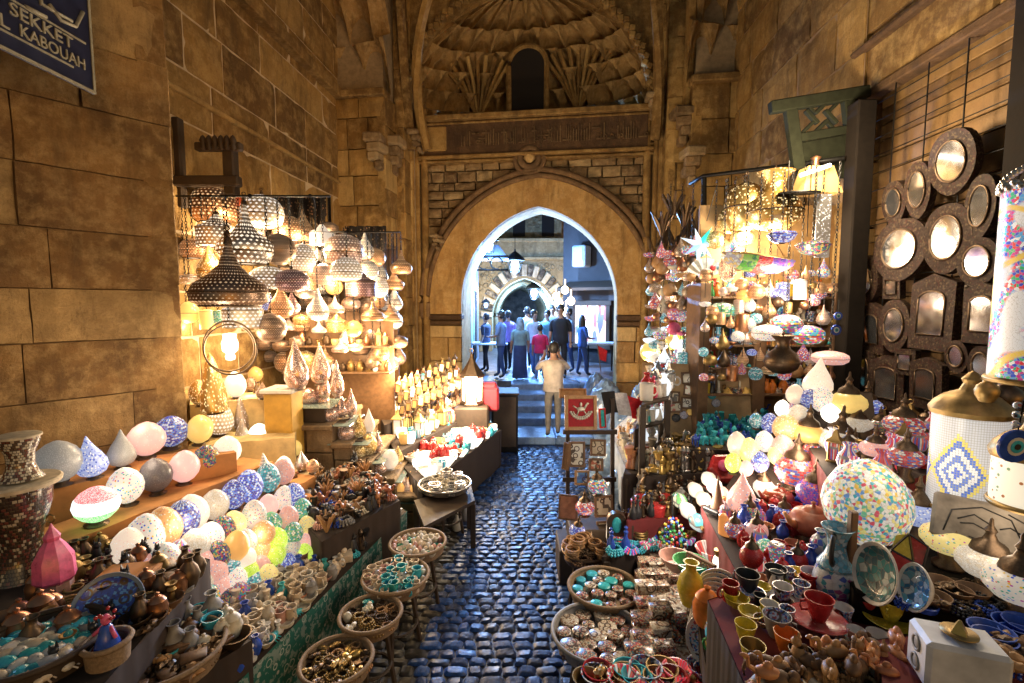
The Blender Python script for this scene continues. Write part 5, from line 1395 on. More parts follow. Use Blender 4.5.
c_, r_ = tray(371, 621, 31, .48, 'third wicker tray, half empty with turquoise pieces at one side'); fill_round(c_, r_, [1,5,10], [('beads',BRASS),('shells',TURQ),('beads',HONEY),('egg',BONE),('beads',BRONZE),('shells',BONE)], 'half-empty third tray', 'wares on the half-empty tray', 1.0)
c_, r_ = tray(337, 668, 36, .46, 'nearest wicker tray heaped with yellow brass trinkets'); fill_round(c_, r_, [1,6,11,15], [('shells',BRASS),('beads',BRASS),('ashtray',BRONZE),('shells',BRONZE),('scarab',GOLDP),('beads',HONEY)], 'nearest brass-filled tray', 'brass trinkets on the nearest tray', .95)
# long tray with jewellery on a table (445,485)
table('small_table', [(425,525),(474,500),(470,484),(415,500)], .48, 'small dark table under the silver jewellery tray beside the path', topm=W_dark)
c_, r_ = tray(445, 486, 26, .56, 'shallow silver tray with laid out necklaces at the far end of the path', mat=SILVER, legs=True, deep=.01); fill_round(c_, r_, [1,5,9], [('beads',SILVER),('beads',BONE),('bangles',SILVER),('beads',GREYS)], 'silver jewellery tray', 'necklaces on the silver tray', 1.6, 0)
for i, (px, py, lb_) in enumerate(((428, 520, 'white plastic bottle under the trinket stair beside the path'), (457, 522, 'taller white plastic bottle under the jewellery tray'), (465, 512, 'grey plastic bottle at the right under the jewellery tray'))):
    small('bottle', (MARB, MARB, GREYS)[i], G(px, py+8, 0), 2.2, lb_, 'bottles under the tables')

# --- stone stair with trays of mirrored lamps
stair = empty('stone_stair', P(360, 480, 5.2).xy.to_3d(), 'block-built stone stair stepping down towards the path under trays of lamps', 'stairs')
sx = [(-2.5,-1.86,1.14),(-1.86,-1.66,.95),(-1.66,-1.46,.76),(-1.46,-1.22,.58),(-1.22,-.97,.39)]
for x0, x1, z in sx:
    mb = MB(); courses(mb, Tr(x0-stair.location.x, 4.9-stair.location.y, 0), x1-x0, 0, z-.05, .2, .4, gap=.01, d=.3, bev=.008)
    mb.ti = .2; mb.box(((x0+x1)/2-stair.location.x, 5.5-stair.location.y, (z-.06)/2), (x1-x0-.01, .7, z-.06))
    mb.ti = .7; mb.box(((x0+x1)/2-stair.location.x, 5.35-stair.location.y, z-.03), (x1-x0+.02, 1.05, .055), bev=.012)
    mb.build('stair_step', stone('stair_stone', [(.16,.10,.05),(.24,.15,.075),(.30,.20,.11),(.38,.27,.16)], bump=.6), stair)
yb = empty('pedestal', (-2.29, 4.75, 0), 'mustard yellow painted square pedestal beside the pointed rose lamps', 'pedestal')
mb = MB(); mb.box((0,0,.76), (.27,.27,1.5), bev=.01); mb.build('shaft', YLB, yb)
mb = MB(); mb.box((0,0,1.53), (.32,.32,.04), bev=.008); mb.build('top_slab', MARB, yb)
def glass_tray(px, py, w_, z, label):
    c = G(px, py, z+.1); c.z = z
    r = empty('glass_tray', c, label, 'tray', 'glass trays on the stone stair'); s = w_/FP*c.y
    mb = MB(); mb.box((0,0,.095), (s, s*1.5, .008), bev=.003); mb.build('glass_plate', GLT, r)
    mb = MB(); mb.box((0,0,.01), (s*.5, s*.9, .02)); mb.build('foot_plate', BRONZE, r)
    for k in (-1,1): mb = MB(); mb.tube([(k*s*.3, 0, .01), (k*s*.3, 0, .09)], .006, 5); mb.build('leg', BRASS, r)
    return c, s
for i, (px, py, w_, z) in enumerate(((320,404,42,1.14),(337,423,38,1.02),(354,441,38,.76),(372,461,38,.58),(386,477,36,.58),(410,495,42,.39))):
    pass
rose = [ # px,py,w,h,name z-support
 (297,363,26,2.0,'tallest pointed rose-silver lamp at the left of the stair',1.555,'drop'),
 (320,363,22,1.9,'second pointed rose-silver lamp standing behind the first',1.50,'drop'),
 (323,383,15,2.3,'slim pointed rose lamp in front of the second tall one',1.24,'drop'),
 (337,378,15,2.6,'slim pointed rose lamp at the right of the tall group',1.24,'drop'),
 (309,396,17,1.0,'round rose glass ball below the tallest pointed lamp',1.24,'egg'),
 (323,400,13,1.1,'small round rose ball beside the slim pointed lamp',1.24,'egg'),
 (331,413,17,1.05,'round rose ball on the second glass tray',1.12,'egg'),(342,406,15,1.4,'upright rose drop on the second glass tray',1.1,'drop'),(351,402,13,2.2,'slim tall rose drop at the right of the second tray',1.08,'drop'),
 (347,432,18,1.05,'darker round rose ball at the left of the third tray',.97,'egg'),(359,425,16,1.5,'golden rose drop in the middle of the third tray',.97,'drop'),(369,420,13,1.9,'pale drop at the right of the third tray',.97,'drop'),
 (360,450,15,1.1,'golden ball at the left of the fourth tray',.80,'egg'),(369,444,18,1.2,'bright gold pierced ball in the middle of the fourth tray',.80,'egg'),(378,441,11,2.0,'slim drop at the right of the fourth tray',.80,'drop'),
 (380,467,15,1.1,'rose ball at the left of the fifth tray',.64,'egg'),(390,459,18,1.1,'glowing pale flower-like ball on the fifth tray',.64,'egg'),(398,454,12,1.5,'golden drop at the right of the fifth tray',.64,'drop')]
for i, (px, py, w_, h_, lb_, z, sh) in enumerate(rose):
    d = 4.72 if i < 1 else 5.05
    stand_lamp(px, py, w_, P_GOLD if 'gold' in lb_ else (D_PALE if 'pale' in lb_ else G_ROSE), lb_, d=d+.05*(i%3), h=h_, shape=sh, group='mirrored rose lamps on the stone stair', tilt=.04, base=.06, trim=SILVER)
k = 0
for px, py, w_, z in ((317,403,44,1.24),(338,420,40,1.1),(355,438,40,.97),(370,456,40,.80),(388,474,38,.64),(410,494,44,.46)):
    d = 5.1; c = P(px, py, d); zs = [s_[2] for s_ in sx if s_[0] <= c.x <= s_[1]+.01]; zs = zs[0] if zs else .39
    r = empty('glass_tray', (c.x, c.y, zs), '%s glass tray down the stone stair, holding rose lamps' % ORD[k], 'tray', 'glass trays on the stone stair'); s = w_/FP*d; hh = c.z-zs
    mb = MB(); mb.box((0,0,hh-.004), (s, .5, .01), bev=.004); mb.build('glass_plate', GLT, r)
    mb = MB(); mb.box((0,0,(hh-.01)/2), (s*.6, .3, max(.01, hh-.01)), bev=.004); mb.build('riser_block', W_dark, r)
    k += 1
for i in range(9):
    px = 401+(i%5)*6.5+(i//5)*3; py = 486-(i//5)*8
    stand_lamp(px, py, 9, P_ROSE if i % 2 else G_AMB, 'little glowing pointed lamp, %s of the cluster at the foot of the stone stair' % ORD[i], d=5.0+.12*(i//5), h=1.7, shape='drop', group='little pointed lamps at the stair foot', tilt=.05, base=.05, light=6 if i == 2 else 0)

# --- bright yellow-white lamps piled left of the pedestal
YC = plain('straw_cloth', (.55,.40,.18), .85, scale=9, bump=.4)
step_stand('lamp_stand', [(196,400,282,392,1.42),(200,440,292,432,1.12),(232,476,306,468,.86)], 'stepped straw-coloured stand under the brightest yellow lamps', YC, [.5,.42,.4], extra_n=.05)
bright = [(214,382,30,2.0,P_GOLD,'cone','large gilt fluted cone lamp at the top of the bright pile',1.42),(236,384,20,1.3,G_WHITE,'egg','glowing white globe right of the gilt cone',1.42),(200,392,20,1.3,P_GOLD,'egg','gilt pierced globe behind the near wall corner',1.42),
 (256,374,14,1.1,G_AMB,'egg','plain amber globe above the flat white lamp',1.42),(250,384,12,1.2,P_BRZ,'egg','small dark bronze ball under the amber globe',1.42),(262,390,13,1.3,P_BRZ,'drop','dark bronze drop lamp left of the pedestal',1.42),
 (218,412,28,1.6,P_IVO,'drop','large ivory onion lamp in the middle of the bright pile',1.12),(241,412,17,1.9,P_STAR,'cone','slim silver cone lamp right of the ivory onion',1.12),(258,408,30,.7,G_WHITE,'flat','flat glowing white lamp left of the pedestal',1.12),(201,427,24,1.1,G_YEL,'egg','yellow-green globe at the left of the bright pile',1.12),
 (241,432,18,1.5,P_STAR,'cone','silver lattice cone glowing on the lower step',1.0),(259,433,20,1.0,G_HOT,'egg','brightest white globe of the pile',1.0),(277,432,15,1.1,P_GOLD,'egg','gilt ball touching the yellow pedestal',1.0),
 (266,469,20,1.8,P_SILV,'drop','pierced silver onion lamp low in front of the bright pile',.86),(283,466,17,1.2,G_WHITE,'egg','glowing white ball right of the silver onion',.86),(302,460,16,1.3,P_STAR,'drop','star-pierced silver lamp at the right end of the pile',.86),
 (232,462,14,1.2,P_GOLD,'egg','gilt ball low at the left of the silver onion',.86),(294,448,15,1.1,G_YEL,'egg','yellow ball above the star-pierced lamp',.86),(312,466,13,1.1,P_COP,'egg','copper ball at the far right of the bright pile',.86),(280,449,13,1.2,P_GOLD,'drop','small gilt drop between two white balls',.86)]
for i, (px, py, w_, h_, m_, sh, lb_, z) in enumerate(bright):
    stand_lamp(px, py, w_, m_, lb_, z=z, h=h_, shape=sh, group='bright lamps piled on the straw stand', base=.08, tilt=.06, light=6 if i in (1, 8) else (6 if i in (6, 14) else 0))

# --- the hanging lamps
HL = [(262,212,36,'dome',P_IVO,5.0,'ivory dome lamp with round bosses, highest in the left cluster'),
 (246,248,46,'onion',P_SILV,4.4,'silver onion lamp with pierced roundel and tall dark neck'),
 (217,236,36,'drum',P_SILV,4.8,'pierced drum lamp with lit waist left of the silver onion'),
 (214,206,40,'dome',P_COP,5.2,'large copper dome behind the pierced drum'),
 (230,291,64,'ufo',P_BRZ,3.9,'widest dark bronze saucer lamp with pointed top'),
 (279,250,29,'globe',P_BRZ,4.6,'dark polished round lamp right of the silver onion'),
 (268,278,30,'oval',P_IVO,4.5,'ivory lattice oval lamp under the silver onion'),
 (292,281,29,'oval',P_PUR,4.5,'purple metal oval lamp beside the ivory lattice one'),
 (302,258,25,'globe',P_IVO,5.0,'ivory globe lamp with striped ribs'),
 (322,238,23,'drum',G_WHITE,5.4,'brightest white drum lamp in the left cluster'),
 (344,250,34,'dome',P_ROSE,5.3,'wide rose dome lamp with a lit underside'),
 (289,229,27,'dome',P_COP,5.3,'copper dome lamp under the dark valance'),
 (303,230,20,'drop',P_COP,5.5,'slim copper drop lamp under the dark valance'),
 (365,250,18,'drop',P_SILV,5.8,'pale silver drop lamp near the right valance'),
 (376,258,17,'globe',P_COP,5.9,'copper globe lamp at the upper right of the cluster'),
 (347,270,27,'dome',P_IVO,5.1,'plain ivory dome lamp below the wide rose dome'),
 (368,271,19,'globe',P_SILV,5.6,'silver globe lamp under the pale drop'),
 (324,275,20,'globe',P_ROSE,5.2,'rose globe lamp in the middle of the cluster'),
 (361,288,29,'drum',P_PUR,5.3,'purple drum lamp on the right of the cluster'),
 (378,288,19,'globe',P_IVO,5.9,'ivory globe lamp at the right edge of the cluster'),
 (318,309,21,'drop',P_SILV,5.0,'silver drop lamp low in the middle of the cluster'),
 (335,309,17,'ufo',P_ROSE,5.2,'small rose saucer lamp beside the silver drop'),
 (281,306,23,'drop',P_COP,4.7,'copper drop lamp right of the wide bronze saucer'),
 (271,328,27,'globe',P_BRZ,4.4,'dark pierced globe lamp right of the ring lamp'),
 (243,317,36,'drum',P_IVO,4.3,'ivory lattice drum under the wide bronze saucer'),
 (210,268,24,'drop',P_GOLD,4.8,'gilt drop lamp left of the silver onion'),
 (193,249,22,'dome',P_COP,4.9,'copper dome lamp close to the near wall corner'),
 (189,279,22,'bowl',P_STAR,4.7,'star-cut silver bowl lamp by the near wall corner'),
 (187,313,20,'globe',G_YEL,4.9,'glowing yellow globe lamp by the near wall corner'),
 (207,320,14,'cyl',G_YEL,4.9,'slim yellow cylinder lamp left of the ring lamp'),
 (218,317,9,'cyl',M_GRN,4.7,'tiny green glass lamp left of the ivory drum'),
 (265,302,12,'cyl',M_BLUE,4.9,'small blue and white glass lamp right of the bronze saucer'),
 (292,306,15,'drop',P_PUR,4.9,'purple drop lamp beside the copper one'),
 (306,293,21,'bowl',P_STAR,5.0,'star-cut silver bowl lamp under the purple oval'),
 (373,316,21,'ufo',P_COP,5.6,'copper saucer lamp low on the right'),
 (390,317,18,'ufo',P_COP,6.1,'farthest right copper saucer lamp'),
 (319,330,13,'ufo',P_SILV,5.3,'tiny silver saucer lamp above the pointed rose lamps'),
 (337,326,20,'drum',P_GOLD,5.6,'gilt lattice drum lamp over the stair'),
 (354,329,15,'globe',G_AMB,5.7,'amber globe lamp over the stair'),
 (340,349,15,'ufo',P_ROSE,5.6,'rose saucer lamp low over the stair'),
 (355,347,15,'bowl',G_YEL,5.7,'glowing yellow bowl lamp low over the stair'),
 (381,352,17,'drop',P_COP,6.0,'copper drop lamp hanging before the pier'),
 (195,226,24,'dome',P_COP,5.5,'copper dome half hidden behind the wooden bracket'),
 (399,357,14,'drop',P_BRZ,6.6,'dark bronze drop lamp against the gateway pier'),
 (372,334,14,'globe',P_ROSE,6.2,'small rose globe lamp beside the pier'),
 (232,262,16,'globe',P_GOLD,5.4,'gilt globe lamp half hidden behind the silver onion'),
 (313,253,15,'drop',P_ROSE,5.9,'slim rose drop lamp behind the white drum'),
 (334,287,15,'globe',G_AMB,5.7,'small amber globe behind the ivory dome'),
 (352,304,15,'oval',P_ROSE,6.0,'small rose oval lamp under the purple drum'),
 (301,320,14,'oval',P_GOLD,5.5,'small gilt oval lamp behind the silver drop'),
 (258,232,14,'globe',P_ROSE,5.8,'small rose globe behind the silver onion neck'),
 (386,303,13,'drop',P_IVO,6.4,'slim ivory drop lamp at the right edge')]
for i, (px, py, w_, kd, m_, d, lb_) in enumerate(HL):
    top = 196 if px < 330 else 232
    pendant(px, py, w_, kd, m_, d, lb_, top_py=top, light={0:110,2:35,9:190,10:110,15:25,20:25,24:12,28:12,33:30,38:25,40:25,45:20}.get(i, 0))
bgk = [('globe',P_COP,'copper globe'),('drop',P_BRZ,'dark drop'),('onion',P_COP,'copper onion'),('dome',P_BRZ,'dark dome'),('ufo',P_ROSE,'rose saucer'),('globe',P_GOLD,'gilt globe'),('drop',P_SILV,'silver drop'),('oval',P_BRZ,'dark oval')]
for j, py in enumerate((214, 234, 252, 270, 288, 306, 324, 342, 360)):
    for i in range(13):
        px = 186+i*17+R.uniform(-5, 5)+(j%2)*8; 
        if px > 402 or (j < 1 and px > 260) or (j in (1, 2) and px > 330): continue
        kd, m_, nm = R.choice(bgk)
        pendant(px, py+R.uniform(-6, 6), R.uniform(14, 21), kd, m_, R.uniform(5.9, 6.5), 'small %s lamp, %s from the left in the %s row of the back lamps' % (nm, ORD[i], ORD[j]), top_py=196 if px < 330 else 232, group='small lamps hanging behind the left cluster')
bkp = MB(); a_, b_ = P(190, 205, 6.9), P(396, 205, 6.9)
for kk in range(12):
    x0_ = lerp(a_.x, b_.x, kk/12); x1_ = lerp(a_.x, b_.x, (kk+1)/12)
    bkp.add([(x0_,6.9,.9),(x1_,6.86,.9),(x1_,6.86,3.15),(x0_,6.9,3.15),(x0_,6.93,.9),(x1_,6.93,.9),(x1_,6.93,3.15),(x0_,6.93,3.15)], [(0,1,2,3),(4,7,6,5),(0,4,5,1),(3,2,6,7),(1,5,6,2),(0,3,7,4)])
tag(bkp.build('added_backing', plain('dark_backing', (.09,.045,.02), .9, scale=5, bump=.3)), 'added dark backing panel behind the left cluster of lamps', 'cloth')  # added panel, its dark colour stands in for shade behind the lamps
# ring lamp with bare bulb
c = P(230, 348, 4.1); r = empty('ring_lamp', c, 'open iron ring lamp with a bare white glass bulb', 'lamp', 'pierced lamps hanging over the left stall')
mb = MB(); mb.torus(.23, .009, Rx(pi/2), 40, 6); mb.build('outer_ring', BRONZE, r, smooth=True)
mb = MB(); mb.torus(.20, .007, Rz(.9) @ Rx(pi/2), 36, 6); mb.build('crossing_ring', BRONZE, r, smooth=True)
mb = MB(); mb.lathe([(0,-.11),(.035,-.10),(.04,-.07),(.03,-.05),(.06,-.02),(.065,.04),(.05,.09),(.055,.12),(0,.13)], 16); mb.build('glass_bulb', G_HOT, r, smooth=True)
L = P(230, 196, 4.1).z-c.z-.23; n = round(L/.06); mb = MB(); inst('chain', chain_mesh(n), r, BLACK, loc=(0,0,.23)); lamp('bulb_light', c+Vector((0,-.12,0)), 10, (1,.78,.52), .06)
# overhead rail frame, bracket, valances
rl = empty('lamp_rack', P(260, 196, 5.0), 'dark overhead rack of bars from which the left lamps hang', 'rack'); o0 = rl.location
mb = MB()
for d in (3.95, 4.4, 4.8, 5.2, 5.6, 6.0): a, b = P(176 if d > 4.3 else 205, 196, d), P(330, 196, d); mb.tube([a-o0, b-o0], .009, 6)
for px in (200, 250, 310): mb.tube([P(px, 196, 3.95 if px > 200 else 4.4)-o0, P(px, 196, 6.1)-o0], .018, 6)
for d in (5.2, 5.9, 6.6): a, b = P(330, 232, d), P(400, 232, d); mb.tube([a-o0, b-o0], .009, 6)
for px in (345, 385): mb.tube([P(px, 232, 5.0)-o0, P(px, 232, 6.8)-o0], .016, 6)
mb.build('rack_bars', BLACK, rl, smooth=True)
mb = MB()
for px, d in ((262, 6.6), (329, 6.7)):
    a = P(px, 196 if px < 332 else 232, d); mb.tube([a-o0, Vector((a.x, a.y, 0))-o0], .022, 6)
mb.build('rack_post', BLACK, rl, smooth=True)
for (xa, xb, y0, y1, d, lb_) in ((268,326,197,226,5.7,'dark pierced fabric valance over the middle of the left stall'),(345,386,226,256,6.4,'smaller dark fabric valance at the right of the left stall')):
    a, b = P(xa, y0, d), P(xb, y0, d); h_ = P(xa, y0, d).z-P(xa, y1, d).z; mb = MB(); n = 24; vs = []
    for i in range(n+1):
        p = a.lerp(b, i/n); yv = .03*sin(i*1.3); dz = h_*(.62+.38*abs(sin(i*pi/6)))
        vs += [(p.x, p.y+yv, p.z), (p.x, p.y+yv*1.5, p.z-dz), (p.x, p.y+yv+.015, p.z), (p.x, p.y+yv*1.5+.015, p.z-dz)]
    mb.add(vs, [f for i in range(n) for f in ((4*i, 4*i+4, 4*i+5, 4*i+1), (4*i+2, 4*i+3, 4*i+7, 4*i+6), (4*i+1, 4*i+5, 4*i+7, 4*i+3), (4*i, 4*i+2, 4*i+6, 4*i+4))])
    tag(mb.build('valance', dots('spangled_black_cloth', (.015,.01,.008), [(.3,.15,.08),(.35,.25,.15)], 28, .0, .25, rough=.8), smooth=True), lb_, 'valance', 'valances over the left stall')
br = empty('wooden_bracket', P(205, 165, 4.9), 'dark old timber bracket with carved ends above the left lamps', 'bracket'); o0 = br.location
mb = MB()
for (a, b, w_) in (((178,118),(180,208),.09),((232,142),(230,196),.11)):
    p, q = P(*a, 4.9), P(*b, 4.9); c = (p+q)/2-o0; mb.box(c, (w_, w_, (p-q).length), bev=.012)
mb.build('post', W_dark, br)
mb = MB()
for (a, b, w_) in (((176,183),(240,180),.1),((196,146),(242,148),.08)):
    p, q = P(*a, 4.85), P(*b, 4.85); mb.box((p+q)/2-o0, ((p-q).length, w_, w_), bev=.012)
mb.build('crossbeam', W_dark, br)
mb = MB()
for k in range(6): p = P(203+k*6, 141, 4.8)-o0; mb.lathe([(.0,-.09),(.03,-.06),(.018,-.03),(.035,0),(.02,.04),(0,.06)], 8, Tr(*p))
mb.build('turned_pendants', W_dark, br, smooth=True)
oc = MB(); p = P(236, 196, 5.3); oc.add([(0,0,0),(.32,.05,-.06),(.3,.06,-.14),(-.05,.02,-.09),(0,.02,0),(.32,.07,-.06),(.3,.08,-.14),(-.05,.04,-.09)], [(0,1,2,3),(4,7,6,5),(0,3,7,4),(1,5,6,2),(0,4,5,1),(3,2,6,7)])
tag(oc.build('cloth_strip', plain('orange_red_cloth', (.55,.10,.03), .8), loc=p), 'strip of orange-red cloth beside the wooden bracket', 'cloth')

# --- back wall shelves (left), at the foot of the hanging lamps
sh = empty('glass_shelves', P(320, 330, 6.0), 'narrow wall shelves with small lamps behind the pointed rose lamps', 'shelves'); o0 = sh.location
for k, py in enumerate((346, 372)):
    a, b = P(286, py, 6.0), P(392, py, 6.0); mb = MB(); mb.box((a+b)/2-o0, ((b-a).length, .24, .018), bev=.004); mb.build('shelf_board', W_mid, sh)
    shelf_row(P(288, py-.7, 6.0), P(390, py-.7, 6.0), 12, [('tealight',G_AMB),('tealight',G_WHITE),('lantern',BRASS),('jar',BRASS),('candle',BRASS),('tealight',G_YEL),('vase',COPPER),('jar',BRONZE),('lantern',COPPER)], 'on %s shelf behind the rose lamps' % ORD[k], 'wares on the wall shelves behind the rose lamps', s=1.25)
mb = MB(); a, b = P(284, 312, 6.12), P(394, 376, 6.12); mb.box(((a.x+b.x)/2-o0.x, 6.14-o0.y, (a.z+b.z)/2-o0.z-.9), (b.x-a.x, .03, a.z-b.z+1.8)); mb.build('back_board', W_mid, sh)

# --- far-left candle-lamp stalls by the gate pier
def pxtable(px4, z, lab, cl=DKC): return table('display_table', px4, z, lab, topm=cl, cloth=(cl, .02))
pxtable([(424,486),(500,430),(474,420),(402,462)], .55, 'long narrow table of glowing tealight wares beside the steps')
pxtable([(398,452),(476,412),(462,399),(386,432)], .70, 'middle tier table of glittering small lanterns by the gate pier')
pxtable([(386,424),(460,390),(446,374),(374,402)], .88, 'upper tier table of candle lamps by the gate pier')
gl = [('tealight',G_HOT),('lantern',COPPER),('tealight',G_HOT),('tealight',G_WHITE),('tealight',G_AMB),('lantern',BRASS),('tealight',M_TURQ),('lantern',BRONZE),('tealight',G_YEL),('jar',M_MULTI),('lantern',COPPER),('bowl',M_TURQ),('tealight',G_HOT)]
fill([(428,482),(498,432),(474,418),(404,458)], .55, 20, 6, [('tealight',G_WHITE),('tealight',G_HOT),('tealight',G_HOT),('bowl',G_HOT),('bowl',M_TURQ),('jar',TURQ),('bowl',M_MULTI),('tealight',M_TURQ),('jar',REDL),('bowl',MARB),('tealight',G_YEL),('bowl',TERR)], 'narrow glowing table', 'glowing wares on the narrow table', s=1.5)
fill([(402,449),(474,412),(460,401),(392,430)], .70, 15, 4, gl, 'middle lantern tier', 'lanterns on the middle tier', s=1.9)
fill([(388,422),(458,389),(446,377),(378,401)], .88, 15, 4, [('lantern',BRASS),('tealight',G_HOT),('lantern',BRONZE),('tealight',G_YEL),('lantern',COPPER),('lantern',BRASS),('tealight',G_HOT)], 'upper lantern tier', 'lanterns on the upper tier', s=1.9)
# leaning rack with rows of bright tubes lamps
for k in range(3):
    for i in range(10):
        px = 398+i*6.2+k*2; py = 392-i*2.9+k*11
        d = 6.1+i*.11-k*.15; c = P(px, py, d); r = empty('hung_lantern', c, 'little glowing hung lantern, %s from the left in the %s row by the pier' % (ORD[i], ORD[k]), 'lamp', 'rows of hung lanterns by the gate pier', rot=(.1, .12, 0))
        inst('glass', cached('ware_lglass', k_lantglass), r, R.choice([G_WHITE, G_AMB, G_HOT, G_YEL, G_AMB, M_TURQ]), scale=R.uniform(.95,1.25)); inst('lantern_frame', cached('ware_lantern', k_lantern, 45), r, R.choice([BRASS, BRONZE, COPPER]), scale=1.15)
        inst('foot', cached('candle_foot', lambda mb: (mb.lathe([(0,-.03),(.024,-.03),(.026,0),(0,.004)], 10), mb.tube([(0,.02,-.02),(0,.05,-.3)], .004, 4)), 50), r, BRONZE)
# big table lantern by the steps
c = P(472, 404, 6.95); r = empty('table_lantern', c, 'brass lantern with three lit white panes beside the steps', 'lantern')
mb = MB(); mb.lathe([(.17,0),(.18,.02),(.15,.05)], 6); mb.lathe([(.18,.40),(.19,.43),(.12,.52),(.07,.60),(.03,.68),(.02,.74),(0,.76)], 6); mb.torus(.03,.006,Tr(0,0,.79)@Rx(pi/2),10,5)
for k in range(6): a = k*pi/3; mb.tube([(cos(a)*.155, sin(a)*.155, .04), (cos(a)*.155, sin(a)*.155, .42)], .012, 5)
mb.build('lantern_frame', BRONZE, r, smooth=20)
mb = MB(); mb.lathe([(.14,.05),(.14,.40)], 6); mb.build('glass_panes', G_HOT, r)
lamp('lantern_light', c+Vector((0,-.3,.3)), 60, (1,.8,.55), .1)
mb = MB(); mb.box((0,0,-.47), (.5,.5,.92), bev=.02); mb.build('plinth', W_dark, r)
rc = MB(); c = P(489, 398, 7.1)
rc.box((0,0,0), (.3,.25,.36), bev=.03); rc.box((0,-.02,.2), (.24,.2,.1), bev=.03); tag(rc.build('hanging_bag', cl('crimson2', (.35,.02,.03)), loc=c), 'dark red textile bag behind the brass table lantern', 'bag')
ks = empty('side_cabinet', (P(505, 440, 7.7).x, 7.75, 0), 'dark cabinet standing at the left end of the stone steps', 'cabinet')
mb = MB(); mb.box((0,0,.47), (.42,.5,.94), bev=.01); mb.build('body', BLACK, ks)
mb = MB(); mb.box((0,-.26,.5), (.36,.02,.8), bev=.004); mb.build('door_panel', W_dark, ks)
mb = MB(); mb.box((0,0,.95), (.46,.54,.03), bev=.006); mb.build('top', W_dark, ks)
lamp('tier_light', P(440, 425, 5.9)+Vector((0,-.1,.45)), 55, (1,.80,.55), .12); lamp('tier_light', P(408, 392, 6.2)+Vector((0,-.2,.35)), 130, (1,.68,.34), .12)
lamp('tier_light', P(470, 440, 6.2)+Vector((0,0,.5)), 50, (1,.8,.55), .12)

# --- near left foreground
table('display_table', [(84,700),(205,560),(60,520),(-150,640)], .92, 'near left table of dark wares behind the drums and the pink lantern', topm=DKC, cloth=(DKC, .02))
INM = mosaic('drum_shell_inlay', [(.62,.55,.42),(.10,.06,.04),(.5,.42,.3),(.16,.05,.03),(.6,.55,.45)], 75, 0.0, ring=(30, 70), grout=(.03,.02,.012))
def drum(px, py, d, w_, h_, lb_, m_):
    c = P(px, py, d); r = empty('goblet_drum', c, lb_, 'drum', 'inlaid goblet drums')
    mb = MB(); mb.lathe([(.36*w_,0),(.46*w_,.02*h_),(.36*w_,.12*h_),(.28*w_,.35*h_),(.3*w_,.6*h_),(.42*w_,.85*h_),(.44*w_,.97*h_)], 24); mb.build('shell', m_, r, smooth=50)
    mb = MB(); mb.lathe([(.44*w_,.95*h_),(.47*w_,.96*h_),(.47*w_,1.0*h_),(.42*w_,1.02*h_),(0,1.02*h_)], 24); mb.build('skin_head', plain('drum_skin', (.55,.47,.34), .6), r, smooth=30); return c
drum(22, 479, 2.5, .20, .24, 'small mosaic-inlaid goblet drum standing on the larger one', INM)
c = P(24, 580, 2.5); r = empty('goblet_drum', c, 'large dark inlaid goblet drum with a broad pale top', 'drum', 'inlaid goblet drums'); hb = P(24, 480, 2.5).z-c.z
mb = MB(); mb.lathe([(.10,0),(.13,.02),(.10,.1),(.085,hb*.3),(.10,hb*.5),(.14,hb*.75),(.15,hb-.03)], 26); mb.build('shell', M_DRUM if False else mosaic('dark_shell_inlay', [(.04,.025,.015),(.4,.34,.25),(.05,.03,.02),(.04,.02,.015),(.14,.04,.03)], 60, 0.0, ring=(42, 55), grout=(.02,.012,.008)), r, smooth=50)
mb = MB(); mb.lathe([(.15,hb-.035),(.185,hb-.03),(.19,hb-.01),(.18,hb-.002),(0,hb-.002)], 28); mb.build('skin_head', MATS['drum_skin'], r, smooth=30)
c = G(57, 600, .92); r = empty('small_lantern', c, 'rose pink metal lantern with an onion top on the near left table', 'lantern')
mb = MB(); mb.lathe([(.07,.10),(.085,.12),(.08,.22),(.05,.28),(.03,.31),(.035,.33),(.012,.37),(0,.40)], 8, Rz(.2)); mb.build('onion_top', PINKB, r, smooth=25)
mb = MB(); mb.lathe([(.09,0),(.095,.02),(.07,.05),(.07,.10),(.08,.11)], 8); mb.build('foot', PINKS, r, smooth=25)
mb = MB(); mb.torus(.02, .004, Tr(0,0,.42) @ Rx(pi/2), 10, 4); mb.build('ring', BRASS, r)
# blue plate leaning
def plate(c, rr, lb_, m_, mr, rot, group='painted plates', name='plate'):
    r = empty(name, c, lb_, 'plate', group, rot=rot)
    mb = MB(); mb.lathe([(0,0),(rr*.6,0),(rr*.68,.006),(rr*.98,.03),(rr,.034),(rr*.98,.038),(rr*.66,.014),(0,.01)], 32); mb.build('dish', mr, r, smooth=40)
    mb = MB(); mb.lathe([(0,.0125),(rr*.6,.0165),(rr*.66,.018),(rr*.86,.032),(rr*.87,.029)], 28); mb.build('painted_centre', m_, r, smooth=40); return r
pst = P(110, 606, 2.1); mb = MB(); mb.box((0,.05,(pst.z-.92)/2-.02), (.12,.1,pst.z-.92)); tag(mb.build('plate_rest', W_dark, loc=(pst.x, pst.y, .92)), 'small dark rest under the deep blue rosette plate', 'stand')
plate(pst, .14, 'round plate with a deep blue rosette standing under the glass lamps', inlay('blue_rosette', [(.02,.06,.45),(.02,.03,.2),(.1,.3,.7),(.02,.05,.35)], 90), plain('grey_blue_glaze', (.16,.2,.26), .3), (1.0, .25, .3))
def fgtray(px, py, rpx, z, lab, picks, zone, grp, rings, s, m_=None, heap=.03):
    c_, r_ = tray(px, py, rpx, z, lab, deep=.04, mat=m_, legs=False, floor=z-.05); fill_round(c_, r_, rings, picks, zone, grp, s, heap)
table('display_table', [(120,720),(248,640),(180,610),(-40,660)], .66, 'lowest near left table under the round baskets', topm=W_dark, cloth=(DKC, .02))
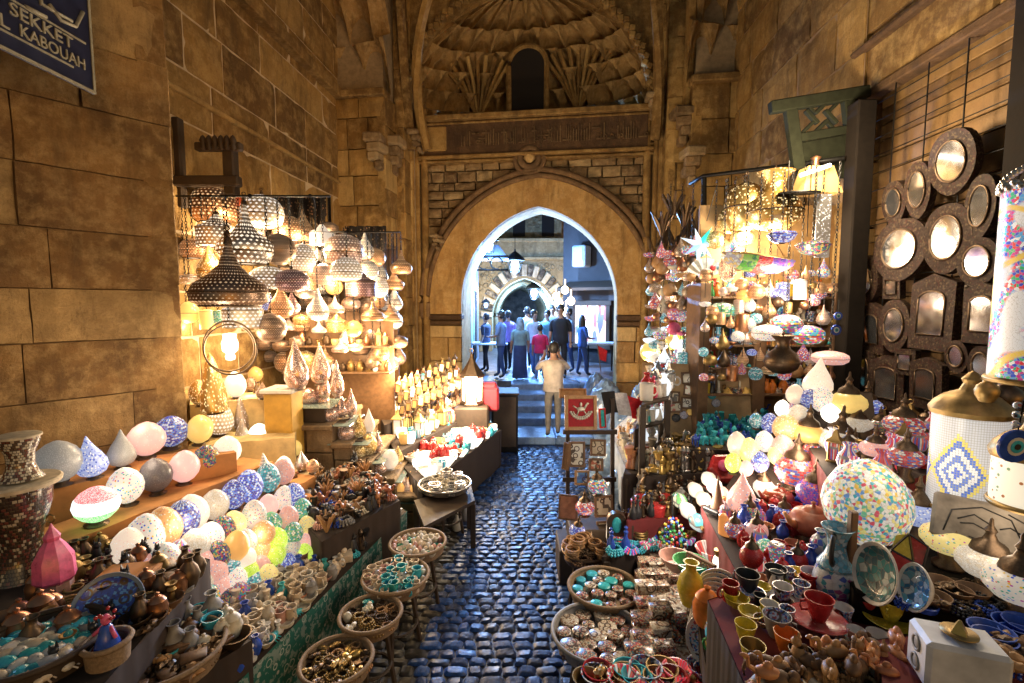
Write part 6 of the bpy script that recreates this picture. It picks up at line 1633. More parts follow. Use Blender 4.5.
fgtray(38, 655, 58, .99, 'large dark tray of turquoise and cream scarabs at the near left', [('scarab',TURQ),('scarab',ALAB),('scarab',TURQ),('scarab',BONE),('scarab',GREYS),('scarab',MARB)], 'near left scarab tray', 'scarabs on the near left tray', [1,6,12,18,22], 1.35, W_dark)
fgtray(166, 662, 54, .72, 'large shallow basket of brown wooden pieces at the bottom left', [('box',W_mid),('shells',HONEY),('book',W_mid),('shells',BRONZE),('scarab',W_mid),('ashtray',W_mid)], 'brown wooden basket', 'brown wares in the bottom left basket', [1,6,12,17,22], 1.0)
fgtray(108, 655, 20, .98, 'small round basket holding a bright beaded doll', [('beads',REDL)], 'small doll basket', 'beads in the small doll basket', [1], 1.3)
dl = empty('beaded_doll', G(108, 650, 1.0), 'little doll in red and turquoise beads in the small basket', 'doll')
mb = MB(); mb.lathe([(0,0),(.04,0),(.045,.02),(.02,.10),(.012,.11)], 12); mb.build('skirt', BLUEG, dl, smooth=40)
mb = MB(); mb.ell((0,0,.13), (.018,.018,.022), 10, 7); mb.tube([(.015,0,.1),(.045,-.01,.06)], .008, 6); mb.tube([(-.015,0,.1),(-.045,-.01,.07)], .008, 6); mb.build('body', PINKB, dl, smooth=True)
mb = MB(); [mb.ell((.03*cos(k), .03*sin(k), .14+.01*(k%3)), (.008,.008,.008), 6, 4) for k in range(7)]; mb.build('bead_headdress', REDL, dl, smooth=True)
dk = [('jar',BRASS),('bowl',BRONZE),('vase',BRONZE),('candle',BRASS),('box',W_mid),('shells',BRONZE),('bowl',W_mid),('bangles',BRASS),('cat',BASALT),('beads',HONEY),('jar',COPPER),('ashtray',GREYS)]
fill([(150,640),(205,575),(95,545),(30,600)], .92, 11, 9, dk, 'near left dark table', 'dark wares on the near left table', s=1.2)
fill([(130,683),(246,646),(225,620),(150,640)], .66, 7, 5, [('jar',BONE),('mug',TURQ),('bowl',BRONZE),('jar',W_mid),('vase',GREYS),('box',BASALT),('candle',BRONZE)], 'lowest near left table', 'dark wares on the lowest near table', s=1.3)
fill([(60,683),(120,640),(70,615),(-10,630)], .92, 5, 4, dk, 'corner beside the scarab tray', 'dark wares around the scarab tray', s=1.4)
bx = MB(); bx.box((0,0,.05), (.26,.2,.10), bev=.01); tag(bx.build('cloth_block', ORC, loc=G(128,590,.92), rot=(0,0,.2)), 'orange cloth-covered block in front of the glass lamps', 'block')
# ================================================================= RIGHT SIDE
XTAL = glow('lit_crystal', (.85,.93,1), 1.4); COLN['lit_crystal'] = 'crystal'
RDC = plain('dark_red_cloth', (.16,.02,.02), .85, scale=8, bump=.3)
# --- carved grey-green timber panel on the wall
cp = empty('timber_screen', P(822, 130, 4.75), 'weathered grey-green timber frame with a diamond lattice above the right lamp stall', 'panel'); o0 = cp.location
def bar(mb, a, b, w_, d, dd=.0, th=.09):
    p, q = P(*a, d), P(*b, d); p.y += dd; q.y += dd; c = (p+q)/2-o0; v_ = q-p
    mb.box(c, (v_.length, th, w_), rot=Ry(-atan2(v_.z, v_.x)), bev=.01)
mb = MB(); bar(mb, (770,108), (868,92), .11, 4.7); bar(mb, (798,138), (850,129), .08, 4.7, .02, .08); mb.build('rail', W_grey, cp)
for a, b in (((790,104), (799,170)), ((848,94), (858,180))): mb = MB(); bar(mb, a, b, .11, 4.7, .01, .08); mb.build('stile', W_grey, cp)
mb = MB(); p = P(821, 117, 4.72)-o0
for k in range(4): mb.box((p.x+.09*cos(k*pi/2), p.y, p.z+.09*sin(k*pi/2)), (.17, .05, .035), rot=Ry(k*pi/2+pi/4), bev=.005)
for k in range(4): mb.box((p.x+.17*cos(k*pi/2+.78), p.y+.01, p.z+.14*sin(k*pi/2+.78)), (.16, .04, .03), rot=Ry(-(k*pi/2+pi/4)), bev=.005)
mb.build('lattice', W_grey, cp)
mb = MB(); a, b = P(800, 140, 4.75), P(852, 172, 4.75); mb.box(((a.x+b.x)/2-o0.x, 4.78-o0.y, (a.z+b.z)/2-o0.z), (b.x-a.x, .03, a.z-b.z+.1)); mb.build('solid_panel', W_grey, cp)
# --- tall dark post and overhead bar
tp = empty('timber_post', (P(851,300,4.5).x, 4.5, 0), 'tall dark timber post between the lamp stall and the mirrors', 'post')
mb = MB(); mb.box((0,0,2.1), (.17,.16,4.2), bev=.012); mb.build('shaft', BLACKW, tp)
hb = empty('hanging_bar', P(750, 172, 5.2), 'iron bar with hooks from which the right stall lamps hang', 'bar'); o0 = hb.location
mb = MB(); pts = [P(690, 184, 6.0), P(703, 176, 5.8), P(801, 164, 4.75), P(845, 158, 4.5)]; mb.tube([p-o0 for p in pts], .022, 8); mb.build('bar_rod', BLACK, hb, smooth=True)
mb = MB(); mb.tube([P(704,178,5.8)-o0, P(704,240,5.8)-o0], .03, 6); mb.build('drop_post', BLACK, hb)
# --- big open shelf cabinet
cab = empty('shelf_cabinet', (2.5, 4.85, 0), 'tall open shelf cabinet packed with souvenirs under the right hanging lamps', 'cabinet'); o0 = cab.location
CD = 4.75
def cabbox(name, pxa, pya, pxb, pyb, d0, d1, m_):
    a, b = P(pxa, pya, d0), P(pxb, pyb, d0); mb = MB(); mb.box(((a.x+b.x)/2-o0.x, (d0+d1)/2-o0.y, (a.z+b.z)/2-o0.z), (abs(b.x-a.x), d1-d0, abs(a.z-b.z)), bev=.004); return mb.build(name, m_, cab)
cabbox('back_panel', 700, 205, 842, 470, 5.12, 5.15, plain('amber_board', (.30,.17,.06), .7, scale=9, bump=.25))
for px in (701, 757, 836): cabbox('upright', px, 283, px+4, 480, CD, 5.12, W_mid)
shelves = [297, 322, 345, 368, 394]
for py in shelves: cabbox('shelf_board', 702, py, 840, py+2.2, CD+.01, 5.12, W_mid)
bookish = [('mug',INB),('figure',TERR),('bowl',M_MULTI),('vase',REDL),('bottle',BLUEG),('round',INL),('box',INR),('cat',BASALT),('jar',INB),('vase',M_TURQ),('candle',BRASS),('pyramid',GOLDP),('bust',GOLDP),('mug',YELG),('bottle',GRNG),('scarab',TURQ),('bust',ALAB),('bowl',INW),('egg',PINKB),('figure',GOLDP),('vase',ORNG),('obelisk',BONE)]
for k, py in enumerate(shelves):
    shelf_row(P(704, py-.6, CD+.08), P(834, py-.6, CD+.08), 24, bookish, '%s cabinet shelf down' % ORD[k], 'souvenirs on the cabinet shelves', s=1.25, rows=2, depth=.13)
# string of hanging discs (evil-eye charms, plates) in front of the shelves
EYE = (BLUEG, MARB, M_TURQ)
def eye_disc(c, rr, lb_, face=0, tilt=0):
    r = empty('eye_charm', c, lb_, 'charm', 'glass eye charms', rot=(tilt, 0, face))
    mb = MB(); mb.lathe([(0,-.008),(rr*.98,-.006),(rr,0),(rr*.98,.006),(0,.006)], 22, Rx(pi/2)); mb.build('blue_disc', BLUEG, r, smooth=40)
    for q, (f, m_) in enumerate(((.56, MARB), (.38, TURQ), (.18, BASALT))): mb = MB(); mb.lathe([(0,.007+q*.0015),(rr*f,.007+q*.0015),(rr*f,.004)], 16, Rx(pi/2)); mb.build(('white_ring','turquoise_ring','pupil')[q], m_, r)
    mb = MB(); mb.tube([(0,0,rr),(0,0,rr+.10)], .003, 4); mb.build('cord', BLACK, r)
# --- hanging pieces on the right stall
gR_ = 'lamps hanging over the right stall'
RL = [(774,210,46,'jug',P_GOLD,4.6,'large pierced jug-shaped lamp with a flared neck, top of the right cluster',50,.95),
 (746,208,36,'oval',P_GOLD,4.9,'gold filigree disc lamp left of the jug-shaped lamp',60,1.7),
 (727,222,27,'globe',P_GOLD,5.2,'round gold filigree lamp behind the star',50,1),
 (782,236,24,'bowl',M_BLUE,4.3,'small blue bowl lamp with a red flower under the jug lamp',0,1.1),
 (813,247,28,'bowl',M_DARK,4.2,'small dark bowl lamp with a red flower at the right',0,1.1),
 (767,333,26,'oval',D_WHITE,4.2,'cream beaded oval lamp in front of the shelves',0,.8),
 (786,324,27,'oval',M_MULTI,4.3,'pink and blue mosaic oval lamp in front of the shelves',0,.9),
 (808,335,27,'oval',M_MULTI,4.2,'multicolour mosaic oval lamp right of the pink one',0,.9),
 (830,358,30,'oval',D_PINK,4.0,'pale oval lamp with a blue band beside the dark post',0,.6),
 (722,310,26,'oval',M_GRN,4.6,'pale green mosaic oval lamp at the left of the shelves',0,.7),
 (715,240,16,'globe',P_GOLD,5.0,'small gold ball lamp under the star',0,1),
 (742,238,20,'dome',G_YEL,5.0,'glowing yellow dome below the filigree disc',40,.8),
 (699,285,16,'drop',P_SILV,5.4,'small silver drop at the left of the right stall',0,1),
 (680,272,17,'dome',P_SILV,5.7,'silver dome lamp left of the star',20,1),
 (668,300,15,'globe',P_ROSE,5.8,'rose globe lamp at the far left of the right stall',0,1),
 (690,300,13,'drop',PINKB,5.3,'bright pink glass drop at the left of the right stall',0,1.2),
 (733,252,14,'drop',M_MULTI,4.7,'small mosaic drop beside the oval plate',0,1),
 (757,292,14,'globe',P_COP,4.4,'copper ball lamp above the top shelf',0,1),(744,296,13,'globe',G_AMB,4.5,'amber ball above the top shelf',0,1),(800,290,12,'cyl',G_WHITE,4.4,'white glass tube lamp above the top shelf',18,1.2),(818,296,13,'bowl',M_RED,4.3,'red bowl lamp above the top shelf',0,1)]
for px, py, w_, kd, m_, d, lb_, lt, sq in RL:
    pendant(px, py, w_, kd, m_, d, lb_, top_py=lerp(184, 160, max(0, min(1, (px-690)/150))), group=gR_, light=lt, sq=sq, lc=(1,.8,.55))
# dark jar lamp hanging
pendant(782, 360, 30, 'jug', BRONZE, 3.9, 'dark glass jar hanging in front of the shelves', top_py=None, group=gR_, inner=False, name='hanging_jar', cat='jar')
# flat black disc on rods
c = P(799, 193, 4.35); r = empty('hanging_disc', c, 'flat black metal disc hanging on thin rods under the strip light', 'lamp', gR_)
mb = MB(); mb.lathe([(0,.012),(.165,.008),(.17,0),(.165,-.008),(0,-.012)], 28, Rx(.12)); mb.build('disc', BLACK, r, smooth=40)
mb = MB()
for x in (-.1, .1): mb.tube([(x,0,.0),(x,0,.28)], .005, 5); mb.tube([(x*.9,0,0),(x*.9,0,-.38)], .004, 5)
mb.build('rods', BLACK, r)
# parchment shade with strip light
c = P(815, 178, 4.45); r = empty('strip_lamp', c, 'parchment shade with a bright strip light at the top of the right stall', 'lamp', scale=.74)
mb = MB(); mb.add([(-.14,-.1,.12),(.16,-.1,.12),(.26,-.14,-.2),(-.22,-.14,-.2),(-.14,.1,.12),(.16,.1,.12),(.26,.14,-.2),(-.22,.14,-.2)], [(0,1,2,3),(4,7,6,5),(0,4,5,1),(1,5,6,2),(0,3,7,4)])
mb.build('shade', glow('lit_parchment', (1,.62,.22), .35), r)
mb = MB(); mb.tube([(-.30,-.2,-.02),(.05,-.2,.1)], .022, 8); mb.build('strip_tube', glow('strip_light', (1,.95,.85), 9, var=.02), r, smooth=True)
mb = MB(); mb.lathe([(.05,.12),(.03,.2),(.06,.24),(0,.27)], 10); mb.build('top_knob', COPPER, r, smooth=True)
lamp('strip_bulb', c+Vector((-.25,-.45,.12)), 95, (1,.78,.5), .12)
hp = MB(); hp.box((0,0,0), (.13,.02,.55), bev=.005); tag(hp.build('sequin_hanging', pierced('silver_sequins', (.5,.5,.52), (.8,.85,1), 60, .4, .3), loc=P(823,226,4.3)), 'narrow silvery sequin panel hanging by the dark post', 'panel')
# star lamp
c = P(700, 245, 5.0); r = empty('star_lamp', c, 'white and blue glowing star lamp with a green point', 'lamp', rot=(0, .25, 0))
for k in range(7):
    a = k*2*pi/7+.35; L = .22 if k % 2 else .18; b1, b2 = a-.42, a+.42; q = .07
    mb = MB(); vs = [(L*cos(a), 0, L*sin(a)), (q*cos(b1), 0, q*sin(b1)), (q*cos(b2), 0, q*sin(b2)), (.0, -.06, .0), (0, .06, 0)]
    mb.add(vs, [(0,1,3),(0,3,2),(0,4,1),(0,2,4)])
    mb.build('star_point', glow('star_green', (.05,.8,.55), 1.4) if k == 1 else (glow('star_blue', (.3,.5,1), 1.5) if k in (0, 4) else glow('star_white', (.6,.78,1), 1.2)), r)
mb = MB(); mb.tube([(0,0,.25),(0,0,.62)], .005, 5); mb.build('cord', BLACK, r)
lamp('star_light', c+Vector((0,-.3,0)), 5, (.6,.8,1), .1)
# boat-shaped mosaic
c = P(758, 257, 4.2); r = empty('boat_lamp', c, 'long boat-shaped mosaic lamp in stripes of green, red and purple', 'lamp', rot=(0, .12, 0))
for k, (m_, nm) in enumerate(((M_CREAM,'cream'),(M_GRN,'green'),(M_RED,'red'),(M_BLUE,'blue'),(M_TURQ,'turquoise'))):
    x0, x1 = -.30+.12*k, -.30+.12*(k+1); vs = []; fs = []; n = 10
    for i, x in enumerate((x0, (x0+x1)/2, x1)):
        rr = .15*sqrt(max(.02, 1-(x/.32)**2))
        for j in range(n+1): t_ = pi*j/n; vs.append((x, -cos(t_)*rr, -sin(t_)*rr*.95))
    for i in range(2):
        for j in range(n): a_ = i*(n+1)+j; fs.append((a_, a_+1, a_+n+2, a_+n+1))
    mb = MB(); mb.add(vs, fs); mb.build('glass_stripe', mosaic('boat_'+nm, {'cream':[(.8,.55,.2),(.5,.45,.5),(.7,.7,.6)],'green':[(.1,.45,.05),(.3,.6,.1),(.05,.25,.1)],'red':[(.75,.03,.03),(.5,.02,.05)],'blue':[(.15,.05,.6),(.3,.05,.5),(.05,.05,.4)],'turquoise':[(.7,.4,.1),(.4,.1,.5),(.2,.2,.6)]}[nm], 40, .55), r, smooth=True)
mb = MB(); mb.tube([(-.31,0,0),(-.2,-.12,.0),(0,-.155,0),(.2,-.12,0),(.31,0,0),(.2,.12,0),(0,.155,0),(-.2,.12,0),(-.31,0,0)], .008, 5); mb.tube([(-.25,0,0),(0,0,.3),(.25,0,0)], .004, 4); mb.build('rim', BRASS, r, smooth=True)
plate(P(725, 268, 4.5), .13, 'oval painted plate hanging left of the boat-shaped lamp', INR, INW, (pi/2+.1, 0, .5))
fn = empty('hanging_fan', P(706, 268, 4.8), 'pale folded fan with a red flower hanging under the star', 'fan'); mb = MB(); vs = [(0,0,-.1)]
for k in range(13): a = radians(20+140*k/12); vs.append((.2*cos(a), .02*(k%2), -.1+.2*sin(a)))
vs += [(x, y+.012, z) for x, y, z in vs]; mb.add(vs, [(0,i,i+1) for i in range(1,13)]+[(14,14+i+1,14+i) for i in range(1,13)]); mb.build('fan_leaf', BONE, fn)
mb = MB(); mb.ell((.06,-.02,.0), (.03,.012,.03), 10, 6); mb.build('flower', REDL, fn, smooth=True)
# dark foliage-like dried cluster at top left of the stall
for i in range(8): small('plume', BRONZE, P(662+i*5.5, 236-(i%3)*9, 6.0), 3.0, 'dark dried spray, %s from the left above the star lamp' % ORD[i], 'dried sprays above the star lamp', rx=(pi if i%2 else 0))
# string of small wares hung on cords left of the cabinet
for j in range(12):
    for i in range(9):
        px = 650+i*6.2+R.uniform(-1.5,1.5); py = 252+j*13+R.uniform(-3,3); d = 5.5-.05*i
        m_ = R.choice([M_MULTI, BRONZE, COPPER, INL, HONEY, M_TURQ, P_ROSE, BONE, M_RED] if j < 6 else [XTAL, G_WHITE, M_TURQ, P_SILV, BRASS, XTAL, G_YEL, PINKB, SILVER, G_HOT, M_MULTI]); kd = R.choice(['globe','drop','bowl','oval','drop'])
        c = P(px, py, d); s_ = R.uniform(9, 14)/FP*d
        r = empty('hanging_ornament', c, '%s ornament on a cord, %s from left, %s row, left of the cabinet' % (COLN.get(m_.name, {'pierced_rose_metal':'rose'}.get(m_.name,'small')), ORD[i], ORD[j]), 'ornament', 'ornaments on cords left of the cabinet')
        inst('body', lamp_mesh(kd), r, m_, scale=s_); inst('cord', cached('cord', lambda mb: mb.tube([(0,0,0),(0,0,1)], .003, 4)), r, BLACK, loc=(0,0,s_*.5), scale=(1,1,.22))
for j in range(7):
    for i in range(15):
        if R.random() < .25: continue
        px = 704+i*9+R.uniform(-3,3); py = 272+j*17+R.uniform(-5,5); d = 4.55-.03*j
        m_ = R.choice([M_MULTI, BRONZE, COPPER, P_COP, HONEY, M_TURQ, P_ROSE, BONE, M_RED, M_BLUE, D_WHITE, BRASS]); kd = R.choice(['globe','drop','bowl','oval','drop','cyl','dome'])
        c = P(px, py, d); s_ = R.uniform(9, 15)/FP*d
        r = empty('hanging_ornament', c, '%s ornament on a cord, %s from left, %s row, before the cabinet' % (COLN.get(m_.name, {'pierced_rose_metal':'rose','pierced_copper':'copper','white_beaded_glass':'white'}.get(m_.name,'small')), ORD[i], ORD[j]), 'ornament', 'ornaments on cords before the cabinet')
        inst('body', lamp_mesh(kd), r, m_, scale=s_); inst('cord', CACHE['cord'], r, BLACK, loc=(0,0,s_*.5), scale=(1,1,.16))
# --- pegboard of framed papyri and magnets, left of the cabinet
pb = empty('display_board', P(690, 400, 5.0), 'tan slanted board hung with small framed pictures and round magnets', 'board')
BM = Matrix.Translation(P(640, 452, 4.95)) @ Rz(-.28) @ Rx(-.22)
mb = MB(); W_, H_ = 1.12, .95; mb.add([(0,0,0),(W_,0,0),(W_,0,H_),(0,0,H_),(0,.03,0),(W_,.03,0),(W_,.03,H_),(0,.03,H_)], [(0,1,2,3),(4,7,6,5),(0,4,5,1),(1,5,6,2),(2,6,7,3),(3,7,4,0)], BM)
o = mb.build('panel', W_tan, pb); o.location = -pb.location
mb = MB(); p0, p1 = BM @ Vector((.1,.05,0)), BM @ Vector((W_-.1,.05,0)); 
for p in (p0, p1): mb.tube([p, (p.x, p.y, 0)], .025, 6)
o = mb.build('leg', W_dark, pb); o.location = -pb.location
PIC = [inlay('papyrus_%d' % i, c_, 22) for i, c_ in enumerate(([(.6,.5,.35),(.55,.45,.3),(.1,.08,.06),(.62,.52,.38)],[(.7,.68,.6),(.65,.6,.5),(.08,.06,.05)],[(.1,.25,.5),(.7,.7,.7),(.08,.15,.4)],[(.6,.55,.4),(.5,.15,.08),(.62,.55,.4)]))]
def frame(Mw, w_, h_, lb_, mf, mp, grp='small framed pictures', name='framed_picture', cat='picture', t_=.014, dp=.02):
    r = empty(name, (0,0,0), lb_, cat, grp); r.matrix_world = Mw
    mb = MB()
    for sx_ in (-1, 1): mb.box((sx_*(w_/2-t_/2), 0, h_/2), (t_, dp, h_), bev=.003)
    for z_ in (t_/2, h_-t_/2): mb.box((0, 0, z_), (w_-2*t_-.001, dp, t_), bev=.003)
    mb.build('frame', mf, r)
    mb = MB(); mb.box((0, dp*.15, h_/2), (w_-2*t_+.002, dp*.5, h_-2*t_+.002)); mb.build('picture', mp, r)
    return r
frs = [(633,352),(624,345)]
k = 0
def onboard(px, py): return on_plane(BM, px, py, -.012)
FR = [(707,363,17,21,PIC[1],'tall framed picture of a dark cat'),(709,381,14,20,PIC[2],'framed blue picture'),(688,378,12,12,PIC[0],'small square frame with a papyrus scene'),(689,390,12,12,PIC[3],'small square frame with a red scene'),(673,397,13,12,PIC[0],'square frame with a standing figure'),(676,407,13,11,PIC[3],'tilted square frame with a seated figure'),(687,403,12,12,PIC[1],'square frame with two figures'),
      (657,404,10,9,PIC[2],'tiny dark frame at the left of the board'),(724,360,10,16,PIC[0],'slim frame at the right edge of the board'),(694,352,9,14,PIC[3],'slim upright frame near the top of the board'),(664,380,10,11,PIC[2],'small frame at the bright left side of the board')]
for px, py, w_, h_, m_, lb_ in FR:
    p = onboard(px, py+h_/2); s_ = (BM@p).y/FP; frame(BM @ Tr(p.x, -.012, p.z) @ Ry(R.uniform(-.12,.12)), w_*s_, h_*s_, lb_+' on the tan board', W_mid, m_, t_=.018)
MG = [(698,387,REDL),(699,375,MARB),(700,399,MARB),(664,415,BASALT),(676,418,BASALT),(656,411,REDL),(668,404,PINKB),(684,415,INB),(690,412,GOLDP),(712,395,TURQ),(716,403,INB),(652,420,GRNG)]
for i, (px, py, m_) in enumerate(MG):
    p = onboard(px, py); s_ = 4.9/FP*4.2
    r = inst('round_magnet', cached('magnet', lambda mb: (mb.lathe([(0,0),(1,0),(1.02,.15),(.9,.3),(0,.34)], 18), mb.torus(.86,.12,Tr(0,0,.28),18,5)), 45), None, m_, scale=s_)
    r.matrix_world = BM @ Tr(p.x, -.004, p.z) @ Rx(pi/2) @ Matrix.Scale(s_, 4); tag(r, '%s round magnet, %s from the top on the tan board' % (COLN.get(m_.name,''), ORD[sorted(range(12), key=lambda q: MG[q][1]).index(i)]), 'magnet', 'round magnets on the board')
# --- glittering white and crystal goods at the far left of the right stall
table('display_table', [(612,432),(640,500),(668,470),(640,405)], .80, 'pale cloth table of glittering small goods beside the flag', topm=BONE, cloth=(plain('pale_plastic_sheet', (.45,.48,.52), .2, scale=5, bump=.6), .02))
for k in range(3): table('display_table', [(630+k*6,452-k*24),(656+k*6,446-k*24),(664+k*6,418-k*22),(640+k*5,424-k*22)], 1.02+k*.26, '%s tier of the glittering goods stand' % ('lowest','middle','highest')[k], topm=W_dark, cloth=None, legs=True, thick=.02)
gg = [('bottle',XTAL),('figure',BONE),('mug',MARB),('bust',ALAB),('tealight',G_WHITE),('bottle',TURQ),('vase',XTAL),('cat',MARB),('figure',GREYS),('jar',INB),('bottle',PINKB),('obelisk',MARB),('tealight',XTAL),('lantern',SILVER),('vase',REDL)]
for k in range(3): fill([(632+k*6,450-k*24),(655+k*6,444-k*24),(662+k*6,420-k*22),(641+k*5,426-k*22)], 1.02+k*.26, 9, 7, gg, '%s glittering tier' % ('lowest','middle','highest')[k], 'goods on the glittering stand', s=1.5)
fill([(618,438),(641,494),(664,468),(642,410)], .80, 11, 5, [('figure',BONE),('bust',ALAB),('cat',HONEY),('figure',ALAB),('mug',BONE),('obelisk',BONE),('elephant',GREYS)], 'pale sheet table', 'pale goods on the sheet table', s=1.35)
fill([(626,470),(648,470),(652,452),(634,450)], .92, 6, 5, [('bust',ALAB),('figure',BONE),('cat',GREYS),('figure',HONEY),('bust',TERR),('tealight',G_YEL),('bottle',MARB)], 'under the glittering tiers', 'goods under the glittering tiers', s=1.6)
table('display_table', [(624,474),(652,472),(656,450),(632,448)], .918, 'small low table tucked under the glittering tiers', topm=DKC, cloth=(DKC, .02))
# lit lamps among them
for i, (px, py, w_, m_, lb_) in enumerate(((650,352,18,G_YEL,'glowing yellow-white globe at the far left of the right stall'),(676,340,14,D_LIME,'pale green lit lamp above the glittering goods'),(690,345,16,G_HOT,'brightest white lamp above the glittering goods'),(672,374,14,G_HOT,'bright white lamp left of the tan board'),(664,360,13,XTAL,'crystal lamp left of the tan board'),(683,360,11,M_TURQ,'turquoise lamp above the small frames'),(660,335,12,M_MULTI,'mosaic lamp above the yellow-white globe'))):
    pendant(px, py, w_, ('globe','cyl','dome','globe','drop','cyl','oval')[i], m_, 5.6-.1*i, lb_, top_py=py-30, group='lit lamps above the glittering goods', light=(60,0,70,30,0,0,0)[i], lc=(1,.86,.66))
# --- turquoise and statuette tiers
def tier(px4, z, na, nc, picks, zone, grp, s, lab, cl=W_mid, **k):
    table('display_table', px4, z, lab, topm=cl, cloth=(cl if cl is not W_mid else DKC, .02)); fill(px4, z, int(na*1.5), int(nc*1.4), picks, zone, grp, s=s*.85, **k)
tier([(690,448),(756,450),(770,412),(712,408)], 1.18, 8, 6, [('shells',TURQ),('figure',TURQ),('cat',TURQ),('elephant',TURQ),('scarab',TURQ),('bust',TURQ),('camel',BLUEG)], 'turquoise tier', 'turquoise figures on the dark tier', 1.45, 'dark tier crowded with turquoise figures below the cabinet', DKC)
tier([(648,476),(738,470),(752,440),(664,448)], 1.0, 12, 6, [('bust',GOLDP),('figure',GOLDP),('figure',SILVER),('cat',GOLDP),('obelisk',SILVER),('figure',BRONZE),('bust',BRASS),('candle',SILVER),('shells',GOLDP)], 'gilt figure tier', 'gilt and silver figures on the middle tier', 1.75, 'middle tier of gilt and silver figures in front of the tan board', DKC)
tier([(628,520),(704,514),(716,478),(646,484)], .84, 9, 6, [('beads',BRONZE),('jar',GREYS),('figure',BRONZE),('vase',BRONZE),('bottle',BASALT),('candle',BRASS),('shells',HONEY),('jar',BRONZE),('round',REDL)], 'dark figure tier', 'dark wares on the lower tier', 1.5, 'lower dark tier with red boxes behind the oval mirrors', RDC)
# red box & oval mirrored boxes
for i, (px, py, c_) in enumerate(((616,525,TURQ),(637,524,GREYS),(657,523,BLUEG))):
    c = G(px, py+14, .66); r = empty('mirror_box', c, ('dark arched box with a turquoise oval, left of three','dark arched box with a grey oval, middle of three','dark arched box with a cobalt oval, right of three')[i], 'box', 'dark arched boxes', rz=-.1)
    mb = MB(); mb.prism([(-.07,0),(.07,0),(.07,.14)]+[(.07*cos(a*pi/8), .14+.07*sin(a*pi/8)) for a in range(1,8)]+[(-.07,.14)], -.03, .03); mb.build('case', BRONZE, r, smooth=30)
    mb = MB(); mb.ell((0,-.03,.12), (.035,.008,.06), 16, 8); mb.build('oval_inset', c_, r, smooth=True)
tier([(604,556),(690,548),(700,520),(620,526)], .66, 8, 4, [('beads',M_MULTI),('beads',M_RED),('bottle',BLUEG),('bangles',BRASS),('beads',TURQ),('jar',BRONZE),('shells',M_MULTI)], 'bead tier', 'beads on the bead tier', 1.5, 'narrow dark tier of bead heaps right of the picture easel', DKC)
bk = [('box',INL),('octbox',INL),('round',INW),('box',INR),('box',INL),('book',INL)]
# red cloth box with a pink ball
rbx = empty('red_case', G(722, 470, 1.1), 'red hexagonal case holding a pink ball', 'case'); mb = MB(); mb.lathe([(.0,0),(.12,0),(.12,.05),(.10,.06),(0,.04)], 6, Rx(.9)); mb.build('case_body', REDL, rbx); mb = MB(); mb.ell((0,-.03,.045), (.045,.045,.045), 14, 10); mb.build('pink_ball', PINKB, rbx, smooth=True)

# --- easel tower of framed pictures by the path
ez = empty('picture_easel', G(590, 562, 0), 'dark wooden easel of framed pictures standing at the right edge of the cobbles', 'easel')
mb = MB(); 
for x in (-.2, .22): mb.box((x, .12, .75), (.035,.035,1.5), rot=Rx(-.08))
for z in (.25, .75, 1.2): mb.box((0,.1,z), (.5,.03,.04))
mb.build('upright', W_dark, ez); ex, ey = ez.location.x, ez.location.y
def wf(px, py_b, d, w_, h_, lb_, mf, mp, rz=0, rx=-.12, **k):
    p = P(px, py_b, d); s_ = d/FP; return frame(Matrix.Translation(p) @ Rz(rz) @ Rx(rx), w_*s_, h_*s_, lb_, mf, mp, grp='framed pictures on the easel', **k)
RV = plain('crimson_velvet', (.38,.01,.02), .7, bump=.1)
fr = wf(581, 430, 4.15, 33, 35, 'gilt-framed red picture with a silver horse at the top of the easel', HONEY, RV, rz=.05, t_=.03)
mb = MB()  # silver embroidered figure: boat-like crescent with a prancing horse
for k in range(12): a = radians(205+130*k/11); mb.ell((.10*cos(a), -.012, .20+.10*sin(a)), (.012,.004,.012), 6, 4)
for k in range(12): a = radians(205+130*k/11); mb.ell((.075*cos(a), -.012, .19+.075*sin(a)), (.008,.004,.008), 6, 4)
mb.ell((0,-.012,.185), (.04,.006,.02), 10, 6); mb.tube([(.03,-.012,.19),(.05,-.012,.225)], .01, 5); mb.ell((.058,-.012,.232), (.014,.005,.009), 8, 5); mb.tube([(-.035,-.012,.19),(-.07,-.012,.215)], .006, 5); mb.tube([(-.02,-.012,.17),(-.035,-.012,.135)], .006, 5); mb.tube([(.025,-.012,.17),(.045,-.012,.14)], .006, 5)
mb.ell((0,-.014,.225), (.012,.006,.02), 8, 5); mb.build('silver_embroidery', plain('silver_thread', (.6,.58,.5), .4, .4), fr, smooth=True)
wf(577, 467, 4.1, 17, 26, 'dark narrow frame with a black figure under the red picture', W_mid, PIC[1], t_=.02)
wf(598, 456, 4.2, 16, 17, 'square frame with a papyrus scene right of the black figure', W_mid, PIC[0], rz=-.1, t_=.02)
wf(596, 471, 4.15, 15, 13, 'small frame with a red scene under the papyrus one', W_mid, PIC[3], rz=-.1, t_=.02)
wf(565, 470, 4.1, 9, 28, 'leaning brown frame seen edge on at the left of the easel', W_mid, W_mid, rz=-.9)
wf(582, 485, 4.05, 15, 15, 'small frame with a green bird in the middle of the easel', HONEY, PIC[2], t_=.018)
wf(568, 520, 4.0, 20, 26, 'plain brown leather board leaning low on the easel', W_mid, plain('tan_leather', (.35,.15,.08), .5), rz=-.25)
wf(604, 517, 4.1, 20, 22, 'block of four small brown framed scenes on the easel', W_mid, PIC[0], rz=.15, t_=.02)
wf(606, 540, 4.05, 20, 20, 'lower block of small brown framed scenes', W_mid, PIC[0], rz=.15, t_=.02)
wf(603, 428, 4.25, 8, 20, 'red-edged narrow frame right of the red picture', REDL, TURQ, rz=.5)
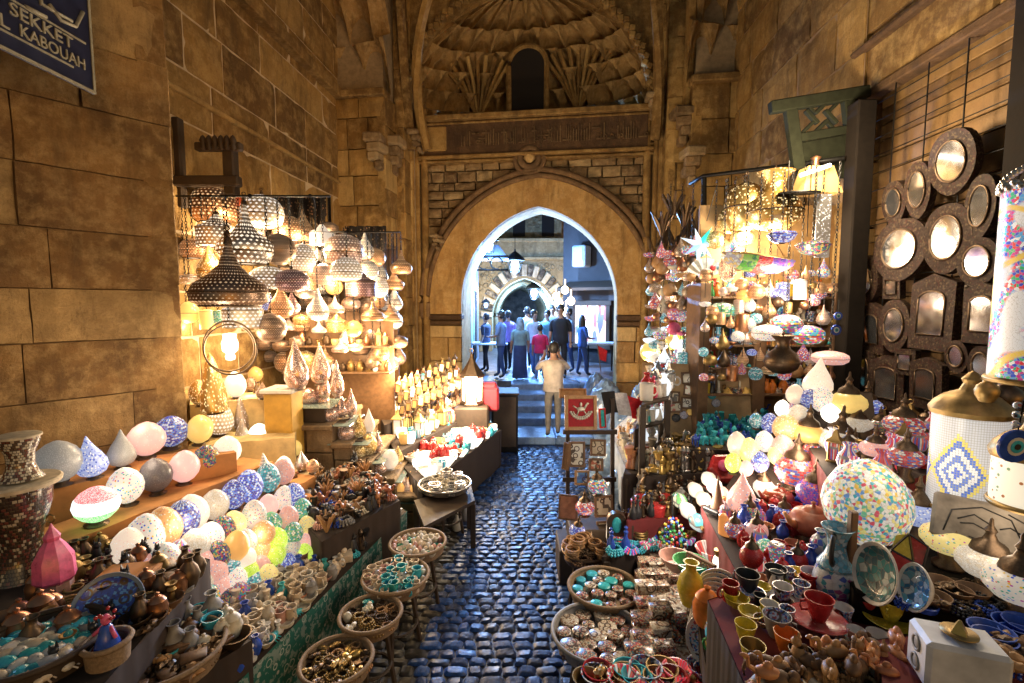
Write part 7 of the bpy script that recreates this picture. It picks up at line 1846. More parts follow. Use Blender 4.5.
wf(573, 398, 4.3, 28, 10, 'plain wooden panel behind the top of the red picture', HONEY, HONEY, rx=-.5)
stand_lamp(598, 485, 20, M_MULTI, 'blue and yellow mosaic lamp hanging on the easel', d=3.95, shape='flat', h=.85, group='mosaic lamps on the easel')
stand_lamp(585, 507, 20, M_RED, 'purple and pink mosaic lamp low on the easel', d=3.9, shape='flat', h=.75, group='mosaic lamps on the easel')
stand_lamp(576, 530, 17, M_BLUE, 'cobalt mosaic lamp at the foot of the easel', d=3.85, shape='flat', h=.9, group='mosaic lamps on the easel')
stand_lamp(591, 541, 12, G_AMB, 'small glowing amber lamp at the foot of the easel', d=3.85, shape='flat', h=.9, group='mosaic lamps on the easel', light=5)
eb = MB(); eb.box((0,0,.15), (.55,.4,.30), bev=.01); eb.box((.03,.0,.38), (.42,.3,.16), bev=.01); tag(eb.build('crate', W_dark, loc=G(588, 572, 0)), 'dark wooden crate at the foot of the picture easel', 'crate')
# flag
fl = empty('flag', P(619, 403, 4.5), 'draped flag with black, white and red stripes behind the easel', 'flag', rot=(0,0,0)); 
for k, (m_, nm) in enumerate(((plain('black_cloth', (.012,.012,.012), .8), 'black_stripe'), (plain('white_cloth', (.62,.62,.6), .8), 'white_stripe'), (plain('red_cloth', (.62,.015,.02), .8), 'red_stripe'))):
    mb = MB(); vs = []; fs = []; n = 8
    for i in range(n+1):
        for j in range(5):
            x = -.17+.125*k+.125*j/4*.98; z = .09-.19*i/n+.03*sin((x+.2)*9)-.02*k; y = -.10*i/n+.02*sin(x*25+i*.5)
            vs.append((x+.02*i/n, y, z))
    for i in range(n):
        for j in range(4): a_ = i*5+j; fs.append((a_, a_+1, a_+6, a_+5))
    mb.add(vs, fs); o = mb.build(nm, m_, fl, smooth=True)
# bluish plastic-wrapped heap beyond the flag, on both sides of the pier foot
PLS = plain('blue_plastic_wrap', (.16,.24,.36), .18, scale=7, var=.5, bump=.9)
for i, (px, py, d, sx_, sz_) in enumerate(((622,470,5.2,.28,.62),(608,500,4.9,.2,.45),(630,520,4.7,.2,.36),(606,378,8.3,.34,.3),(626,400,7.6,.3,.36),(596,372,8.7,.3,.22),(612,440,6.2,.3,.5),(640,382,7.4,.22,.4))):
    p = P(px, py, d); mb = MB(); vs = []; fs = []; U, V = 36, 26
    for a in range(V+1):
        for b_ in range(U):
            ph = pi/2*a/V; th = 2*pi*b_/U; v_ = Vector((cos(ph)*cos(th), cos(ph)*sin(th), sin(ph)))
            k = 1+.22*noise.noise(v_*2.1+Vector((i*3,0,0)))+.10*noise.noise(v_*5+Vector((i,0,0)))
            kz = 1-.25*abs(noise.noise(v_*3+Vector((0,i,0))))
            vs.append((v_.x*sx_*k, v_.y*sx_*k, (v_.z**.7 if v_.z > 0 else 0)*p.z*kz))
    for a in range(V):
        for b_ in range(U): q = (b_+1) % U; fs.append((a*U+b_, a*U+q, (a+1)*U+q, (a+1)*U+b_))
    mb.add(vs, fs); tag(mb.build('wrapped_bundle', PLS, smooth=True, loc=(p.x, p.y, 0)), 'bluish plastic-wrapped bundle, %s' % ('in front of the pale sheet table','low beside the easel','right of the easel foot','at the foot of the right jamb','against the right pier of the arch','farthest back beside the steps','behind the draped flag','under the yellow-white globe')[i], 'bundle', 'plastic-wrapped bundles by the right pier')
sf = MB(); sf.tube([(0,0,0),(0,0,.6)], .01, 5); p = P(600, 350, 9.2)
rf = empty('small_flag', P(601, 372, 9.4), 'little red flag on a stick beyond the steps', 'flag'); mb = MB(); mb.tube([(0,0,0),(-.08,0,.55)], .01, 5); mb.build('stick', W_mid, rf); mb = MB(); mb.add([(-.08,0,.53),(.12,.02,.42),(.10,.03,.20),(-.04,0,.25),(-.08,.01,.53),(.12,.03,.42),(.10,.04,.20),(-.04,.01,.25)], [(0,1,2,3),(4,7,6,5)]); mb.build('cloth', plain('red_cloth', None), rf)

# --- front trays and inlaid boxes by the path
c_, r_ = tray(598, 640, 47, .56, 'round tray of eight-sided inlaid boxes at the lower right of the path', mat=GREYS); 
fill_round(c_, r_, [1,6,11], [('octbox',INL),('octbox',INR),('octbox',INW),('round',INL)], 'eight-sided box tray', 'boxes on the front right tray', .95, 0)
c_, r_ = tray(604, 594, 36, .58, 'round wicker tray of small round inlaid boxes'); fill_round(c_, r_, [1,6,11], [('round',INL),('round',INW),('round',INR),('round',TURQ)], 'round-box tray', 'round boxes on the wicker tray', .85, .02)
c_, r_ = tray(586, 556, 24, .48, 'dark basket of tangled brown straps at the foot of the easel', mat=BRONZE); fill_round(c_, r_, [1,6,9], [('beads',W_mid),('bangles',HONEY),('shells',BRONZE),('beads',BRONZE)], 'dark strap basket', 'straps in the dark basket', 1.4, .05)
table('display_table', [(628,672),(640,556),(690,552),(722,668)], .60, 'low table covered in rows of inlaid wooden boxes', topm=W_mid, cloth=(DKC, .02))
fill([(630,668),(642,560),(664,558),(676,666)], .60, 9, 2, [('box',INL),('book',INL),('box',INR),('octbox',INW)], 'inlaid box table', 'inlaid boxes on the low table', s=1.25, rz=.05, jit=.12)
fill([(678,668),(666,560),(690,556),(720,662)], .60, 9, 2, [('box',INL),('box',INR),('book',INW),('book',INL)], 'right half of box table', 'inlaid boxes on the low table', s=1.25, rz=.05, jit=.12)
fill([(632,664),(644,564),(662,562),(674,662)], .665, 7, 2, [('box',INL),('book',INR),('box',INW)], 'upper layer of boxes', 'inlaid boxes on the low table', s=1.15, rz=.06, jit=.15)
# leaning game boards
for i, (px, py, d, w_, h_, rz, m_) in enumerate(((694,598,2.55,34,42,-1.0,INB if False else INR),(700,628,2.4,34,40,-1.0,INW),(712,640,2.3,40,36,-.9,INL),(716,668,2.2,42,40,-.85,REDL),(728,680,2.15,40,44,-.85,INL))):
    p = P(px, py, d); s_ = d/FP; mb = MB(); mb.box((0,0,h_*s_/2), (w_*s_, .03, h_*s_), bev=.003); 
    r = empty('game_board', p, '%s leaning inlaid game board beside the box table' % ORD[i], 'game board', 'leaning game boards', rot=(-.25, 0, rz)); mb.build('board', W_mid, r)
    mb = MB(); mb.box((0,-.017,h_*s_/2), (w_*s_*.88, .004, h_*s_*.88)); mb.build('inlay_face', m_, r)
# fore-edge goods at bottom
table('display_table', [(566,712),(584,676),(730,668),(800,720)], .62, 'nearest low table edge with bright painted bowls', topm=W_dark, legs=False)
fill([(578,690),(590,680),(726,674),(735,690)], .64, 3, 9, [('bowl',M_RED),('bowl',TURQ),('shells',BRASS),('bowl',INB),('bowl',REDL),('jar',BLUEG),('bowl',BRASS),('beads',M_RED)], 'nearest table edge', 'bowls on the nearest table edge', s=1.25)

# --- tiled ware: dish stack, painted balls, bowls, height .85
table('display_table', [(712,690),(690,566),(752,560),(800,640)], .84, 'table holding stacked plates and painted pots', topm=DKC, cloth=(DKC, .02))
for i in range(11):
    plate(P(722-i*.9, 594+i*4.6, 2.3-.012*i), .12, 'blue-rimmed plate, %s in the standing row of plates' % ORD[i], INB, MARB, (1.2, .1, -.75), 'row of standing plates')
bl = empty('painted_ball', P(723, 645, 2.05), 'round pot painted with blue and yellow flowers below the standing plates', 'pot'); mb = MB(); mb.ell((0,0,0), (.075,.075,.07), 20, 12); mb.build('body', M_BLUE if False else mosaic('flowered_glaze', [(.02,.06,.4),(.05,.25,.5),(.6,.5,.1),(.03,.1,.35),(.1,.3,.2)], 34, .0, grout=(.05,.08,.2)), bl, smooth=True); mb = MB(); mb.lathe([(.04,.06),(.045,.085),(.035,.085)], 16); mb.build('neck', BLUEG, bl, smooth=True)
gb = G(691, 578, .86)
for i, (px, py, m_, lb_) in enumerate(((690,575,GRNG,'green-lined bowl beside the leaning boards'),(676,570,PINKS,'rose patterned bowl left of the green-lined one'),(712,562,M_RED,'wide dark red patterned dish under the glowing bulb'),(742,568,INB,'shallow painted dish near the amber lamp'),(700,592,TURQ,'small turquoise bowl beside the plates'))):
    small('bowl', m_, G(px, py, .86), 1.9, lb_, 'painted bowls beside the plates')
for i, (px, py) in enumerate(((700,610),(706,624),(690,604))): small(('egg','jar','vase')[i], (MARB,ORNG,YELG)[i], G(px, py, .86), 1.8, ('white egg beside the plates','orange jar below the plates','yellow vase by the leaning boards')[i], 'pots beside the plates')
# big necklace of multicolour beads at (672,545)
bh = empty('bead_cluster', P(672, 540, 3.1), 'hanging cluster of tightly strung multicolour beads right of the box trays', 'beads'); mb2 = {}
rs = random.Random(5)
for nm, m_ in (('red_beads', REDL), ('yellow_beads', YELG), ('blue_beads', BLUEG), ('white_beads', MARB), ('green_beads', GRNG)):
    mb = MB()
    for k in range(32): a = rs.uniform(0, 2*pi); q = sqrt(rs.random()); mb.ell((.085*q*cos(a), .04*rs.uniform(-1,1)-.02, .16*q*sin(a)), (.011,)*3, 6, 4)
    mb.build(nm, m_, bh, smooth=True)
mb = MB(); mb.tube([(0,0,.1),(0,.02,.3)], .006, 5); mb.build('cord', BLACK, bh)

fill([(722,680),(694,596),(716,586),(752,660)], .845, 9, 4, [('vase',BLUEG),('jar',M_MULTI),('bowl',INB),('vase',TERR),('mug',GRNG),('bottle',BASALT),('jar',REDL),('round',INL),('cat',BASALT)], 'left strip of plate table', 'small pots left of the cup table', s=1.0)
# --- cup table
CT = [(764,660),(716,596),(850,560),(960,610)]
table('display_table', [(752,690),(712,600),(850,556),(1000,620)], 1.16, 'table of painted cups, saucers and vases in the right foreground', topm=RDC, cloth=(DKC, .1))
def cup(px, py, w_, m_, lb_, z=1.17, saucer=None, inner=MARB, lie=False, d=None):
    c = G(px, py, z); s_ = w_/FP*c.y
    r = empty('cup', c, lb_, 'cup', 'coloured cups on the cup table', rot=((1.35 if lie else 0), 0, R.uniform(0,6)))
    zo = .012 if saucer else 0
    if lie: r.location.z += s_*.5
    mb = MB(); mb.lathe([(0,zo),(.24*s_,zo),(.26*s_,zo+.04*s_),(.38*s_,zo+.35*s_),(.47*s_,zo+.75*s_),(.5*s_,zo+.85*s_),(.47*s_,zo+.85*s_)], 26); mb.build('outside', m_, r, smooth=40)
    mb = MB(); mb.lathe([(.48*s_,zo+.852*s_),(.44*s_,zo+.7*s_),(.34*s_,zo+.3*s_),(.2*s_,zo+.08*s_),(0,zo+.07*s_)], 24); mb.build('inside', inner, r, smooth=True)
    mb = MB(); mb.tube([(.44*s_,0,zo+.7*s_),(.62*s_,0,zo+.68*s_),(.66*s_,0,zo+.5*s_),(.58*s_,0,zo+.32*s_),(.38*s_,0,zo+.34*s_)], .045*s_, 6); mb.build('handle', m_, r, smooth=True)
    if saucer: mb = MB(); mb.lathe([(0,0),(.4*s_,0),(.62*s_,.04*s_),(.95*s_,.16*s_),(.98*s_,.17*s_),(.93*s_,.19*s_),(.6*s_,.08*s_),(0,.05*s_)], 30); mb.build('saucer', saucer, r, smooth=40)
for a in ((818,622,28,REDL,'large red cup on its red saucer',1.20,REDL,REDL),(812,590,24,REDL,'red cup with white lining behind the large one',1.17,None,MARB),(769,618,19,YELG,'yellow cup left of the grey one',1.17,None,MARB),(776,636,28,GREYS,'grey-blue striped cup',1.17,None,INB),(786,652,26,ORNG,'orange cup in front of the grey one',1.17,None,ORNG),
   (745,640,22,YELG,'olive yellow bowl cup at the left edge',1.17,None,YELG),(782,604,20,INB,'small blue patterned cup on a white saucer',1.17,MARB,MARB),(842,622,20,INB,'white cup with blue rim right of the red saucer',1.17,None,MARB),(866,616,24,REDL,'dark red cup with white lining',1.17,None,MARB),(890,622,25,YELG,'yellow-green cup on its saucer',1.19,YELG,MARB),
   (877,650,22,GREYS,'dark goblet in front of the yellow-green cup',1.17,None,MARB),(855,646,18,PINKS,'rose patterned cup on a patterned saucer',1.17,INR,MARB),(747,592,24,BASALT,'black cup beside the plates',1.17,None,BASALT),(775,585,22,BASALT,'black cup behind the yellow one',1.17,None,BASALT),(731,604,16,YELG,'small mustard cup near the plates',1.17,None,YELG),(800,668,24,BASALT,'black cup at the near edge',1.17,None,BASALT),(752,664,26,YELG,'olive gilt cup at the near edge',1.17,None,BRASS)):
    cup(a[0], a[1], a[2], a[3], a[4]+' on the cup table', z=a[5], saucer=a[6], inner=a[7])
cup(826, 660, 24, plain('copper_glaze', (.5,.13,.06), .25, .3), 'coppery red cup lying on its side on the cup table', lie=True, inner=REDL)
def vase_at(px, py, w_, h_, z, m_, lb_, prof=None, name='vase', cat='vase', neck=None):
    c = G(px, py, z); s_ = w_/FP*c.y; r = empty(name, c, lb_, cat, rz=R.uniform(0,6)); hz = s_*h_
    mb = MB(); mb.lathe([(x*s_, y*hz) for x, y in (prof or [(0,0),(.26,0),(.3,.04),(.46,.3),(.5,.5),(.4,.7),(.2,.85)])], 26); mb.build('body', m_, r, smooth=40)
    mb = MB(); mb.lathe([(x*s_, y*hz) for x, y in ((.2,.85),(.19,.92),(.30,1.0),(.26,1.0),(.12,.88))], 22); mb.build('neck', neck or m_, r, smooth=40); return r
CHN = mosaic('flowered_china', [(.6,.63,.66),(.05,.1,.45),(.62,.65,.68),(.35,.08,.25),(.05,.3,.4),(.65,.66,.68)], 45, .0, grout=(.5,.53,.58))
vase_at(843, 592, 27, 1.45, 1.17, CHN, 'blue and purple flowered china vase behind the red cups')
vase_at(820, 556, 20, 1.4, 1.17, CHN, 'small flowered jar left of the china vase')
def pitcher(): 
    c = G(836, 566, 1.30); s_ = .13; r = empty('pitcher', c, 'pale blue hourglass vase with a black and gold face panel', 'vase', rz=.4)
    mb = MB(); mb.lathe([(.0,0),(.065,0),(.07,.01),(.045,.05),(.032,.09),(.042,.14),(.062,.17),(.058,.172),(.03,.10)], 26); mb.build('body', mosaic('blue_tile_glaze', [(.1,.35,.5),(.55,.65,.7),(.2,.45,.6)], 60, .0), r, smooth=40)
    mb = MB(); mb.torus(.045, .01, Tr(-.055,-.02,.09) @ Rz(.4) @ Rx(pi/2) @ Matrix.Diagonal((.8,1.3,1,1)), 16, 6); mb.build('handle', BASALT, r, smooth=True)
    mb = MB(); mb.lathe([(0,-.13),(.07,-.13),(.085,-.06),(.07,-.004),(0,-.003)], 22); mb.build('lower_jar', CHN, r, smooth=40)
pitcher()
def teapot(px, py, w_, z, m_, lb_):
    c = G(px, py, z); s_ = w_/FP*c.y; r = empty('teapot', c, lb_, 'teapot', 'teapots on the right stall', rz=.2)
    mb = MB(); mb.lathe([(0,0),(.28*s_,0),(.3*s_,.03*s_),(.48*s_,.2*s_),(.5*s_,.36*s_),(.4*s_,.52*s_),(.22*s_,.58*s_)], 26); mb.build('pot_body', m_, r, smooth=40)
    mb = MB(); mb.lathe([(.24*s_,.57*s_),(.18*s_,.64*s_),(.05*s_,.68*s_),(.03*s_,.72*s_),(.06*s_,.77*s_),(0,.81*s_)], 18); mb.build('lid', m_, r, smooth=40)
    mb = MB(); mb.tube([(-.42*s_,0,.25*s_),(-.62*s_,0,.36*s_),(-.78*s_,0,.6*s_)], [.1*s_,.07*s_,.045*s_], 8); mb.build('spout', m_, r, smooth=True)
    mb = MB(); mb.tube([(.42*s_,0,.45*s_),(.66*s_,0,.48*s_),(.7*s_,0,.3*s_),(.46*s_,0,.16*s_)], .045*s_, 6); mb.build('handle', m_, r, smooth=True); return r
# --- middle tier of mosaic lamps and pots (z 1.2)
table('display_table', [(752,594),(704,506),(828,486),(900,560)], 1.10, 'dark cloth tier of small mosaic lamps and pots in the middle of the right stall', topm=DKC, cloth=(RDC, .05))
teapot(812, 534, 44, 1.14, TERR, 'large terracotta teapot in the middle of the right stall')
teapot(778, 506, 30, 1.12, plain('dark_red_glaze', (.22,.04,.02), .2), 'small dark red teapot left of the terracotta one')
g2 = 'mosaic lamps of the middle right tier'
ML = [(742,492,32,D_PINK,'white lamp with pink dots in the middle tier','drop',1.3,1.10),(764,488,22,G_WHITE,'white glowing lamp with a dark cap in the middle tier','flat',.9,1.10),(782,470,22,D_WHITE,'cream beaded lamp behind the white one','egg',1.2,1.14),
 (795,470,40,M_RED,'wide lamp with red dots and two lit ovals','flat',.8,1.20),(815,491,36,mosaic('purple_mosaic', [(.15,.02,.4),(.3,.03,.4),(.7,.1,.1),(.05,.05,.5)], 19, .7),'purple mosaic lamp in the middle tier','flat',.8,1.16),(757,530,22,D_PINK,'small pink mosaic lamp left of the teapots','flat',.9,1.10),
 (785,514,22,M_BLUE,'small blue and red mosaic lamp left of the teapot','flat',.9,1.10),(749,513,22,M_DARK,'dark flowered lamp behind the small pink one','flat',.9,1.10),(765,548,20,M_GRN,'green and red mosaic lamp in front of the pink one','egg',1.0,1.10),(778,556,18,M_MULTI,'yellow-green mosaic glass below the teapot','cyl',1.4,1.10),(796,560,22,REDL,'dark red glass pot below the teapot','flat',1.0,1.10),(752,556,24,REDL,'deep red glass bowl lamp at the left','flat',1.0,1.10),(815,552,20,BLUEG,'cobalt glass pot below the teapot','flat',.9,1.10),(735,528,20,M_RED,'red mosaic lamp behind the amber glass','flat',.9,1.10)]
for i, (px, py, w_, m_, lb_, sh_, h_, z) in enumerate(ML): stand_lamp(px, py, w_, m_, lb_, z=z, shape=sh_, h=h_, group=g2, tilt=.05, light=(16 if i in (1, 3) else 0))
# tall amber glass lamp with bulb
c = G(736, 574, .86); r = empty('glass_lamp', c, 'tall amber glass lamp with a bare bright bulb beside it', 'lamp', rot=(0,-.25,0))
mb = MB(); mb.lathe([(0,0),(.07,0),(.075,.02),(.065,.12),(.04,.28),(.02,.36),(0,.37)], 22); mb.build('amber_shade', glow('deep_amber', (.95,.36,.10), .8), r, smooth=40)
mb = MB(); mb.ell((-.085,-.05,.12), (.042,.042,.048), 16, 10); mb.build('bulb', G_HOT, r, smooth=True)
mb = MB(); mb.lathe([(0,.165),(.02,.165),(.02,.20),(0,.2)], 10, Tr(-.085,-.05,0)); mb.build('bulb_socket', BRASS, r)
lamp('bulb_light', c+Vector((-.10,-.16,.16)), 16, (1,.78,.5), .05)
cn = empty('incense_cone', G(717, 512, 1.12), 'tall brown wooden cone on a dark square base', 'cone'); mb = MB(); mb.lathe([(.04,.03),(.035,.05),(.0,.23)], 14); mb.build('cone_body', W_mid, cn, smooth=True); mb = MB(); mb.box((0,0,.015), (.13,.11,.03), bev=.006, rz=.5); mb.build('base', BASALT, cn)
# tube lamps laid diagonally
for i, (a, b, ms, lb_) in enumerate((((676,496),(702,528),(M_GRN,G_WHITE,M_TURQ),'diagonal string of green, white and turquoise glass tube lamps'),((692,486),(718,516),(G_WHITE,D_PALE,G_WHITE),'diagonal white glass tube lamp beside the wooden cone'),((706,476),(724,498),(G_WHITE,G_HOT,D_PINKP),'short bright tube lamp behind the wooden cone'))):
    r = empty('tube_lamp', P(*a, 3.4), lb_, 'lamp', 'diagonal glass tube lamps'); o0 = r.location; p, q = P(*a, 3.4)-o0, P(*b, 2.9)-o0
    for k in range(3):
        mb = MB(); u0, u1 = p.lerp(q, k/3+.02), p.lerp(q, (k+1)/3-.02); mid = u0.lerp(u1, .5); mb.tube([u0, mid, u1], [.035,.052,.035], 12); mb.build('glass_section', ms[k], r, smooth=True)
    mb = MB(); mb.tube([p.lerp(q,-.05), q.lerp(p,-.05)], .012, 6); mb.build('spine', BRASS, r)
lamp('tube_light', P(700, 500, 3.0)+Vector((-.1,-.1,.1)), 14, (1,.85,.7), .1)
# --- upper glass cluster (z ~1.5-1.7) on stepped stand
pA, pB, pC = G(735,482,1.20), G(868,470,1.34), G(818,396,1.72); pN = (pB-pA).cross(pC-pA).normalized()
def onslope(px, py):
    r_ = ray(px, py); o_ = Vector((0,0,H)); return o_ + r_*((pA-o_).dot(pN)/r_.dot(pN))
ss = empty('lamp_stand', (0,0,0), 'sloping dark draped stand below the cluster of glowing glass lamps', 'stand')
q_ = [onslope(*p) for p in ((722,492),(884,482),(872,390),(788,388))]; mb = MB(); vs = []; n_ = 12
for i in range(n_+1):
    for j in range(n_+1): p = lerp(lerp(q_[0], q_[1], i/n_), lerp(q_[3], q_[2], i/n_), j/n_); vs.append((p.x, p.y, p.z-.01-.01*abs(sin(i*1.3+j))))
fs = [(i*(n_+1)+j, (i+1)*(n_+1)+j, (i+1)*(n_+1)+j+1, i*(n_+1)+j+1) for i in range(n_) for j in range(n_)]
mb.add(vs, fs); mb.add([(p.x, p.y, p.z-.012) for p in q_]+[(p.x, p.y, .4) for p in q_], [(0,4,5,1),(1,5,6,2),(2,6,7,3),(3,7,4,0)]); mb.build('draped_cloth', DKC, ss, smooth=30)
g3 = 'glass lamps of the upper right cluster'
UL = [(817,376,30,D_PALE,'tallest pale pink glass lamp at the top of the cluster','drop',1.3,1.72),(808,398,19,M_BLUE,'small cobalt glass lamp under the tallest one','egg',1.0,1.60),(794,394,17,D_PALE,'white glass lamp left of the cobalt one','egg',1.2,1.60),(781,408,14,G_HOT,'bright white glass lamp at the left of the cluster','egg',1.2,1.52),(791,409,12,M_RED,'tiny red mosaic lamp','egg',1.0,1.52),
 (801,414,20,M_CREAM,'white round lamp in the middle of the cluster','egg',1.0,1.50),(823,399,22,D_WHITE,'large white lamp right of the cobalt one','egg',1.2,1.60),(833,413,18,G_HOT,'bright white lamp at the right of the cluster','egg',1.1,1.52),(848,402,34,G_YEL,'wide yellow lamp with blue dots by the dark post','flat',.65,1.60),(769,423,17,M_BLUE,'blue-dotted lamp at the left slope of the cluster','egg',1.2,1.34),(784,427,26,D_PEACH,'peach round lamp in the left slope','egg',1.05,1.36),
 (808,433,34,G_AMB,'wide flat amber lamp in front of the cluster','flat',.6,1.40),(836,440,42,M_CREAM,'widest flat cream lamp with a dark cap','flat',.55,1.40),(766,441,18,D_WHITE,'white lamp low in the left slope','egg',1.2,1.30),(738,444,19,D_PALE,'white oval lamp at the far left of the cluster','egg',1.4,1.22),(748,450,20,D_YELD,'yellow dotted lamp at the left of the cluster','egg',1.3,1.22),(761,462,18,M_BLUE,'blue dotted lamp low at the left of the cluster','egg',1.2,1.22),
 (733,462,16,D_LIME,'pale yellow-green lamp at the lower left corner','egg',1.3,1.22),(786,447,22,D_PINK,'white lamp behind the red-dotted one','egg',1.2,1.30),(852,450,26,M_BLUE,'blue and red mosaic lamp right of the cream one','flat',.7,1.36),(776,455,16,D_YELD,'small yellow dotted lamp in the middle left','egg',1.2,1.26),(812,449,18,M_RED,'red mosaic lamp under the amber one','flat',.7,1.32),(745,468,14,D_PINKP,'small pink lamp at the bottom left','egg',1.2,1.22),(756,420,13,M_TURQ,'small turquoise lamp above the yellow dotted one','egg',1.2,1.34)]
for i, (px, py, w_, m_, lb_, sh_, h_, z) in enumerate(UL): stand_lamp(px, py, w_, m_, lb_, d=onslope(px, py+w_*(h_/2+.12)).y-.02, shape=sh_, h=h_, group=g3, tilt=.15, light=(5 if i == 18 else 0))
# --- dark-footed red lamps behind the big globe
table('display_table', [(846,500),(812,448),(930,420),(990,452)], 1.46, 'dark tier carrying red mosaic lamps between the cluster and the tall lamp', topm=DKC, cloth=(RDC, .1))
g4 = 'footed red mosaic lamps'
for i, (px, py, w_, m_, lb_) in enumerate(((866,405,28,M_BLUE,'blue and pink mosaic lamp highest of the footed lamps'),(903,424,36,M_RED,'wide red mosaic lamp left of the tall cylinder'),(858,424,26,M_CREAM,'cream mosaic lamp behind the big bright globe'),(874,448,28,D_PINK,'pink dotted footed lamp above the big bright globe'),(905,456,34,M_RED,'red and yellow mosaic lamp beside the tall cylinder'),(880,425,22,M_DARK,'small dark flowered footed lamp'),(922,436,20,M_RED,'small red footed lamp against the tall cylinder'),(848,446,22,M_MULTI,'small purple footed lamp at the left of the tier'))):
    stand_lamp(px, py, w_, m_, lb_, z=1.46, shape='flat', h=.6, base=.45, group=g4, tilt=.03)
# big bright mosaic globe
BRT = mosaic('bright_mosaic_glass', [(.95,.92,.85),(.05,.45,.55),(.95,.6,.1),(.9,.9,.75),(.75,.1,.15),(.95,.85,.3),(.15,.35,.7),(.98,.95,.88),(.2,.6,.35),(1,.95,.85)], 26, .62, grout=(.6,.52,.45))
table('display_table', [(858,590),(838,540),(1010,500),(1120,640)], 1.28, 'dark wood counter under the tall mosaic cylinder and the turban lamps', topm=BLACKW, cloth=(BLACKW, .1))
stand_lamp(866, 500, 80, BRT, 'largest bright multicolour mosaic globe in the right stall', z=1.28, d=None, shape='egg', h=1.1, group='mosaic lamps on the dark counter', tilt=.03, light=5, lc=(1,.85,.65))
# footed bowls in a row
g5 = 'turban-capped mosaic lamps on the dark counter'
for i, (px, py, w_, m_, lb_, z) in enumerate(((892,492,36,M_CREAM,'smallest turban-capped lamp, farthest in the row',1.28),(918,512,44,D_BLUEW,'pale blue turban-capped lamp, second in the row',1.28),(950,538,52,D_YELD,'yellow-green speckled turban-capped lamp, third in the row',1.28),(988,562,54,M_CREAM,'cream speckled turban-capped lamp, fourth in the row',1.28),(1022,584,62,D_WHITE,'nearest turban-capped lamp cut by the right edge',1.28))):
    stand_lamp(px, py, w_, m_, lb_, z=z, shape='flat', h=.58, base=.3, group=g5, tilt=.02, light=4 if i == 3 else 0)
# tall mosaic cylinder with a brass dome
def cyl_lamp(px, py_t, py_b, w_, d, lb_, mm, motif=True, top=True, cn_=BRASS):
    a, b = P(px, py_t, d), P(px, py_b, d); s_ = w_/FP*d; hh = a.z-b.z; r = empty('cylinder_lamp', b, lb_, 'lamp', 'tall mosaic cylinder lamps', rz=-math.asin(b.x/sqrt(b.x*b.x+b.y*b.y)))
    mb = MB(); mb.lathe([(0,0),(.5*s_,0),(.5*s_,hh)], 40); mb.build('mosaic_body', mm, r, smooth=40)
    mb = MB(); mb.torus(.5*s_, .012, Tr(0,0,.005), 36, 6); mb.build('bottom_rim', cn_, r, smooth=True)
    if top:
        mb = MB(); mb.lathe([(.54*s_,hh-.01),(.56*s_,hh+.012),(.5*s_,hh+.04),(.36*s_,hh+.075),(.17*s_,hh+.10),(.12*s_,hh+.13),(.15*s_,hh+.15),(.06*s_,hh+.18),(0,hh+.19)], 30, wob=lambda a: 1+.02*sin(20*a)); mb.build('dome_cap', cn_, r, smooth=40)
    return r, s_, hh, b
t = NT('diamond_tile_mosaic'); v = t.coords(rnd=False)
# square tesserae in rings; concentric diamonds repeat round the cylinder
sp = t.new('ShaderNodeSeparateXYZ'); t.link(v, sp.inputs[0]); NU, MZ, RC = 88, 92.0, .135
u_ = t.math('MULTIPLY', t.math('ADD', t.math('ARCTAN2', sp.outputs[1], sp.outputs[0]), pi/2), NU/(2*pi)); cu2 = t.math('FLOOR', u_); w_z = t.math('MULTIPLY', sp.outputs[2], MZ); rz2 = t.math('FLOOR', w_z)
xq = t.math('MULTIPLY', t.math('ADD', cu2, .5), 2*pi*RC/NU); zq = t.math('DIVIDE', t.math('ADD', rz2, .5), MZ)
ax = t.math('PINGPONG', t.math('ADD', xq, .03), .107); sm = t.math('ADD', t.math('MULTIPLY', ax, 1.6), t.math('ABSOLUTE', t.math('SUBTRACT', zq, .19)))
dg_ = t.ramp(t.math('MULTIPLY', sm, 3.4), [(0,(.12,.2,.75)),(.10,(.85,.88,.9)),(.2,(.15,.25,.7)),(.30,(.85,.86,.88)),(.42,(.1,.2,.65)),(.52,(.85,.7,.15)),(.62,(.62,.63,.66))], True)
mm_ = t.math('MAXIMUM', t.math('ABSOLUTE', t.math('SUBTRACT', t.math('SUBTRACT', u_, cu2), .5)), t.math('ABSOLUTE', t.math('SUBTRACT', t.math('SUBTRACT', w_z, rz2), .5))); k_ = t.ramp(mm_, [(.38,1.0),(.46,0.0)])
c = t.mix(k_, (.40,.39,.36), dg_); t.setp(base=c, rough=.25, emis=c, estr=.42); DIAM = nosample(t.mat)
cyl_lamp(963, 412, 508, 60, 2.15, 'tall white and blue diamond mosaic cylinder lamp with brass dome', DIAM)
t = NT('garland_bead_mosaic'); v = t.coords(rnd=False); vo = t.vor(v, 95); s2 = t.new('ShaderNodeSeparateColor'); t.link(vo.outputs['Color'], s2.inputs[0])
w1 = t.noise(v, 5, 1); bandm = t.ramp(w1, [(.40,0.0),(.44,1.0),(.56,1.0),(.60,0.0)]); w2 = t.noise(v, 4, 0); b2 = t.ramp(w2, [(.46,0.0),(.48,1.0),(.52,1.0),(.54,0.0)])
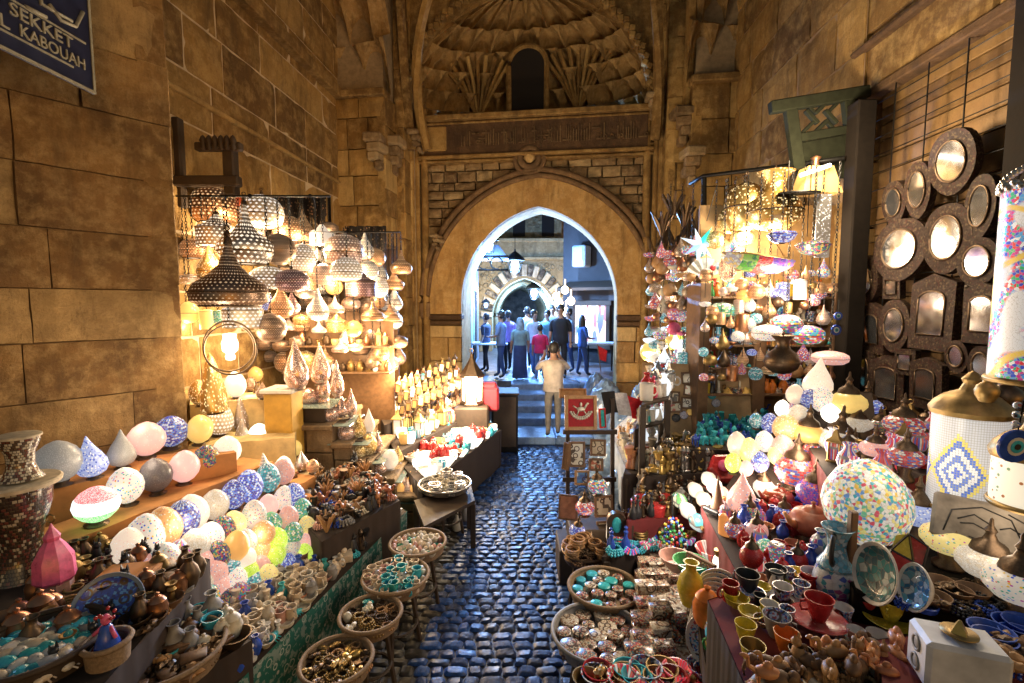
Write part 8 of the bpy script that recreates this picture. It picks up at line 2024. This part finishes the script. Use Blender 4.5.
c = t.mix(bandm, (.80,.80,.80), t.ramp(s2.outputs[0], [(0,(.8,.05,.06)),(.2,(.05,.1,.6)),(.4,(.05,.5,.2)),(.55,(.1,.4,.75)),(.7,(.9,.9,.9)),(.85,(.7,.05,.3))], True)); c = t.mix(b2, c, (.9,.6,.1)); k_ = t.ramp(t.vor(v, 95, 'DISTANCE_TO_EDGE').outputs['Distance'], [(0,0.0),(.06,1.0)]); c = t.mix(k_, (.5,.48,.45), c)
t.setp(base=c, rough=.3, emis=c, estr=.30); GARL = nosample(t.mat)
r, s_, hh, b = cyl_lamp(1038, 186, 382, 76, 1.7, 'tallest garlanded bead mosaic cylinder hanging at the right edge', GARL, top=False)
mb = MB(); 
for k in range(40): a = k*2*pi/40; mb.ell((.5*s_*cos(a), .5*s_*sin(a), hh+.012*(k%2)), (.014,.014,.014), 6, 4)
for k in range(14): mb.ell((-.5*s_+.5*s_*(1-cos(k/13*pi/2)), -.02, hh+.09*sin(k/13*pi/2)), (.013,)*3, 6, 4)
mb.build('bead_trim', SILVER, r, smooth=True)
mb = MB(); mb.tube([(-.4*s_,0,hh),(0,0,hh+.3),(.4*s_,0,hh)], .004, 4); mb.tube([(0,0,hh+.3),(0,0,hh+1.1)], .006, 5); mb.build('hanging_wire', BLACK, r)
r, s_, hh, b = cyl_lamp(1028, 456, 506, 60, 1.75, 'short white lit cylinder lamp behind the blue eye charm', dots('scrolled_white_glass', (.95,.85,.65), [(.4,.15,.05),(.2,.3,.15)], 40, .9, .2), top=True, cn_=BRASS)
eye_disc(P(1015, 446, 1.5), .055, 'large blue glass eye charm at the right edge', 0, .1)
mb = MB(); [mb.ell((0,0,z), (.012,.012,.012), 8, 6) for z in (.0,.03,.06)]; tag(mb.build('bead_string', INB, smooth=True, loc=P(1016,424,1.5)), 'blue and white beads strung above the large eye charm', 'beads')
for i, (px, py, d) in enumerate(((838,316,4.1),(836,330,4.05),(716,340,4.5),(729,344,4.5))): eye_disc(P(px, py, d), .035+.01*(i%2), ('upper','lower','far left','second left')[i]+' small blue eye charm hanging on the cabinet', .1*i)
# painted stone slab
sl = empty('painted_slab', P(986, 548, 1.86), 'grey slab with a black line-drawn face leaning between the lamps', 'panel', rot=(-.25, .10, -.5))
mb = MB(); mb.box((0,0,.09), (.36,.025,.18), bev=.01); mb.build('slab', plain('grey_rust_slab', (.30,.26,.22), .7, scale=7, var=.6), sl)
mb = MB()
for pts in (((-.14,.03),(-.12,.12),(-.03,.155),(.06,.13),(.1,.05)), ((-.10,.09),(-.05,.12),(0,.095)), ((-.09,.075),(-.05,.085),(-.01,.07)), ((.0,.1),(.02,.05),(-.01,.04)), ((-.06,.03),(0,.02),(.05,.03)), ((.05,.15),(.12,.12),(.14,.05)), ((.03,.085),(.06,.1),(.09,.085))):
    mb.tube([(x, -.0135, z) for x, z in pts], .0028, 5)
mb.build('ink_lines', BASALT, sl, smooth=True)
# brass jugs right of the cylinder
vase_at(1004, 412, 30, 1.1, 1.9, BRONZE, 'shaded brass jar behind the short white cylinder', name='jar', cat='jar'); vase_at(986, 402, 20, 1.2, 2.0, BRASS, 'small brass jar with finial right of the tall cylinder', name='jar', cat='jar')
bsf = empty('wall_shelf', P(996, 422, 2.2), 'dark wall shelf carrying brass jars above the short cylinder', 'shelf'); mb = MB(); mb.box((.22,.12,-.02), (.3,.3,.03), bev=.005); mb.build('board', W_dark, bsf)
# standing painted plates near the globe
plate(P(883, 575, 1.75)+Vector((0,0,0)), .115, 'turquoise and white painted plate standing below the big globe', mosaic('iznik_glaze', [(.02,.2,.22),(.5,.58,.55),(.03,.12,.15),(.1,.3,.3)], 38, 0.0), MARB, (1.35, 0, -1.62))
plate(P(924, 590, 1.65), .085, 'smaller blue painted plate standing right of the turquoise one', mosaic('blue_glaze', [(.02,.15,.3),(.5,.58,.6),(.1,.35,.45)], 50, 0.0), MARB, (1.35, 0, -1.75))
sg_ = empty('stained_panel', P(905, 580, 1.8), 'red, yellow and green stained glass panel with black leading', 'panel', rot=(-.2, 0, -.8))
for k, (pts, m_) in enumerate((([(-.07,0),(.0,0),(.02,.08),(-.05,.1)], REDL), ([(0,0),(.07,0),(.05,.07),(.02,.08)], YELG), ([(-.05,.1),(.02,.08),(.0,.18),(-.04,.16)], YELG), ([(.02,.08),(.05,.07),(.06,.15),(.0,.18)], REDL), ([(-.07,0),(-.05,.1),(-.08,.08)], GRNG))): mb = MB(); mb.prism(pts, -.004, .004); mb.build('glass_pane', m_, sg_)
mb = MB(); [mb.tube([(a[0], -.006, a[1]), (b_[0], -.006, b_[1])], .004, 4) for a, b_ in (((-.07,0),(.07,0)),((-.07,0),(-.05,.1)),((-.05,.1),(0,.18)),((0,.18),(.06,.15)),((.06,.15),(.05,.07)),((.05,.07),(.07,0)),((0,0),(.02,.08)),((.02,.08),(.0,.18)),((-.05,.1),(.05,.07)))]; mb.build('leading', BASALT, sg_)
vt = MB(); vt.box((0,0,.19), (.03,.03,.38), bev=.004); tag(vt.build('wooden_post', W_mid, loc=G(848,600,1.17)), 'short wooden upright behind the china vase', 'post')
# --- white stone block with little pyramid, near corner
table('display_table', [(890,720),(880,640),(1020,622),(1100,700)], 1.24, 'nearest right table corner under the white stone block', topm=RDC, cloth=(DKC, .3))
wb = empty('stone_block', G(955, 683, 1.25), 'white marble block with carved hollows at the near right corner', 'block', rz=-.35)
mb = MB(); mb.box((0,0,.075), (.20,.14,.15), bev=.012); mb.build('block_body', plain('veined_white_marble', (.62,.62,.64), .35, scale=9, var=.25), wb)
mb = MB()
for z in (.045, .105): mb.torus(.022, .005, Tr(-.101,0,z) @ Ry(pi/2), 14, 5); mb.ell((-.1,0,z), (.004,.018,.018), 10, 6)
mb.build('carved_hollow', GREYS, wb, smooth=True)
sm_ = empty('shell_ornament', wb.location+Vector((0,0,.152)), 'small gilt pyramid on a shell dish on top of the white block', 'ornament')
mb = MB(); mb.lathe([(0,0),(.03,0),(.045,.008),(.046,.012),(0,.008)], 18, wob=lambda a: 1+.06*sin(9*a)); mb.build('shell_dish', BRASS, sm_, smooth=True)
mb = MB(); mb.lathe([(.026,.01),(.018,.025),(.006,.045),(0,.05)], 4); mb.build('pyramid', GOLDP, sm_)
fill([(764,640),(722,602),(835,562),(900,590)], 1.165, 6, 9, [('mug',INB),('mug',BASALT),('bowl',INR),('mug',REDL),('bowl',YELG),('mug',MARB),('bowl',INB)], 'cup table back', 'small cups on the cup table', s=.8, skip=.5)
fill([(740,700),(770,668),(900,655),(905,690)], 1.18, 4, 11, [('shells',HONEY),('camel',TERR),('camel',HONEY),('scarab',BONE),('beads',HONEY),('elephant',W_mid),('camel',W_mid),('cat',HONEY),('scarab',TERR)], 'near edge of cup table', 'carved brown wares at the near edge', s=1.05, zf=None)
fill([(1000,680),(985,640),(1024,632),(1060,670)], 1.26, 4, 4, [('shells',HONEY),('bowl',BLUEG),('shells',W_mid),('beads',BLUEG)], 'right of white block', 'wares right of the white block', s=1.1)
fill([(905,610),(890,590),(1000,585),(1040,620)], 1.284, 5, 9, [('beads',BRONZE),('shells',BRONZE),('ashtray',BLUEG),('beads',BLUEG),('bowl',W_mid),('beads',BASALT),('ashtray',BRONZE)], 'behind white block', 'dark wares behind the white block', s=.9)
# filler wares on the tiers
fill([(758,590),(712,512),(822,494),(884,560)], 1.105, 8, 9, [('jar',REDL),('bowl',BRONZE),('vase',BLUEG),('bottle',BRONZE),('jar',M_RED),('bowl',TERR),('mug',REDL)], 'middle right tier', 'small pots between the mosaic lamps', s=.9)
fill([(850,498),(818,452),(925,424),(980,452)], 1.465, 4, 7, [('jar',BRONZE),('bowl',REDL),('vase',M_RED),('candle',BRASS),('jar',M_RED),('lantern',BRASS)], 'red lamp tier', 'small pots between the footed lamps', s=1.3)

# --- mirrors on the grille
MIR = NT('old_mirror'); v = MIR.coords(); n_ = MIR.noise(v, 9, 3); MIR.setp(base=MIR.ramp(n_, [(.3,(.30,.30,.32)),(.7,(.52,.51,.52))]), rough=MIR.math('MULTIPLY_ADD', n_, .2, .04), metal=.95); MIR = MIR.mat
FRM = mosaic('mirror_bone_inlay', [(.018,.007,.004),(.016,.006,.004),(.035,.008,.005),(.07,.045,.022),(.018,.008,.005),(.025,.01,.006),(.016,.007,.004)], 75, 0.0, grout=(.015,.007,.005), gw=.05)
_p = FRM.node_tree.nodes['Principled BSDF']; _p.inputs['Coat Weight'].default_value = 0; _p.inputs['Roughness'].default_value = .65; _p.inputs['Specular IOR Level'].default_value = .2
MI = [ # x0,x1,y0,y1,shape,label
 (935,978,131,190,'oval','largest oval mirror at the top of the grille'),(910,933,163,215,'oval','narrow oval mirror left of the top one'),(887,908,182,222,'oval','small oval mirror at the upper left of the grille'),(970,1000,176,236,'oval','tall tilted oval mirror near the right edge'),
 (881,927,220,278,'oval','big round mirror in the middle of the grille'),(927,977,205,270,'oval','big tilted oval mirror right of the round one'),(964,1000,238,284,'oval','dark oval mirror behind the garlanded cylinder'),(855,881,256,302,'oval','small hand-shaped mirror by the dark post'),
 (888,902,276,298,'rect','tiny square mirror with coloured inlay'),(916,957,276,348,'arch','tall rectangular mirror with an arched glass'),(970,1002,284,342,'arch','hand-shaped mirror near the right edge'),(864,886,304,352,'arch','slim arched mirror at the lower left'),(886,909,300,350,'oval','small oval-glass mirror beside the slim arched one'),
 (876,902,356,408,'arch','arched mirror in the lowest row, left'),(914,946,358,408,'arch','arched mirror in the lowest row, right'),(860,876,350,395,'oval','little oval mirror in the lower left corner'),(950,972,340,372,'oval','small round dark mirror right of the lowest arch'),(900,916,350,374,'rect','little square mirror between the two lowest arches'),(974,996,346,384,'oval','shaded oval mirror above the brass jars')]
for x0, x1, y0, y1, sh_, lb_ in MI:
    yc = (y0+y1)/2; L, R_ = on_plane(SM, x0, yc, -.17), on_plane(SM, x1, yc, -.17); cx = (L.x+R_.x)/2; dpx = SM @ Vector((cx, -.17, 0)); s_ = dpx.y/FP
    hh = (y1-y0)*s_/2*1.06; ww = abs(R_.x-L.x)/2*1.04; cz = on_plane(SM, (x0+x1)/2, yc, -.17).z
    r = empty('wall_mirror', (0,0,0), lb_, 'mirror', 'inlaid mirrors on the shutter grille'); r.matrix_world = SM @ Tr(cx, -.17, cz) @ Rx(R.uniform(-.03,.1)) @ Rz(R.uniform(-.05,.25))
    def outl(f, k=26):
        if sh_ == 'oval': return [(ww*f*cos(a*2*pi/k), hh*f*sin(a*2*pi/k)*(1+.04*sin(a*2*pi/k*3)*(1 if f > .9 else 0))) for a in range(k)]
        if sh_ == 'rect': return [(-ww*f,-hh*f),(ww*f,-hh*f),(ww*f,hh*f),(-ww*f,hh*f)]
        g_ = f if f > .9 else f
        if f > .9: return [(-ww,-hh),(ww,-hh),(ww,hh*.75),(ww*.55,hh*.86),(0,hh),(-ww*.55,hh*.86),(-ww,hh*.75)]
        return [(-ww*f,-hh*f),(ww*f,-hh*f)]+[(ww*f*cos(a*pi/10), hh*f*.55+hh*f*.35*sin(a*pi/10)) for a in range(11)]
    fo = outl(1.0); mb = MB(); mb.prism(fo, -.035, .02); mb.build('inlaid_frame', FRM, r)
    inn = outl(.62 if sh_ == 'oval' else .6); mb = MB(); mb.prism(inn, -.041, -.03); mb.build('mirror_glass', MIR, r)
    mb = MB(); mb.tube([(x, -.042, z) for x, z in inn+[inn[0]]], .008, 5); mb.build('glass_bead', BRONZE, r, smooth=True)
# lamps' warm light for the mirrors comes from the stall below
lamp('counter_light', P(960, 470, 1.9)+Vector((-.5,.5,.55)), 7, (1,.82,.6), .15)
lamp('cabinet_light', P(765, 300, 4.35)+Vector((0,-.25,.1)), 30, (1,.82,.58), .12)
# ---------------------------------------------------------------- check
from collections import Counter
_c = Counter(o.get('label') for o in SC.objects if o.parent is None and o.get('label'))
for k, n in _c.items():
    if n > 1: print('DUP LABEL', n, k)
import re as _re
for o in SC.objects:
    if o.get('label') and len(_re.findall(r"[A-Za-z0-9]+", o['label'])) > 16: print('LONG', o.name, o['label'])
print('OBJECTS', len(SC.objects), 'THINGS', sum(1 for o in SC.objects if o.parent is None and o.get('label')))
